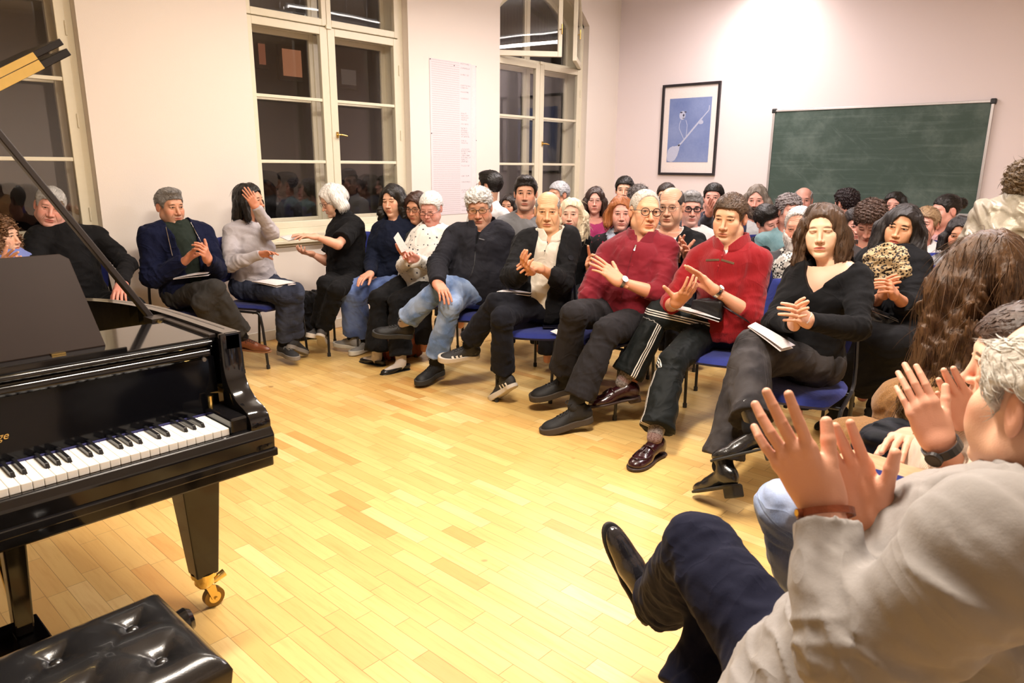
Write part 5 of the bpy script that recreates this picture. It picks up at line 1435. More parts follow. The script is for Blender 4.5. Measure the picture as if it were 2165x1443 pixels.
# legs with brass casters
def leg(x, y):
    b = MB(); w0, w1 = .068, .036
    b._add([(x+sx*w, y+sy*w*.95, z) for z, w in ((.60, w0), (.135, w1)) for sx, sy in ((-1, -1), (1, -1), (1, 1), (-1, 1))], [(0, 1, 2, 3), (7, 6, 5, 4), (0, 4, 5, 1), (1, 5, 6, 2), (2, 6, 7, 3), (3, 7, 4, 0)])
    lg = b.obj('leg', M_lac, pia, bevel=.004)
    b = MB(); b.tube([(x, y, .14), (x, y, .125), (x, y, .12), (x, y, .10), (x, y, .085)], [.040, .040, .030, .032, .022], 16)
    for s in (-1, 1): b.prism([(x-.010, y+s*.016, .10), (x+.026, y+s*.016, .085), (x+.034, y+s*.016, .032), (x+.014, y+s*.016, .030)], (0, s*.004, 0))
    b.tube([(x+.024, y-.026, .036), (x+.024, y+.026, .036)], .006, 8)
    b.tube([(x+.03, y+.01, .085), (x+.072, y+.008, .100)], [.012, .014], 10)
    o = b.obj('caster', M_gold, pia, smooth=True); o.parent = lg; o.matrix_parent_inverse = Matrix.Identity(4)
    b = MB(); b.tube([(x+.024, y-.011, .036), (x+.024, y+.011, .036)], .034, 24); b.tube([(x+.024, y-.013, .036), (x+.024, y+.013, .036)], .020, 20, mi=1); o2 = b.obj('caster_wheel', [plain('worn_brass', (.20, .13, .05), .35, metal=1), M_gold], pia, smooth=True); o2.parent = lg; o2.matrix_parent_inverse = Matrix.Identity(4)
leg(.868, 2.165); leg(-.44, 2.165); leg(.10, 3.20)
# pedal lyre
b = MB(); 
for s in (-1, 1): b.prism([(.300+s*.075-.03, 2.12, .60), (.300+s*.075+.03, 2.12, .60), (.300+s*.06+.022, 2.12, .19), (.300+s*.06-.022, 2.12, .19)], (0, .05, 0))
b.span((.19, 2.06, .10), (.41, 2.22, .19)); lyre = b.obj('pedal_lyre', M_lac, pia, bevel=.005)
for k in (-1, 0, 1):
    b = MB(); x = .300+k*.065; b.prism([(x-.012, 2.08, .075), (x+.012, 2.08, .075), (x+.018, 1.94, .062), (x+.020, 1.90, .058), (x-.020, 1.90, .058), (x-.018, 1.94, .062)], (0, 0, .012)); o = b.obj('pedal', M_gold, pia, bevel=.003); o.parent = lyre; o.matrix_parent_inverse = Matrix.Identity(4)
b = MB(); b.tube([(.24, 2.14, .12), (.24, 2.50, .60)], .007, 8); b.tube([(.36, 2.14, .12), (.36, 2.50, .60)], .007, 8); o = b.obj('lyre_brace', M_gold, pia); o.parent = lyre; o.matrix_parent_inverse = Matrix.Identity(4)

# ---------------------------------------------------------------- tufted bench
be = thing('piano_bench', 'black tufted leather piano bench with side knobs in the left foreground', 'bench', (.20, 1.42, 0))
bx0, bx1, by0, by1, bz = -.10, .532, 1.255, 1.60, .500
bt = [(bx0+.105+i*.145, by0+.095+j*.15) for i in range(4) for j in range(2)]
def seatz(x, y):
    u = min(x-bx0, bx1-x); v = min(y-by0, by1-y); e = min(u, v); edge = .030*(1-math.exp(-max(e, 0)/.022)); z = bz-.030+edge
    for cx, cy in bt:
        dx, dy = x-cx, y-cy; r = math.hypot(dx, dy); z -= .026*math.exp(-(r/.030)**1.25)
        # creases running from the buttons
        for a in (.8, 2.35, 3.94, 5.5):
            t_ = dx*math.cos(a)+dy*math.sin(a); n_ = -dx*math.sin(a)+dy*math.cos(a)
            if t_ > 0: z -= .0045*math.exp(-(n_/.009)**2)*math.exp(-t_/.05)
    return z
nx, ny = 104, 56
b = MB(); b.grid(lambda u, v: (bx0+(bx1-bx0)*u, by0+(by1-by0)*v, seatz(bx0+(bx1-bx0)*u, by0+(by1-by0)*v)), nx, ny)
top = len(b.v)
ring = [(bx0+(bx1-bx0)*i/40, by0) for i in range(41)]+[(bx1, by0+(by1-by0)*i/20) for i in range(1, 21)]+[(bx1-(bx1-bx0)*i/40, by1) for i in range(1, 41)]+[(bx0, by1-(by1-by0)*i/20) for i in range(1, 20)]
n = len(ring); c_ = V((bx0+bx1)/2, (by0+by1)/2, 0); vs = []
for z, o_ in ((bz-.030, 0), (bz-.045, .006), (bz-.065, .004), (bz-.080, -.002)):
    for x, y in ring: dd = V(x, y, 0)-c_; vs.append((x+math.copysign(o_, dd[0]) if abs(dd[0]) > (bx1-bx0)/2-.001 else x, y+math.copysign(o_, dd[1]) if abs(dd[1]) > (by1-by0)/2-.001 else y, z))
b._add(vs, [(k*n+i, k*n+(i+1) % n, (k+1)*n+(i+1) % n, (k+1)*n+i) for k in range(3) for i in range(n)])
M_bl, t_, bb2 = newmat('black_bench_leather', (.010, .010, .011), .24, spec=.5, coat=.25)
_co = t_.n('ShaderNodeTexCoord').outputs['Object']; t_.L(t_.bump(t_.noise(_co, 300, 2), .12, .002), bb2.inputs['Normal'])
b.obj('seat_cushion', M_bl, be, smooth=True)
for cx, cy in bt:
    b = MB(); z = seatz(cx, cy); b.tube([(cx, cy, z-.004), (cx, cy, z+.003), (cx, cy, z+.0065), (cx, cy, z+.008)], [.012, .0125, .009, .003], 16); b.obj('button', M_bl, be, smooth=True)
b = MB(); b.span((bx0+.01, by0+.01, bz-.135), (bx1-.01, by1-.01, bz-.080)); b.obj('apron', M_lac, be, bevel=.005)
for s, x in ((1, bx1), (-1, bx0)):
    zz = bz-.098; yy = 1.553; b = MB(); b.tube([(x-.01*s, yy, zz), (x+.020*s, yy, zz)], .011, 12); b.tube([(x+.016*s, yy, zz), (x+.021*s, yy, zz), (x+.038*s, yy, zz), (x+.050*s, yy, zz), (x+.054*s, yy, zz)], [.018, .030, .033, .025, .010], 20); b.obj('knob', M_lac, be, smooth=True)
for x in (bx0+.04, bx1-.04):
    for y in (by0+.04, by1-.04):
        b = MB(); b._add([(x+sx*w, y+sy*w, z) for z, w in ((bz-.10, .026), (.0, .018)) for sx, sy in ((-1, -1), (1, -1), (1, 1), (-1, 1))], [(0, 1, 2, 3), (7, 6, 5, 4), (0, 4, 5, 1), (1, 5, 6, 2), (2, 6, 7, 3), (3, 7, 4, 0)]); b.obj('leg', M_lac, be, bevel=.003)
# ---------------------------------------------------------------- stacking chair
M_blue = cloth('upholstery', srgb(38, 48, 118), rough=.9, bump=.25)
M_tube2 = plain('black_steel_tube', (.012, .012, .013), .35)
def make_chair():
    """origin on the floor under the seat centre, facing +y"""
    r = thing('stacking_chair', 'x', 'chair')
    def add(name, b, m, **k):
        o = link(name, b.mesh(name, m, **k)); o.parent = r; return o
    n = 20
    def prof(u, v, top):
        x, y = 2*u-1, 2*v-1
        X = x*.225*(1-.10*(y > 0)*y); Y = y*.215
        e = min(1, (1-max(abs(x), abs(y)))/.16); e = math.sqrt(max(0, 1-(1-e)**2))
        z = .428+(.020*e if top else -.022*e)-.030*max(0, y-.55)**1.5+.006*x*x*(1 if top else 1)
        k = 1-.10*(abs(x)*abs(y))**3
        return (X*k, Y*k, z)
    b = MB(); b.grid(lambda u, v: prof(u, v, True), n, n); b.grid(lambda u, v: prof(u, v, False), n, n)
    add('seat', b, M_blue, smooth=True)
    def back(u, v, f):
        x = 2*u-1; y = 2*v-1; e = min(1, (1-max(abs(x), abs(y)))/.18); e = math.sqrt(max(0, 1-(1-e)**2))
        X = x*.215*(1-.06*y*y); Z = .76+y*.160; return (X*(1-.05*abs(y)**3), -.232-.055*(v-.3)*1.0+.035*x*x+(.016*e if f else -.014*e), Z-.01*x*x)
    b = MB(); b.grid(lambda u, v: back(u, v, True), n, n); b.grid(lambda u, v: back(u, v, False), n, n)
    add('backrest', b, M_blue, smooth=True)
    for s in (-1, 1):
        x = s*.235
        for y0, sy in ((.185, 1), (-.205, -1)):
            b = MB(); pts = [V(x, y0+sy*.035, .004), V(x, y0+sy*.012, .30), V(x, y0, .375)]+[V(x, y0-sy*.035*(1-math.cos(a)), .375+.035*math.sin(a)) for a in np.linspace(.3, PI/2, 4)]
            b.tube(pts, .0095, 8); lg = add('leg', b, M_tube2, smooth=True)
            b = MB(); b.tube([V(x, y0+sy*.0355, .0), V(x, y0+sy*.034, .028)], .013, 8); ft = link('foot_cap', b.mesh('foot_cap', rubber)); ft.parent = lg
    b = MB()
    for s in (-1, 1):
        x = s*.235; b.tube([(x, .155, .41), (x, -.175, .41)], .0095, 8)
        b.tube([(x, -.16, .41), (x, -.215, .44), (x*.98, -.245, .52), (x*.93, -.262, .66), (x*.88, -.275, .80)], .0095, 8)
    for y in (.12, -.13): b.tube([(-.235, y, .405), (.235, y, .405)], .008, 8)
    add('chair_frame', b, M_tube2, smooth=True)
    return r
# ---------------------------------------------------------------- the audience
BLACK = (.007, .007, .008); NAVY = (.014, .020, .055); CHAR = (.028, .028, .032)
SK1 = srgb(222, 168, 132); SK2 = srgb(205, 145, 108); SK3 = srgb(232, 182, 148); SK4 = srgb(190, 128, 92); SKP = srgb(226, 160, 140)
WHITE_H = (.62, .60, .57); GRAY_H = (.30, .29, .28); DK = (.012, .009, .007); BR = (.055, .028, .014)
def H_(kind, c, c2=None, **k): return dict(kind=kind, c=c, c2=c2 or tuple(x*.45 for x in c), **k)
blackshoe = leather((.010, .010, .011), .32)
rubber = plain('rubber_sole', (.02, .02, .02), .7)
palesole = plain('pale_sole', (.55, .50, .44), .7)
lacem = plain('lace_cord', (.02, .02, .022), .8)
PP = []
def P(**k): PP.append(k)
T_ = lambda name, mat, **k: dict(k='top', name=name, mat=mat, **k)
L_ = lambda name, mat, **k: dict(k='legs', name=name, mat=mat, **k)

P(id='curly', label='brown curly-haired person in a blue shirt at the left edge behind the music desk', sex='f', s=1.0,
  px=dict(pel=(20, 640), neck=(8, 545), head=(2, 500), elR=(-30, 590), wrR=(5, 563), tiR=(30, 540), elL=(60, 600), wrL=(48, 565), tiL=(45, 541)), D=dict(pel=4.3), yaw=25, hyaw=60,
  handR='clap', handL='clap', skin=SK3, hair=[H_('long', (.20, .10, .045), curl=2.2, len=.16, w=.045)], wear=[T_('shirt', cloth('cotton', srgb(120, 135, 200))), L_('trousers', cloth('wool', (.02, .02, .03)))], shoe=dict(kind='dress', mat=blackshoe), nolegs=0, far=0)
P(id='turtleneck_man', label='grey-haired person in a black polo-neck sweater seated behind the piano prop stick', s=1.04, hsc=.96, fat=0,
  px=dict(pel=(165, 640), neck=(133, 500), head=(106, 437), shR=(78, 505), shL=(205, 500), elR=(62, 575), wrR=(140, 615), tiR=(170, 640), elL=(268, 560), wrL=(258, 600), tiL=(250, 628), knR=(240, 665), anR=(260, 740), toR=(290, 775), knL=(285, 650), anL=(300, 730), toL=(330, 760)),
  yaw=10, hyaw=2, hpitch=8, hroll=14, pz=.55, torso=.52, handR='rest', handL='rest', skin=SKP, face=dict(fat=.6, age=.7, jaw=1.05, nose=1.15), fc=dict(age=.8, browamt=.5, brow=(.12, .11, .10), stub=.2, open_=.7),
  hair=[H_('short', GRAY_H, (.5, .49, .47), th=.010)], wear=[T_('sweater', cloth('wool', (.008, .008, .009)), neck='turtle', th=.085, e=.016), L_('trousers', cloth('wool', (.008, .008, .009)))], shoe=dict(kind='dress', mat=blackshoe))
P(id='navy_cardigan', label='person in a navy cardigan over a dark green polo-neck clapping by the wall, legs crossed', s=1.0,
  px=dict(pel=(402, 622), neck=(371, 482), head=(360, 437), shR=(317, 500), shL=(432, 497), elR=(322, 588), wrR=(389, 553), tiR=(416, 518), elL=(457, 572), wrL=(440, 548), tiL=(428, 520),
          knR=(455, 612), anR=(513, 712), toR=(566, 738), knL=(430, 640), anL=(462, 735), toL=(485, 775)), pref=dict(anR='f', toR='n', anL='.1', elL='n', wrL='n'),
  yaw=22, hyaw=30, hpitch=4, handR='flat', handL=dict(curl=(.7, .8, .9, 1.0), spread=.03, thumb=(.9, .1)), palmR=(1, .1, .2), palmL=(-1, .2, 0), skin=SK2, face=dict(age=.6, nose=1.15, jaw=1.02), fc=dict(age=.7, brow=(.03, .025, .02), browamt=.85, stub=.25, gaze=-.002, smile=.6),
  hair=[H_('quiff', (.10, .09, .085), (.26, .25, .24), th=.009)],
  wear=[T_('sweater', cloth('wool', srgb(38, 46, 40)), neck='turtle', th=.05, e=.010, fold=.004, sleeve=None), T_('cardigan', cloth('wool', srgb(17, 22, 48), bump=.8), e=.026, open=(.028, .085), neck='crew', nr=.022, hem=.02), L_('trousers', cloth('corduroy', srgb(50, 48, 46)), hem=.068), dict(k='sock', name='sock', mat=cloth('sock', BLACK))],
  shoe=dict(kind='dress', mat=leather(srgb(100, 52, 28), .35), sole=plain('tan_sole', srgb(120, 80, 50), .6), lace=plain('brown_lace', srgb(50, 28, 18), .8)))
P(id='gray_top', label='black-bobbed person in a light grey long-sleeved top, one hand raised over the face', sex='f', s=1.02,
  px=dict(pel=(540, 605), neck=(524, 470), head=(529, 424), shR=(487, 490), shL=(560, 486), elR=(484, 560), wrR=(551, 537), tiR=(590, 528), elL=(574, 492), wrL=(541, 437), tiL=(515, 396),
          knR=(602, 624), anR=(600, 726), toR=(632, 758), knL=(625, 616), anL=(625, 715), toL=(650, 745)), pref=dict(elL='n', wrL='n', tiL='n', anR='.1', anL='.1'), D=dict(),
  cy=50, coff=-.03, yaw=22, hyaw=62, hpitch=0, handR=dict(curl=(.2, .25, .3, .35), spread=.05, thumb=(.3, .3)), palmR=(0, -1, .3), handsc=.86, handL=dict(curl=(.15, .2, .2, .25), spread=.07, thumb=(.5, .2)), palmL=(-.3, -.2, -1), skin=SK2, face=dict(age=.3), fc=dict(open_=.6),
  hair=[H_('bob', DK, len=.115, w=.034, part=.3, wave=1.0)], wear=[T_('long_sleeved_top', cloth('jersey', srgb(178, 172, 176)), e=.012, nr=.022, hem=-.10, fold=.006), L_('jeans', cloth('denim', srgb(38, 42, 56), srgb(58, 64, 82)), hem=.050, end=.92), dict(k='sock', name='sock', mat=cloth('sock', BLACK))],
  shoe=dict(kind='walk', mat=plain('hiking_shoe_fabric', (.02, .02, .022), .8, nb=.4), sole=plain('grey_sole', (.22, .20, .18), .7), lace=plain('grey_lace', (.25, .24, .22), .8)))
P(id='white_bob', label='white-haired person in a black short-sleeved polo-neck, turned left, both hands reaching out', sex='f', s=1.0,
  px=dict(pel=(733, 592), neck=(731, 462), head=(703, 424), shR=(728, 487), shL=(752, 478), elR=(690, 552), wrR=(660, 537), tiR=(628, 533), elL=(714, 517), wrL=(668, 500), tiL=(622, 494),
          knR=(690, 600), anR=(672, 690), toR=(652, 708), knL=(712, 612), anL=(684, 695), toL=(687, 728)), pref=dict(elL='n', wrL='m', anR='.16', toR='n', anL='.13', elR='m', wrR='m'),
  cy=-5, coff=.10, yaw=-48, hyaw=-72, hpitch=24, hroll=0, handR=dict(curl=(.4, .45, .5, .55), spread=.05, thumb=(.8, .1)), palmR=(0, 1, .3), handL=dict(curl=(.15, .2, .3, .35), spread=.06, thumb=(.8, .0)), palmL=(-.3, -.8, -.2), skin=SK3, face=dict(age=.8, nose=1.1), fc=dict(age=.9, browamt=.2, open_=.5),
  glasses=dict(col=(.10, .02, .02), r=.0016, sq=.8), hair=[H_('bob', WHITE_H, (.80, .78, .74), th=.019, len=.050, w=.036, sy=-.034, fwd=-.02, n=900, tl=.04, fw=.060)],
  wear=[T_('polo_neck_top', cloth('knit', BLACK), neck='turtle', th=.095, sleeve=-.78, e=.018, hem=-.12), L_('trousers', cloth('wool', (.008, .008, .009)), hem=.054, end=.92), dict(k='sock', name='sock', mat=cloth('sock', BLACK))],
  shoe=dict(kind='sneaker', mat=plain('grey_trainer_fabric', (.07, .065, .065), .8, nb=.4), sole=palesole, lace=plain('trainer_lace', (.09, .085, .085), .8)))
P(id='navy_woman', label='long-dark-haired person in navy sweater and blue jeans, eyes closed, hands in lap', sex='f', s=1.03,
  px=dict(pel=(838, 592), neck=(834, 466), head=(831, 424), shR=(798, 490), shL=(868, 485), elR=(785, 557), wrR=(783, 578), tiR=(754, 592), elL=(858, 550), wrL=(795, 585), tiL=(766, 594),
          knR=(733, 612), anR=(744, 712), toR=(708, 736), knL=(758, 622), anL=(772, 718), toL=(736, 744)), pref=dict(elL='m', wrL='n', wrR='n'), yaw=-30, hyaw=-30, hpitch=6, hroll=-3,
  handR='rest', handL='rest', palmR=(0, -1, -.4), palmL=(0, -1, -.4), skin=SK1, face=dict(age=.1, nose=1.05), fc=dict(open_=0.0, age=.1, browamt=.85, brow=DK),
  hair=[H_('long', DK, len=.15, w=.032, wave=.7, wavy=.6, part=.2)], wear=[T_('sweater', cloth('wool', srgb(18, 24, 42)), e=.014, nr=.020, hem=-.08), L_('jeans', cloth('denim', srgb(62, 80, 128), srgb(96, 116, 164)), hem=.056, end=.9), dict(k='sock', name='sock', mat=cloth('sock', BLACK))],
  shoe=dict(kind='sneaker', mat=plain('light_grey_knit', (.22, .21, .20), .8, nb=.4), sole=plain('white_sole', (.6, .57, .5), .6), lace=plain('light_lace', (.3, .29, .28), .8)))
P(id='white_blouse', label='elderly white-haired person with glasses in a white blouse with small dark flowers', sex='f', s=1.02, fat=.7,
  px=dict(pel=(893, 600), neck=(915, 486), head=(911, 441), shR=(882, 502), shL=(948, 499), elR=(852, 562), wrR=(868, 551), tiR=(838, 522), elL=(915, 570), wrL=(880, 548), tiL=(848, 527),
          knR=(800, 630), anR=(797, 748), toR=(760, 764), knL=(840, 638), anL=(848, 760), toL=(798, 782)), pref=dict(elR='n', wrR='n', elL='n', wrL='n'), yaw=-30, hyaw=-24, hpitch=16, hroll=0,
  handR=dict(curl=(.25, .25, .3, .3), spread=.10, thumb=(.5, .2)), palmR=(.5, .5, -.5), handL='hold', palmL=(-.3, .1, .7), skin=SKP, face=dict(age=.9, fat=1.0), fc=dict(age=1.0, browamt=.1, open_=.45, red=.5),
  glasses=dict(col=(.03, .008, .01), r=.0018, rz=.013, y=.100, z=-.010), hair=[H_('short', WHITE_H, (.78, .76, .73), th=.015, n=220, lift=.002, tl=.022, fh=.07)],
  wear=[T_('blouse', cloth('floral', (.78, .75, .70), (.05, .05, .07)), e=.018, nr=.026, hem=-.14), L_('trousers', cloth('wool', (.008, .008, .009)), hem=.080, end=.93), dict(k='sock', name='sock', mat=cloth('sock', (.62, .55, .50)), e=.002)],
  shoe=dict(kind='flat', mat=blackshoe))
P(id='fleece_man', label='grey curly-haired person with glasses in dark fleece jacket and pale jeans, legs crossed', s=1.06, fat=.8,
  px=dict(pel=(1003, 622), neck=(1022, 489), head=(1013, 440), shR=(962, 500), shL=(1062, 496), elR=(926, 560), wrR=(925, 598), tiR=(945, 625), elL=(1048, 590), wrL=(972, 603), tiL=(940, 622),
          knL=(935, 602), anL=(853, 683), toL=(786, 700), knR=(952, 648), anR=(919, 765), toR=(882, 806)), pref=dict(anL='f', toL='n', elL='n', wrL='n', anR='.1', knL='n', elR='n'), yaw=-14, hyaw=-6, hpitch=10, hroll=-4,
  handR='rest', handL=dict(curl=(.4, .42, .45, .5), spread=.06, thumb=(.6, .3)), palmL=(-.4, -.6, -.9), palmR=(0, -1, -.3), skin=SK2, face=dict(age=.8, fat=.7, nose=1.2, jaw=1.06), fc=dict(age=.9, browamt=.6, brow=(.10, .09, .08), stub=.2, open_=.6, red=.4),
  glasses=dict(col=(.012, .01, .01), r=.0018, rz=.016), hair=[H_('curly', (.42, .41, .40), (.70, .69, .67), th=.010, curl=.8, n=900, tl=.02)],
  wear=[T_('shirt', cloth('cotton', (.012, .012, .014)), e=.008, nr=.008, fold=0, sleeve=None, hem=.2), T_('fleece_jacket', cloth('fleece', srgb(34, 34, 40)), e=.028, neck='crew', nr=.02, hem=-.10, fold=.010, open=(-.05, .022), ox=.0), dict(k='collar', name='jacket_collar', mat=cloth('fleece', srgb(40, 40, 47)), h=.06, off=.012, gap=.7),
        L_('jeans', cloth('denim', srgb(88, 112, 152), srgb(140, 158, 188)), hem=.072, end=.86), dict(k='sock', name='sock', mat=cloth('sock', (.45, .36, .32)), q='L'), dict(k='sock', name='sock', mat=cloth('sock', (.02, .02, .02)), q='R')],
  shoe=dict(kind='walk', mat=leather((.014, .014, .015), .5), sole=rubber, lace=lacem))
P(id='bald_man', label='bald person in a black jacket over a cream polo shirt, wearing striped trainers', s=1.03,
  px=dict(pel=(1140, 652), neck=(1166, 500), head=(1158, 447), shR=(1112, 512), shL=(1205, 508), elR=(1083, 583), wrR=(1122, 572), tiR=(1100, 550), elL=(1190, 596), wrL=(1142, 566), tiL=(1113, 556),
          knL=(1050, 640), anL=(990, 728), toL=(920, 757), knR=(1062, 672), anR=(1063, 795), toR=(1036, 838)), pref=dict(anL='f', toL='n', anR='.1', elL='n', wrL='n', elR='n', wrR='n'), yaw=-8, hyaw=-2, hpitch=2,
  handR='cup', handL='cup', palmR=(.6, .3, -.4), palmL=(-.6, -.3, .2), skin=srgb(214, 162, 112), face=dict(age=.8, nose=1.1), fc=dict(age=.9, browamt=.45, brow=(.08, .06, .05), open_=.85, red=.15),
  hair=[H_('bald', (.32, .30, .28), th=.0015, tuft=0)],
  wear=[T_('polo_shirt', cloth('pique', srgb(214, 205, 190)), e=.010, hem=.0, fold=.004, sleeve=None, neck='v', vd=.86, vw=.35), dict(k='collar', name='shirt_collar', mat=cloth('pique', srgb(214, 205, 190)), h=.030, gap=.9),
        T_('jacket', cloth('fleece', (.009, .009, .010)), e=.026, open=(.055, .075), nr=.03, hem=-.14, fold=.009), L_('trousers', cloth('wool', srgb(24, 25, 32)), hem=.066, end=.88), dict(k='sock', name='sock', mat=cloth('sock', BLACK))],
  shoe=dict(kind='sneaker', mat=plain('black_trainer_fabric', (.018, .018, .02), .7, nb=.4), sole=palesole, lace=lacem))
P(id='burgundy_man', label='person with round dark glasses clapping in a burgundy zip-neck sweater', s=1.09, fat=.35,
  px=dict(pel=(1322, 668), neck=(1357, 508), head=(1364, 448), shR=(1283, 537), shL=(1412, 530), elR=(1245, 627), wrR=(1250, 574), tiR=(1238, 532), elL=(1398, 625), wrL=(1311, 594), tiL=(1254, 548),
          knR=(1213, 664), anR=(1190, 795), toR=(1122, 834), knL=(1283, 700), anL=(1215, 858), toL=(1140, 905)), pref=dict(anR='.22', toR='n', anL='.1', elL='n', wrL='n', elR='n', wrR='f'), cy=-30, coff=-.09, yaw=-12, hyaw=20, hpitch=-2, hroll=4,
  handR='point', handL='clap', palmR=(.6, 0, .5), palmL=(-.5, 0, -.8), skin=srgb(230, 170, 124), face=dict(age=.7, nose=1.2, jaw=.98), fc=dict(age=.8, browamt=.25, brow=(.2, .17, .14), red=.4, gaze=-.0015),
  glasses=dict(col=(.01, .01, .012), r=.0021, rx=.0235, rz=.0200, sq=.95), hair=[H_('short', (.42, .38, .33), (.58, .54, .48), th=.004, fh=.104, n=250, tl=.012), ],
  wear=[T_('sweater', cloth('wool', srgb(122, 21, 36)), e=.018, sleeve=dict(R=.30, L=.38), neck='v', vd=.93, vw=.35, hem=-.14, fold=.007), dict(k='collar', name='zip_collar', mat=cloth('wool', srgb(114, 19, 34)), h=.035, gap=.55, off=.002), L_('trousers', cloth('cotton', srgb(38, 36, 38)), hem=.078, end=.88, e=.016), dict(k='sock', name='sock', mat=cloth('sock', (.03, .03, .032)))],
  shoe=dict(kind='walk', mat=leather((.016, .016, .017), .6), sole=plain('brown_lug_sole', (.05, .038, .028), .8), lace=lacem, s=1.05))
P(id='striped_pants_man', label='young person clapping in a red polo shirt and black track trousers with white stripes', s=1.06,
  px=dict(pel=(1535, 698), neck=(1548, 520), head=(1542, 461), shR=(1475, 552), shL=(1606, 553), elR=(1418, 645), wrR=(1430, 640), tiR=(1467, 605), elL=(1592, 668), wrL=(1512, 614), tiL=(1456, 558),
          knL=(1396, 662), anL=(1316, 808), toL=(1188, 872), knR=(1420, 766), anR=(1384, 925), toR=(1347, 1000)), pref=dict(anL='n', toL='n', anR='.1', elR='n', wrR='n', elL='n', wrL='n'), seam=dict(L=(-.2, -.45), R=(-.7, -.9)), yaw=-14, hyaw=-18, hpitch=6, hroll=2,
  handR=dict(curl=(.25, .35, .4, .45), spread=.10, thumb=(1.0, -.1)), handL=dict(curl=(.08, .1, .12, .15), spread=.08, thumb=(.35, .1)), palmR=(.3, .9, .3), palmL=(-.6, -.6, .1), skin=srgb(228, 172, 128), face=dict(age=.1, nose=1.12, jaw=1.04), fc=dict(age=.15, browamt=.85, brow=(.045, .025, .015), red=.25, open_=.75),
  hair=[H_('short', (.055, .032, .018), (.10, .06, .035), th=.011, n=1200, tl=.010, fh=.068)],
  wear=[T_('undershirt', cloth('cotton', (.7, .68, .64)), e=.008, fold=0, sleeve=None, hem=.3, nr=.010), T_('polo_shirt', cloth('rib', srgb(142, 15, 24)), e=.016, sleeve=dict(R=.25, L=.32), neck='v', vd=.90, vw=.55, hem=-.10, fold=.006), dict(k='collar', name='shirt_collar', mat=cloth('rib', srgb(136, 14, 22)), h=.030, gap=1.0, off=.006, tilt=.5),
        L_('track_trousers', cloth('stripes', (.007, .009, .009), rough=.6), hem=.082, end=.88, e=.014), dict(k='sock', name='patterned_sock', mat=cloth('argyle', (.1, .1, .1)), e=.003)],
  shoe=dict(kind='loafer', lace=leather(srgb(40, 12, 16), .25), mat=leather(srgb(44, 13, 18), .22, .4), sole=plain('dark_sole', (.03, .015, .012), .5), s=1.08))
P(id='vneck_woman', label='wavy-brown-haired person in black V-neck sweater and black jeans, eyes closed', sex='f', s=1.07,
  px=dict(pel=(1690, 762), neck=(1754, 556), head=(1740, 490), shR=(1685, 590), shL=(1815, 592), elR=(1640, 680), wrR=(1678, 684), tiR=(1680, 642), elL=(1812, 695), wrL=(1712, 678), tiL=(1668, 652),
          knL=(1588, 728), anL=(1590, 905), toL=(1530, 958), knR=(1575, 775), anR=(1525, 985), toR=(1463, 1030)), pref=dict(anL='n', toL='m', anR='.1', elL='n', wrL='n', elR='n', wrR='n'), yaw=-16, hyaw=-8, hpitch=-2, hroll=-5, torso=.50,
  handR='rest', handL='rest', palmR=(.8, .1, .5), palmL=(-.8, 0, -.4), skin=srgb(240, 196, 160), face=dict(age=.0), fc=dict(open_=0.0, age=.05, browamt=.7, brow=(.05, .03, .02), lip=srgb(200, 90, 80), red=.2), bare=1, hb=.0065,
  hair=[H_('long', (.040, .021, .011), (.095, .052, .028), len=.125, w=.027, wave=1.6, wavy=.9, n=1100, tl=.05, flare=.004, part=0, fw=.067)],
  wear=[T_('sweater', cloth('knit', (.006, .006, .007)), e=.015, neck='v', vd=.66, vw=.62, nr=.03, hem=-.10, fold=.006), dict(k='sock', name='sock', mat=cloth('sock', BLACK)), L_('jeans', cloth('denim', srgb(38, 36, 38), srgb(66, 63, 64)), hem=.078, end=.9, e=.013)],
  shoe=dict(kind='boot', mat=leather((.012, .012, .013), .22, .4), sole=rubber, s=1.04))
P(id='leopard_woman', label='person with long black hair and red lips wearing a leopard-print scarf and a black coat', sex='f', s=1.06,
  px=dict(pel=(1905, 700), neck=(1885, 535), head=(1906, 481), shR=(1830, 560), shL=(1940, 560), elR=(1838, 650), wrR=(1866, 622), tiR=(1874, 590), elL=(1925, 655), wrL=(1890, 622), tiL=(1876, 592),
          knR=(1838, 718), anR=(1765, 860), toR=(1720, 900), knL=(1890, 730), anL=(1852, 850), toL=(1845, 900)), pref=dict(anR='.1', anL='.14', elR='n', wrR='n', elL='n', wrL='n'), yaw=-14, hyaw=-12, hpitch=2, hroll=8,
  handR='hold', handL='hold', palmR=(.8, .2, .3), palmL=(-.8, .2, .3), skin=srgb(222, 160, 110), face=dict(age=.0, nose=.95), fc=dict(age=.05, browamt=1.0, brow=DK, lip=srgb(170, 35, 30), open_=.9, red=.1, gaze=.0015),
  hair=[H_('long', (.008, .006, .006), (.03, .025, .024), len=.33, w=.050, flare=.045, fwd=.045, wave=.5, part=-.3, n=700, tl=.09, tuft=1)],
  wear=[T_('coat', cloth('wool', (.008, .008, .009)), e=.030, sleeve=.55, lap=.55, fold=.008), dict(k='sock', name='sock', mat=cloth('sock', BLACK)), dict(k='scarf', name='leopard_scarf', mat=cloth('leopard', (.6, .5, .3), (.02, .012, .008), rough=.5), bib=1, tails=((.02, .28), (-.04, .25)))],
  shoe=dict(kind='boot', mat=cloth('suede', (.014, .014, .016)), sole=rubber, s=1.05))
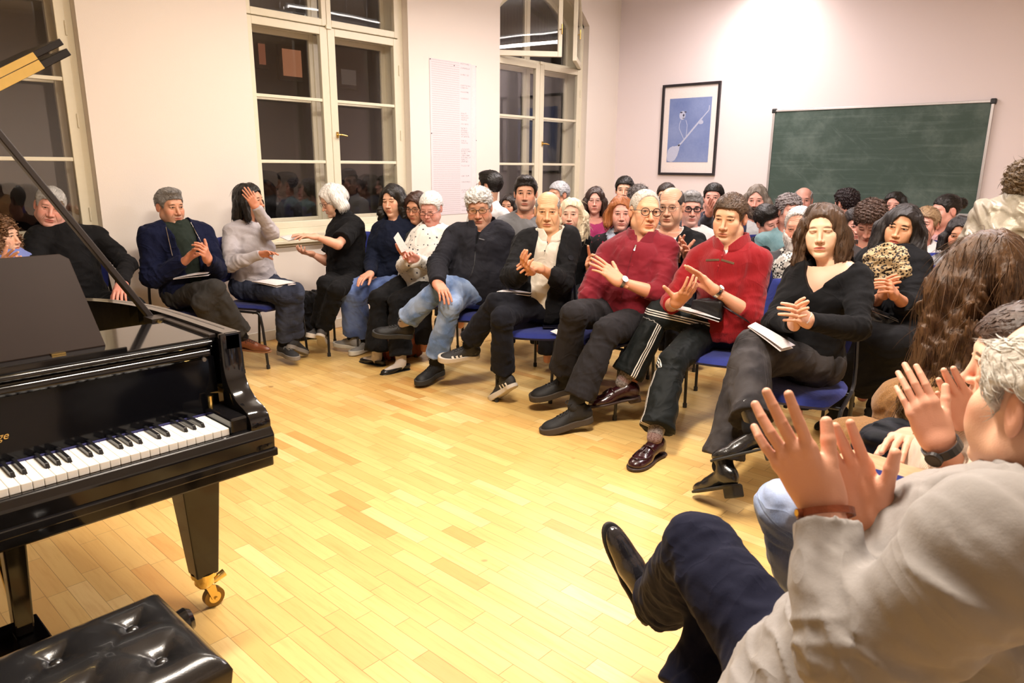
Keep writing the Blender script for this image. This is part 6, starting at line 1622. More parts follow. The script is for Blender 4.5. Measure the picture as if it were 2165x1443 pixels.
# --- foreground, right edge: seated sideways to the camera, facing the piano
P(id='long_hair', label='person with very long wavy brown hair seen from behind, in a brown teddy coat', sex='f', s=1.05,
  px=dict(pel=(2130, 985), neck=(2080, 752), head=(2072, 594), elR=(2040, 960), wrR=(1960, 975), tiR=(1930, 985), elL=(2030, 985), wrL=(1925, 925), tiL=(1900, 930)), D=dict(pel=2.12, neck=1.98, head=1.93, elR=2.0, wrR=1.9, elL=1.7, wrL=1.75), yaw=-118, hyaw=-130, hpitch=4,
  handR='rest', handL='rest', skin=SK3, hair=[H_('long', (.034, .017, .009), (.120, .060, .026), len=.36, w=.060, flare=.005, wave=1.6, wavy=1.2, n=2600, tl=.11, ts=.8, th=.016)], wear=[T_('teddy_coat', cloth('fur', srgb(150, 108, 62)), e=.035, sleeve=.95, lap=.7)], hh=.0034,
  shoe=dict(kind='boot', mat=blackshoe, sole=rubber))
P(id='cream_sweater', label='person in cream ribbed sweater and pale jeans clapping, black fitness watch on the wrist', sex='f', s=1.05,
  px=dict(pel=(2060, 1215), neck=(2120, 905), head=(2160, 765), elL=(2110, 1130), wrL=(1985, 935), tiL=(1920, 800), elR=(2165, 1060), wrR=(2060, 905), tiR=(1985, 790),
          knL=(1665, 1075), anL=(1720, 1290), toL=(1650, 1400), knR=(1900, 1050), anR=(1880, 1340), toR=(1800, 1400)), D=dict(pel=1.62, neck=1.52, head=1.50, elL=1.45, wrL=1.42, tiL=1.42, elR=1.66, wrR=1.50, tiR=1.48, knL=1.62, anL=1.75, toL=1.70, knR=1.95, anR=2.1, toR=2.05), yaw=-70, hyaw=-78, hpitch=6,
  handR=dict(curl=(.2, .25, .3, .35), spread=.02, thumb=(.7, .1)), handL=dict(curl=(.25, .3, .35, .4), spread=.015, thumb=(.5, .1)), handsc=.92, palmL=(.4, 0, -.9), palmR=(-.4, 0, .9), handres=.0022, skin=srgb(242, 190, 156), fc=dict(red=.6, age=.2), face=dict(age=.3), hair=[H_('short', (.08, .045, .03), th=.012)],
  wear=[T_('ribbed_sweater', cloth('rib', srgb(206, 186, 166)), e=.018, sleeve=.80, hem=-.15, hc=.006), L_('jeans', cloth('denim', srgb(128, 148, 192), srgb(180, 195, 228)), hem=.070, end=.9)], shoe=dict(kind='sneaker', mat=leather((.5, .48, .45)), sole=palesole))
P(id='blazer_man', label='white-haired person in grey blazer and navy trousers clapping in the right foreground', s=1.08, fat=0,
  px=dict(pel=(1720, 1560), neck=(2300, 1092), head=(2228, 852), shL=(2125, 1185), shR=(2310, 1130), elL=(1800, 1375), wrL=(1742, 1068), tiL=(1628, 885), elR=(2080, 1180), wrR=(1848, 1100), tiR=(1752, 905),
          knR=(1478, 1160), anR=(1398, 1280), toR=(1322, 1165), knL=(1560, 1290), anL=(1440, 1500), toL=(1380, 1600)),
  D=dict(pel=1.17, neck=.97, head=1.0, shL=.90, elL=.95, wrL=1.03, tiL=1.03, shR=1.1, elR=1.22, wrR=1.12, tiR=1.13, knR=1.50, anR=1.88, toR=1.92, knL=1.62, anL=1.55, toL=1.6), yaw=-62, hyaw=-128, hpitch=-2, hroll=0,
  handL=dict(curl=(.05, .1, .2, .3), spread=.13, thumb=(.45, .15), fat=1.05), handR=dict(curl=(.25, .35, .45, .55), spread=.06, thumb=(.55, .0), fat=1.05), palmL=(.45, .25, -.8), palmR=(-.4, .1, .9), handres=.0017, handsc=.86, skin=srgb(240, 186, 150), face=dict(age=.8, fat=.2), fc=dict(age=.7, red=.6, browamt=.2), hh=.0024,
  hair=[H_('bald', (.55, .52, .46), (.80, .77, .70), th=.018, n=1500, tl=.022, lift=.002, ts=.7, fh=.085)],
  wear=[T_('blazer', cloth('tweed', srgb(150, 145, 142)), e=.024, sleeve=.88, nr=.02, hem=-.22, fold=.010, rum=1.4, h_=.006), L_('trousers', cloth('wool', srgb(22, 24, 42)), hem=.066, end=.9, e=.013, h_=.006), dict(k='sock', name='sock', mat=cloth('sock', BLACK)), dict(k='collar', name='blazer_collar', mat=cloth('tweed', srgb(146, 141, 138)), h=.04, off=.010, gap=1.2)],
  shoe=dict(kind='dress', mat=leather((.016, .016, .020), .16, .5), sole=rubber, s=1.02))
P(id='silver_coat', label='curly-haired person in a shiny silver-grey coat standing, back turned, at the right edge', sex='f', s=.93,
  px=dict(pel=(2120, 560), neck=(2160, 452), head=(2178, 400)), D=dict(pel=3.15), torso=.50, yaw=150, hyaw=150, hpitch=5, skin=SK1, hair=[H_('curly', (.06, .035, .018), (.14, .09, .04), th=.022, curl=1.4, n=900, tl=.03)],
  handR='rest', handL='rest', wear=[T_('metallic_coat', plain('silver_coated_fabric', srgb(150, 141, 124), .42, nb=.7, nscale=26, metal=.25), e=.034, lap=.8, fold=.016, rum=2.2, nr=.03)], far=0, stand=1, shoe=dict(kind='dress', mat=blackshoe))

def rear(id, label, head, D, yaw=0, pitch=0, roll=0, sex='m', skin=SK1, hair=None, top=None, tcol=(.05, .05, .05), tn='sweater', **k):
    c = atd(*head, D); hz = c[2]; s = k.pop('s', 1.0 if sex == 'm' else .97); tor = min(max(hz-.185*s-.55, .40), .56)
    pz = hz-.185*s-tor
    ty = k.pop('tyaw', yaw*.4); 
    f0 = nrm((CAM-c)*V(1, 1, 0))
    pel = V(c[0], c[1], max(pz, .50))-f0*k.pop('lean', .05)
    neck = V(c[0], c[1], hz-.180*s)-f0*.02
    d = dict(id=id, label=label, sex=sex, s=s, pel3=pel, torso=tor/s, px=dict(neck=proj(neck)[:2], head=head), D=dict(neck=proj(neck)[2], head=D), yaw=ty, hyaw=yaw, hpitch=pitch, hroll=roll, skin=skin, hair=hair or [], far=1,
             wear=[T_(tn, top or cloth('wool', tcol), **k.pop('tk', {}))]+k.pop('more', []), handR='rest', handL='rest', rear=1)
    d['wear'].append(L_('trousers', cloth('wool', (.02, .02, .025))))
    d.update(k); PP.append(d)
wh = cloth('cotton', (.70, .68, .68))
rear('behind_navy', 'reddish-brown-haired person with glasses, half hidden behind the flowered white blouse', (880, 438), 5.55, yaw=-28, pitch=12, sex='f', skin=SK2, face=dict(age=.6), fc=dict(age=.6, open_=.6), glasses=dict(col=(.01, .01, .01), r=.002), hair=[H_('long', (.055, .022, .014), len=.10, w=.03)], top=cloth('floral', (.03, .03, .03), (.15, .12, .10)), tn='cardigan')
rear('tee_back', 'black-haired young person in a white T-shirt seen from behind by the handwritten sheet', (1034, 394), 6.3, yaw=-118, skin=SK1, hair=[H_('quiff', DK, th=.016, n=300)], top=wh, tn='t_shirt', tk=dict(sleeve=-.6), glasses=dict(col=(.03, .01, .02), r=.002), s=1.04)
rear('gray_sweater', 'young person with short dark hair in a mottled grey sweater behind the bald man', (1111, 409), 5.6, yaw=-3, skin=SK2, hair=[H_('quiff', (.015, .010, .008), th=.012, n=300)], top=cloth('fleece', srgb(108, 108, 110)), fc=dict(browamt=1, brow=DK, age=.1, stub=.35), face=dict(age=.1, jaw=1.0), s=1.08)
rear('short_dark', 'dark-haired person partly hidden just left of the young one in the grey sweater', (1075, 436), 6.9, yaw=-18, sex='f', skin=SK2, hair=[H_('bob', (.02, .013, .01), len=.06, w=.03)], tcol=(.15, .05, .06))
rear('gray_behind', 'grey-haired person turned left behind the bald man, in front of the far window', (1180, 412), 7.0, yaw=-50, skin=SK2, hair=[H_('short', (.30, .30, .31), (.45, .45, .46), th=.012, n=300)], tcol=(.08, .08, .09), s=1.04)
rear('blonde', 'smiling person with wavy blonde hair in a black jacket next to the bald man', (1207, 452), 5.25, yaw=-8, pitch=2, sex='f', skin=srgb(232, 180, 150), hair=[H_('long', (.62, .50, .33), (.80, .70, .52), len=.16, w=.05, wave=1.2, wavy=1.2, n=500, tl=.07, part=-.2)], top=cloth('wool', BLACK), tn='jacket', fc=dict(smile=1.0, open_=.8, lip=srgb(190, 70, 70)), hh=.0035)
rear('magenta', 'smiling person with long brown hair and thin glasses in a magenta top', (1258, 424), 6.3, yaw=-2, sex='f', skin=SKP, hair=[H_('long', (.045, .022, .016), len=.14, w=.032)], top=cloth('cotton', srgb(150, 40, 90)), tn='top', tk=dict(nr=.035), glasses=dict(col=(.3, .28, .26), r=.001, metal=.8), fc=dict(smile=1.0, open_=.7), bare=1)
rear('black_top_hair', 'black-haired person against the white wall, eyes showing above the redhead', (1320, 402), 7.1, yaw=-4, skin=SK1, hair=[H_('short', DK, th=.014, n=250)], tcol=(.1, .1, .12), s=1.06, fc=dict(browamt=1, brow=DK))
rear('windblown', 'person with tousled grey-brown hair hidden behind the redhead and the man in burgundy', (1350, 424), 6.6, yaw=20, skin=SK1, hair=[H_('curly', (.12, .10, .09), th=.018, n=400, tl=.04)], tcol=(.1, .1, .12), s=1.02)
rear('redhead', 'person with copper-red hair, black polo-neck and a pale blue polka-dot scarf', (1313, 451), 5.0, yaw=4, pitch=2, sex='f', skin=SKP, hair=[H_('long', (.24, .065, .018), (.40, .14, .04), len=.06, w=.036, part=.25, n=500, tl=.05)], top=cloth('floral', (.012, .010, .012), (.30, .02, .05)), tk=dict(neck='turtle', th=.05), more=[dict(k='scarf', name='polka_dot_scarf', mat=cloth('polka', srgb(150, 158, 176), srgb(205, 206, 212)), tails=((.06, .75), (-.06, .75)))], fc=dict(smile=.7, open_=.8, age=.6), face=dict(age=.6), hh=.0035)
rear('bald_glasses', 'balding person with thin glasses in black cardigan and white shirt, behind the burgundy sweater', (1418, 437), 4.75, yaw=-14, pitch=4, skin=srgb(206, 156, 122), hair=[H_('bald', (.06, .05, .045), th=.004, tuft=0)], top=cloth('cotton', (.7, .68, .65)), tn='shirt', tk=dict(nr=.02, sleeve=None), more=[T_('cardigan', cloth('wool', BLACK), e=.024, open=(.0, .06), nr=.03)], glasses=dict(col=(.05, .03, .02), r=.0012), fc=dict(age=.9, browamt=.4, red=.2), face=dict(age=.8, fat=.6, nose=1.15), s=1.05, hh=.0035)
PP[-1]['px'].update(elR=(1425, 560), wrR=(1440, 545), tiR=(1432, 508), elL=(1475, 565), wrL=(1455, 545), tiL=(1452, 512)); PP[-1].update(handR='open', handL='clap', palmR=(.3, 0, 1), palmL=(-.6, 0, .5))
rear('dark_behind_bald', 'person whose dark brown hair shows just above the balding man with glasses', (1408, 416), 6.6, yaw=-10, skin=SK1, hair=[H_('short', (.04, .025, .02), th=.012, n=250)], tcol=(.1, .1, .12))
rear('black_glasses', 'grey-haired person with heavy black glasses in a white polo-neck', (1461, 440), 5.35, yaw=8, pitch=4, skin=SKP, hair=[H_('quiff', (.16, .15, .15), (.3, .3, .3), th=.012, n=400)], top=cloth('wool', (.72, .70, .70)), tk=dict(neck='turtle', th=.035), glasses=dict(col=(.006, .006, .007), r=.0036, rx=.024, rz=.017), fc=dict(age=.7, browamt=1, brow=DK, stub=.3, stubcol=(.35, .33, .33)), face=dict(age=.7, nose=1.2), hh=.0035)
rear('brown_far', 'long-brown-haired person seen between the heavy black glasses and the red polo shirt', (1486, 442), 6.9, yaw=14, sex='f', skin=SKP, hair=[H_('long', (.09, .05, .035), len=.16, w=.03)], tcol=(.2, .15, .16))
rear('hand_on_mouth', 'black-haired person with one hand on the face, behind the young man in red', (1508, 418), 6.5, yaw=-8, skin=SKP, hair=[H_('short', DK, th=.012, n=250)], tcol=(.03, .03, .05), s=1.04)
PP[-1]['px'].update(elR=(1490, 480), wrR=(1498, 452), tiR=(1503, 428)); PP[-1].update(palmR=(.6, 0, -.6), handR='flat')
rear('bearded', 'bearded person with longish grey-brown hair in a navy jacket by the blackboard corner', (1599, 424), 6.3, yaw=-6, pitch=2, skin=SKP, hair=[H_('long', (.11, .085, .07), (.26, .22, .18), len=.07, w=.03, wave=1.5, fw=.062), H_('beard', (.045, .03, .022), (.16, .12, .10), th=.010, n=260, tl=.02)], top=cloth('cotton', (.45, .45, .46)), tn='t_shirt', tk=dict(nr=.02, sleeve=None), more=[T_('jacket', cloth('wool', srgb(34, 40, 66)), e=.024, open=(.03, .06), nr=.03)], fc=dict(age=.5), s=1.04)
rear('leaning_boy', 'young person with glossy black hair leaning sideways to the right, in a black T-shirt', (1624, 467), 5.6, yaw=42, pitch=16, roll=-24, skin=SKP, hair=[H_('quiff', DK, th=.015, n=350)], tcol=(.012, .012, .016), tn='t_shirt', tk=dict(nr=.03, sleeve=-.7), fc=dict(open_=.3, age=0, lip=srgb(190, 70, 70)), lean=.0)
rear('lilac_collar', 'person with curly grey hair and a teal denim jacket behind the white-bearded man', (1668, 447), 5.5, yaw=30, skin=SKP, hair=[H_('curly', (.17, .14, .14), (.3, .27, .27), th=.012, n=500)], top=cloth('denim', srgb(96, 128, 134), srgb(120, 150, 155)), tn='denim_jacket', tk=dict(nr=.02), lean=.0)
rear('bald_far', 'bald person in front of the blackboard, eyes visible above the curly grey head', (1698, 424), 7.0, yaw=0, skin=srgb(215, 150, 130), hair=[H_('bald', (.35, .33, .32), th=.006, n=120)], tcol=(.1, .1, .1), fc=dict(browamt=.9), s=1.05)
rear('white_beard', 'elderly white-bearded person in a black-and-white checked scarf and grey coat', (1689, 482), 4.2, yaw=-10, pitch=6, skin=srgb(214, 150, 122), hair=[H_('short', (.42, .40, .39), (.6, .58, .56), th=.008, fh=.10, n=400), H_('beard', (.55, .52, .50), (.75, .72, .70), th=.007, n=500, tl=.018)], top=cloth('wool', srgb(70, 70, 74)), tn='coat', more=[dict(k='scarf', name='checked_scarf', mat=cloth('check', (.70, .68, .64), (.02, .02, .02)), tails=((.05, .6), (-.04, .5)), bib=1)], fc=dict(age=1.0, open_=.5, browamt=.3, brow=(.3, .28, .26)), face=dict(age=.9), hh=.0035)
rear('dark_back', 'person with thick dark hair facing away in front of the blackboard', (1787, 431), 6.6, yaw=-135, skin=SKP, hair=[H_('curly', (.022, .012, .014), th=.016, n=400)], tcol=(.05, .05, .06), s=1.03)
rear('dark_small', 'dark-haired person with a black-and-white scarf just right of the V-neck sweater wearer', (1808, 475), 5.1, yaw=16, pitch=10, sex='f', skin=SKP, hair=[H_('bun', (.02, .014, .014), th=.012, n=250)], tcol=(.3, .25, .24), more=[dict(k='scarf', name='patterned_scarf', mat=cloth('check', (.70, .68, .66), (.02, .02, .02)), bib=1)])
rear('curly_down', 'person with short brown curly hair looking down, behind the leopard scarf wearer', (1840, 470), 4.5, yaw=-14, pitch=34, skin=srgb(214, 150, 126), hair=[H_('curly', (.045, .025, .018), (.09, .05, .035), th=.020, n=600, tl=.03)], tcol=(.06, .05, .05), fc=dict(open_=.3, age=.2, browamt=.9), hh=.0035)
rear('black_far', 'long-black-haired person before the blackboard, seen above the leopard scarf wearer', (1892, 434), 6.3, yaw=-14, sex='f', skin=SKP, hair=[H_('long', DK, len=.16, w=.03, part=.2)], tcol=(.03, .03, .03))
rear('blond_smile', 'smiling blond person in a white top, right of the leopard scarf wearer', (1956, 474), 5.3, yaw=-16, sex='f', skin=SKP, hair=[H_('short', (.22, .13, .07), (.4, .27, .15), th=.018, n=400, tl=.03)], top=wh, tn='top', fc=dict(smile=1.4, open_=.6, age=.6), face=dict(age=.5), s=1.04)
rear('bun_profile', 'person in profile with black hair tied in a bun and an earring, pink top', (1998, 446), 5.6, yaw=-58, pitch=6, sex='f', skin=SKP, hair=[H_('bun', DK, th=.006, n=300)], top=cloth('cotton', srgb(205, 160, 160)), tn='top', tk=dict(nr=.03), s=1.10, fc=dict(open_=.5))
rear('child', 'black-haired person whose forehead shows between the long-haired head and the silver coat', (2030, 496), 4.4, yaw=-5, pitch=8, sex='f', skin=SK4, hair=[H_('bob', (.014, .010, .010), len=.09, w=.035)], tcol=(.25, .24, .24), s=.9)
ONLY = None
todo = [p for p in PP if not ONLY or p['id'] in ONLY.split(',')] if ONLY != 'none' else []
def _safe(p):
    return person_compute(p)
with ThreadPoolExecutor(4) as ex:
    res = list(ex.map(_safe, todo))
for p, (F, out) in zip(todo, res):
    person_link(p, F, out)
    if False:
        print('FIG', p['id'], 'warn', F.warn, 'T %.2f' % F.T, {k: round(float(v[2]), 2) for k, v in F.J.items()})
        J = F.J; print('   pelvis', J['pel'].round(2), 'dist head', round(proj(J['head'])[2], 2))
print('people', round(time.time()-T0, 1), 's')
# ---------------------------------------------------------------- chairs under the audience
WHO = {'navy_cardigan': 'the person in the navy cardigan', 'curly': 'the curly-haired person at the left edge', 'turtleneck_man': 'the man in the black polo-neck behind the piano', 'gray_top': 'the person shading the face with a hand', 'white_bob': 'the white-haired person gesturing left',
       'navy_woman': 'the long-haired person in the navy sweater', 'white_blouse': 'the person in the flowered white blouse', 'fleece_man': 'the man in the dark fleece', 'bald_man': 'the bald man in the white polo', 'burgundy_man': 'the man in burgundy with round glasses',
       'striped_pants_man': 'the young man in striped track trousers', 'vneck_woman': 'the woman in the black V-neck', 'leopard_woman': 'the woman in the leopard scarf', 'blazer_man': 'the man in the grey blazer', 'cream_sweater': 'the person in the cream ribbed sweater', 'long_hair': 'the person with the very long wavy hair'}
REARWHO = dict(behind_navy='half-hidden person with reddish-brown hair', tee_back='black-haired person in the white T-shirt', gray_sweater='young person in the mottled grey sweater', short_dark='dark-haired person left of the grey sweater', gray_behind='grey-haired person by the far window',
  blonde='blonde person in the black jacket', magenta='person in the magenta top', black_top_hair='black-haired person against the white wall', windblown='person with tousled grey-brown hair', redhead='redhead in the polka-dot scarf', bald_glasses='balding person in the black cardigan',
  dark_behind_bald='dark-haired person behind the black cardigan', black_glasses='person with heavy black glasses', brown_far='brown-haired person beyond the heavy black glasses', hand_on_mouth='person with a hand on the face', bearded='bearded person in the navy jacket', leaning_boy='young person leaning to the right',
  lilac_collar='person in the teal denim jacket', bald_far='bald person before the blackboard', white_beard='white-bearded person', dark_back='dark-haired person facing away', dark_small='person with the black-and-white scarf', curly_down='curly-haired person looking down', black_far='long-black-haired person before the blackboard',
  blond_smile='smiling blond person in white', bun_profile='person with the hair bun', child='black-haired person next to the silver coat')
chair0 = None
for pid, (F, root, parts) in PEOPLE.items():
    p = F.p
    if p.get('stand'): continue
    if chair0 is None: chair0 = make_chair(); c = chair0
    else: c = copytree(chair0)
    f0 = nrm((CAM-F.J['pel'])*V(1, 1, 0)); r0 = np.cross(f0, V(0, 0, 1)); r0 = r0 if r0@cr > 0 else -r0
    a = math.radians(p.get('cy', 0 if p.get('rear') else p.get('yaw', 0)*.6)); hd = math.cos(a)*f0+math.sin(a)*r0
    pos = F.J['pel']*V(1, 1, 0)+hd*.075+r0*p.get('coff', 0)
    if pid == 'blazer_man': pos = F.J['pel']*V(1, 1, 0)
    c.location = tuple(pos); c.rotation_euler = (0, 0, math.atan2(hd[1], hd[0])-PI/2)
    if pid in WHO: c['label'] = 'blue upholstered black-legged chair under '+WHO[pid]
    else: c['label'] = 'blue chair under the '+REARWHO.get(pid, pid); c['group'] = 'blue chairs in the rear rows'

# ---------------------------------------------------------------- booklets, bags, watches
M_paper = plain('white_paper', srgb(232, 226, 228), .8, vary=.03)
def printed():
    m, t, b = newmat('printed_page', srgb(230, 224, 226), .8); co = t.n('ShaderNodeTexCoord').outputs['Object']; nz = t.noise(t.scalev(co, (1, 1, 1)), 190, 3, .7)
    wv = t.m('FRACT', t.m('MULTIPLY', t.noise(co, 12, 0), 22)); f = t.m('MULTIPLY', t.step(nz, .56, .64), t.step(wv, .4, .5)); t.L(t.mix(t.m('MULTIPLY', f, .6), srgb(230, 224, 226), srgb(120, 115, 130)), b.inputs['Base Color']); return m
M_print = printed()
def booklet(label, corners, D, thick=.004, fold=None, mat=None):
    """corners: four picture points with distances; a folded programme of real thickness"""
    P4 = [atd(x, y, d) for (x, y), d in zip(corners, D)]
    c = sum(P4)/4; r = thing('programme_booklet', label, 'booklet', tuple(c)); n = nrm(np.cross(P4[1]-P4[0], P4[3]-P4[0])); n = n if n@(CAM-c) > 0 else -n
    for k, o in enumerate((0, 1)):
        b = MB(); nn = 8
        def fn(u, v, o=o):
            A = P4[0]*(1-u)+P4[1]*u; B = P4[3]*(1-u)+P4[2]*u; w = A*(1-v)+B*v
            return w+n*(.006*math.sin(u*PI)*(1 if o else .3)+(.004 if o else 0)+.012*o*u*u)
        top = [fn(i/nn, j/nn) for i in range(nn+1) for j in range(nn+1)]
        m_ = len(top); vs = top+[p-n*.0008*3 for p in top]
        fs = [(i*(nn+1)+j, (i+1)*(nn+1)+j, (i+1)*(nn+1)+j+1, i*(nn+1)+j+1) for i in range(nn) for j in range(nn)]
        fs += [tuple(m_+q for q in f[::-1]) for f in fs]
        ed = [i*(nn+1) for i in range(nn+1)]+[nn*(nn+1)+j for j in range(1, nn+1)]+[i*(nn+1)+nn for i in range(nn-1, -1, -1)]+[j for j in range(nn-1, 0, -1)]
        fs += [(ed[i], ed[(i+1) % len(ed)], m_+ed[(i+1) % len(ed)], m_+ed[i]) for i in range(len(ed))]
        b._add(vs, fs); b.obj('page', mat or (M_print if o else M_paper), r)
    return r
def dist(pid, j): return proj(PEOPLE[pid][0].J[j])[2]
def near(pid, *js): return sum(dist(pid, j) for j in js)/len(js)
def bag(name, label, c, rad, mat, ax, cat='bag', amp=.006, parts=None):
    """soft bag: rounded box blob with creases"""
    b = Blob().add(rbox(c, rad, min(rad)*.45, ax)); b.disp = fbm(11, (6, 14), (amp, amp*.5))
    v, q = net(b, np.array(c)-max(rad)*1.8, np.array(c)+max(rad)*1.8, .006)
    r = thing(name, label, cat, tuple(V(c[0], c[1], 0)))
    childmesh('bag_body', mkmesh('bag_body', v, q, None, [mat]), r); return r
M_steel = plain('watch_steel', (.6, .58, .55), .25, metal=1); M_dial = plain('watch_dial', (.75, .74, .70), .4); M_blk = plain('black_strap', (.012, .012, .014), .4)
if 'navy_cardigan' in PEOPLE:
    d = near('navy_cardigan', 'knL', 'pel', 'hipR')-.12; booklet('white programme sheets on the lap of the person in the navy cardigan', [(366, 590), (440, 582), (446, 578), (378, 583)], [d, d, d+.12, d+.12])
if 'gray_top' in PEOPLE:
    d = near('gray_top', 'knR', 'hipR')-.02; booklet('open white programme on the lap of the person in the grey top', [(532, 595), (585, 607), (626, 600), (575, 590)], [d-.05, d-.12, d-.12, d-.03])
if 'white_bob' in PEOPLE:
    d = dist('white_bob', 'tiL')+.05; booklet('thin white programme held low by the white-haired woman in black', [(592, 501), (628, 498), (655, 503), (610, 509)], [d, d, d, d-.03])
if 'white_blouse' in PEOPLE:
    d = dist('white_blouse', 'tiR'); booklet('folded pink-white programme held up by the elderly person in the flowered blouse', [(849, 534), (833, 503), (842, 491), (864, 527)], [d-.03]*4)
if 'bald_man' in PEOPLE:
    d = near('bald_man', 'knL', 'pel')-.10; booklet('dark-edged programme lying on the lap of the bald man', [(1050, 617), (1120, 625), (1128, 621), (1062, 614)], [d, d, d+.12, d+.12])
if 'striped_pants_man' in PEOPLE:
    d = near('striped_pants_man', 'knL', 'hipL')-.16; booklet('white programme on the thigh of the young person in track trousers', [(1432, 654), (1520, 680), (1524, 673), (1440, 648)], [d-.06, d-.06, d+.04, d+.04])
    F, r, _ = PEOPLE['striped_pants_man']; watch(F, r, 'L', M_steel, M_dial, up=(.6, .5, .6)); watch(F, r, 'R', plain('white_cord', (.7, .68, .65), .6), M_dial, name='cord_bracelet', r=.032, wd=.003, disc=0)
    c = F.J['pel']+F.F*.20+F.U*.13+F.R*.06; bg = bag('belt_bag', 'small black leather bag on the lap of the young man in red', c, (.085, .035, .055), leather((.012, .011, .012), .4), np.array([F.R, F.F, F.U]))
    b = MB(); b.tube([c+F.R*-.06+F.U*.04, c-F.R*.14+F.U*.0+F.F*.02, c-F.R*.22-F.U*.06-F.F*.06, c-F.R*.24-F.U*.10-F.F*.14], .009, 6, flat=(1, .25)); b.obj('strap', leather((.012, .011, .012), .4), bg)
if 'vneck_woman' in PEOPLE:
    d = near('vneck_woman', 'knL', 'hipL')-.13; booklet('rolled white programme across the thighs of the woman in the black V-neck', [(1581, 690), (1650, 742), (1677, 735), (1596, 682)], [d-.02, d-.09, d-.02, d+.04])
    F, r, _ = PEOPLE['vneck_woman']; W = F.J['wrL']; q = atd(1712, 672, dist('vneck_woman', 'wrL')-.05)
    b = MB(); u = CM.T@V(0, 1, 0)*1.0; e = CM[0]; b.tube([q+CM[1]*.024+e*.006, q+CM[1]*.012+e*.008, q, q-CM[1]*.012-e*.002, q-CM[1]*.022-e*.012], .0028, 6); b.obj('white_ribbon', M_paper, r)
if 'burgundy_man' in PEOPLE:
    F, r, _ = PEOPLE['burgundy_man']; watch(F, r, 'L', M_steel, M_dial, up=(.5, .3, .8), r=.032, disc=.019)
if 'cream_sweater' in PEOPLE:
    F, r, _ = PEOPLE['cream_sweater']; watch(F, r, 'L', M_blk, plain('black_screen', (.01, .01, .012), .1), name='fitness_watch', r=.034, wd=.009, disc=.016, up=(-1, 0, .5))
if 'blazer_man' in PEOPLE:
    F, r, _ = PEOPLE['blazer_man']; watch(F, r, 'L', leather(srgb(120, 60, 36), .4), M_gold, name='bracelet', r=.037, wd=.005, disc=.006, up=(-.9, -.2, .3))
if 'leopard_woman' in PEOPLE:
    F, r, _ = PEOPLE['leopard_woman']; c = atd(1868, 684, near('leopard_woman', 'knR', 'pel')-.10)
    bg = bag('handbag', 'black leather handbag with a silver zip on the lap of the leopard scarf wearer', c, (.15, .05, .055), leather((.010, .010, .011), .25), np.array([nrm(CM[0]-CM[1]*.35), CM[2], nrm(CM[1]+CM[0]*.35)]))
    b = MB(); e = nrm(CM[0]-CM[1]*.38); b.tube([c-e*.12-CM[2]*.055+CM[1]*.03, c-CM[2]*.060+CM[1]*.028, c+e*.13-CM[2]*.055+CM[1]*.02], .0035, 6); b.tube(arc(c+e*.12-CM[2]*.062+CM[1]*.012, .012, 0, 2*PI, 12, e, CM[1]), .0022, 6); b.obj('zip', M_steel, bg)
# small details laid on the clothes where the photograph shows them
from mathutils.bvhtree import BVHTree
def onmesh(o, px):
    me = o.data; bt_ = BVHTree.FromPolygons([v.co for v in me.vertices], [tuple(q.vertices) for q in me.polygons])
    d = nrm(ray(*px)); h = bt_.ray_cast(Vector(CAM), Vector(d))
    return (np.array(h[0]), np.array(h[1])) if h[0] is not None else (None, None)
def strip_on(pid, part, pts, w, name, mat, lift=.0015, th=.0012, n=14):
    if pid not in PEOPLE: return
    F, r, parts = PEOPLE[pid]; o = parts[part]; P_ = []
    for i in range(n+1):
        t_ = i/n*(len(pts)-1); k_ = min(int(t_), len(pts)-2); u = t_-k_
        h, nn = onmesh(o, (pts[k_][0]*(1-u)+pts[k_+1][0]*u, pts[k_][1]*(1-u)+pts[k_+1][1]*u))
        if h is not None:
            if nn@(CAM-h) < 0: nn = -nn
            P_.append((h, nn))
    if len(P_) < 3: return
    b = MB(); vs = []
    for i, (h, nn) in enumerate(P_):
        t_ = nrm(P_[min(i+1, len(P_)-1)][0]-P_[max(i-1, 0)][0]); e = nrm(np.cross(t_, nn))*w/2
        vs += [h+nn*lift-e, h+nn*(lift+th)-e*.8, h+nn*(lift+th)+e*.8, h+nn*lift+e]
    m_ = len(P_); b._add(vs, [(i*4+k, i*4+k+1, i*4+5+k, i*4+4+k) for i in range(m_-1) for k in range(3)]+[(0, 1, 2, 3), (m_*4-1, m_*4-2, m_*4-3, m_*4-4)])
    b.obj(name, mat, r)
def button_on(pid, part, px, rad, mat, name='button'):
    if pid not in PEOPLE: return
    F, r, parts = PEOPLE[pid]; h, nn = onmesh(parts[part], px)
    if h is None: return
    if nn@(CAM-h) < 0: nn = -nn
    b = MB(); b.tube([h, h+nn*.002, h+nn*.003], [rad, rad, rad*.8], 12); b.obj(name, mat, r)
OL = cloth('cotton', srgb(96, 74, 52))
strip_on('striped_pants_man', 'polo_shirt', [(1493, 550), (1521, 549)], .012, 'embroidered_bar', OL); strip_on('striped_pants_man', 'polo_shirt', [(1525, 549), (1552, 557)], .012, 'embroidered_bar', OL)
RB = plain('red_button', srgb(150, 24, 30), .35)
button_on('striped_pants_man', 'polo_shirt', (1527, 540), .0058, RB); button_on('striped_pants_man', 'polo_shirt', (1519, 562), .0058, RB)
strip_on('striped_pants_man', 'polo_shirt', [(1532, 530), (1516, 575)], .0022, 'placket_seam', cloth('rib', srgb(110, 14, 20)))
strip_on('burgundy_man', 'sweater', [(1345, 519), (1341, 530)], .009, 'zip_pull', M_steel, lift=.004, th=.004)
strip_on('burgundy_man', 'sweater', [(1343, 517), (1338, 530), (1325, 580), (1312, 640)], .0035, 'zip', cloth('wool', srgb(96, 18, 30)))
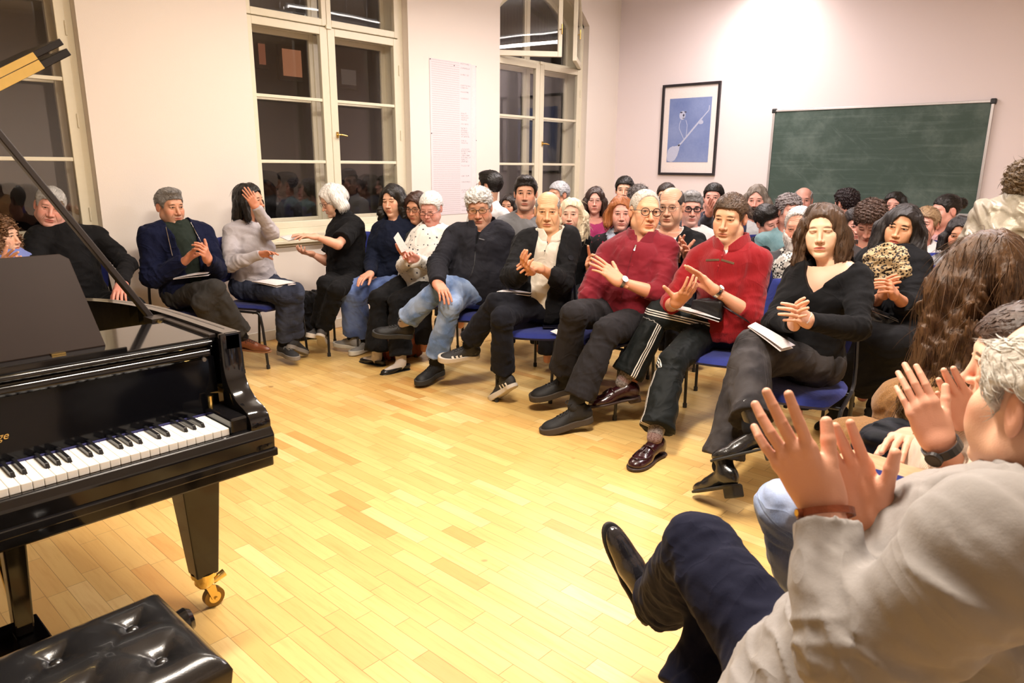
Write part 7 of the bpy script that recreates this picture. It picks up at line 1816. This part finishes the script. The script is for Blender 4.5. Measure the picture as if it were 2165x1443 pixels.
strip_on('fleece_man', 'fleece_jacket', [(1006, 520), (1003, 560), (990, 600)], .004, 'zip', plain('dark_zip', (.006, .006, .007), .4))
W3 = plain('white_stripe', srgb(225, 220, 214), .6)
for st_ in ([(956, 753), (962, 766)], [(965, 752), (971, 765)], [(973.5, 751), (979.5, 764)]): strip_on('bald_man', 'shoe1', st_, .014, 'side_stripe', W3)
for st_ in ([(1056, 814), (1062, 824)], [(1062, 811.5), (1068, 821.5)], [(1068, 809), (1074, 819)]): strip_on('bald_man', 'shoe0', st_, .012, 'side_stripe', W3)
strip_on('fleece_man', 'fleece_jacket', [(1013, 504), (1024, 507)], .007, 'stitched_logo', plain('grey_thread', (.12, .12, .13), .7))
button_on('bald_man', 'jacket', (1207, 545), .020, plain('dark_badge', (.010, .010, .013), .8, spec=.15), 'sleeve_badge')
for q_ in ((1157, 512), (1152, 530)): button_on('bald_man', 'polo_shirt', q_, .0048, M_blk)
strip_on('bald_man', 'polo_shirt', [(1160, 505), (1150, 540)], .0022, 'placket_seam', cloth('pique', srgb(160, 150, 135)))
for pts_ in ([(351, 480), (366, 545)], [(404, 470), (428, 518)]): strip_on('navy_cardigan', 'cardigan', pts_, .005, 'zip', M_steel)
# red-brown bag, dark backpack, folded coats
c = atz(848, 768, .0)+V(.12, .16, .13)
bg = bag('shoulder_bag', 'red-brown leather bag on the floor behind the white-socked feet', c, (.17, .07, .125), leather(srgb(120, 58, 36), .4), np.array([V(.9, -.43, 0), V(.43, .9, 0), V(0, 0, 1)]))
b = MB(); a_ = c+V(-.15, .0, .12); b.tube([a_, a_+V(-.05, -.08, .03), a_+V(-.07, -.12, -.06), a_+V(-.05, -.10, -.16), a_+V(.0, -.06, -.235)], .014, 8, flat=(1, .4)); b.tube([a_+V(.03, 0, 0), a_+V(-.01, -.09, .04), a_+V(-.02, -.14, -.06), a_+V(.0, -.12, -.17), a_+V(.05, -.08, -.235)], .014, 8, flat=(1, .4)); b.obj('strap', leather(srgb(130, 66, 40), .4), bg)
c = atz(650, 722, 0)+V(.10, .12, .20); bag('backpack', 'black backpack on the floor between the grey-top person and the white-haired woman', c, (.13, .09, .20), cloth('nylon', BLACK, rough=.6), np.array([V(.9, -.3, 0), V(.3, .9, 0), V(0, 0, 1)]), cat='backpack', amp=.012)
c = atd(1905, 985, 1.95); bag('folded_coat', 'dark navy coat bundled behind the beige sweater near the clapping hands', c, (.10, .10, .10), cloth('nylon', srgb(18, 20, 28), rough=.6), np.eye(3), cat='coat', amp=.014)
c = atd(1900, 1075, 1.42); bag('beige_coat', 'beige ribbed coat bundled on the lap below the hands wearing the fitness watch', c, (.10, .13, .085), cloth('rib', srgb(186, 152, 118)), np.eye(3), cat='coat', amp=.010)
# telephone on the chair beside the man in burgundy
q = atz(1173, 690, .462)
r = thing('mobile_phone', 'dark mobile phone lying on the blue seat left of the man in burgundy', 'phone', tuple(q)); b = MB(); b.box(q, (.155, .075, .009), np.array([nrm(CM[0]*V(1, 1, 0)), nrm(CM[2]*V(1, 1, 0)), V(0, 0, 1)])); b.obj('phone_body', plain('dark_glass', (.01, .01, .02), .15), r, bevel=.003)
q = atz(1184, 702, .460); booklet('small stack of leaflets on the blue seat below the mobile phone', [(1163, 700), (1180, 708), (1192, 702), (1176, 695)], [proj(q)[2]]*4)
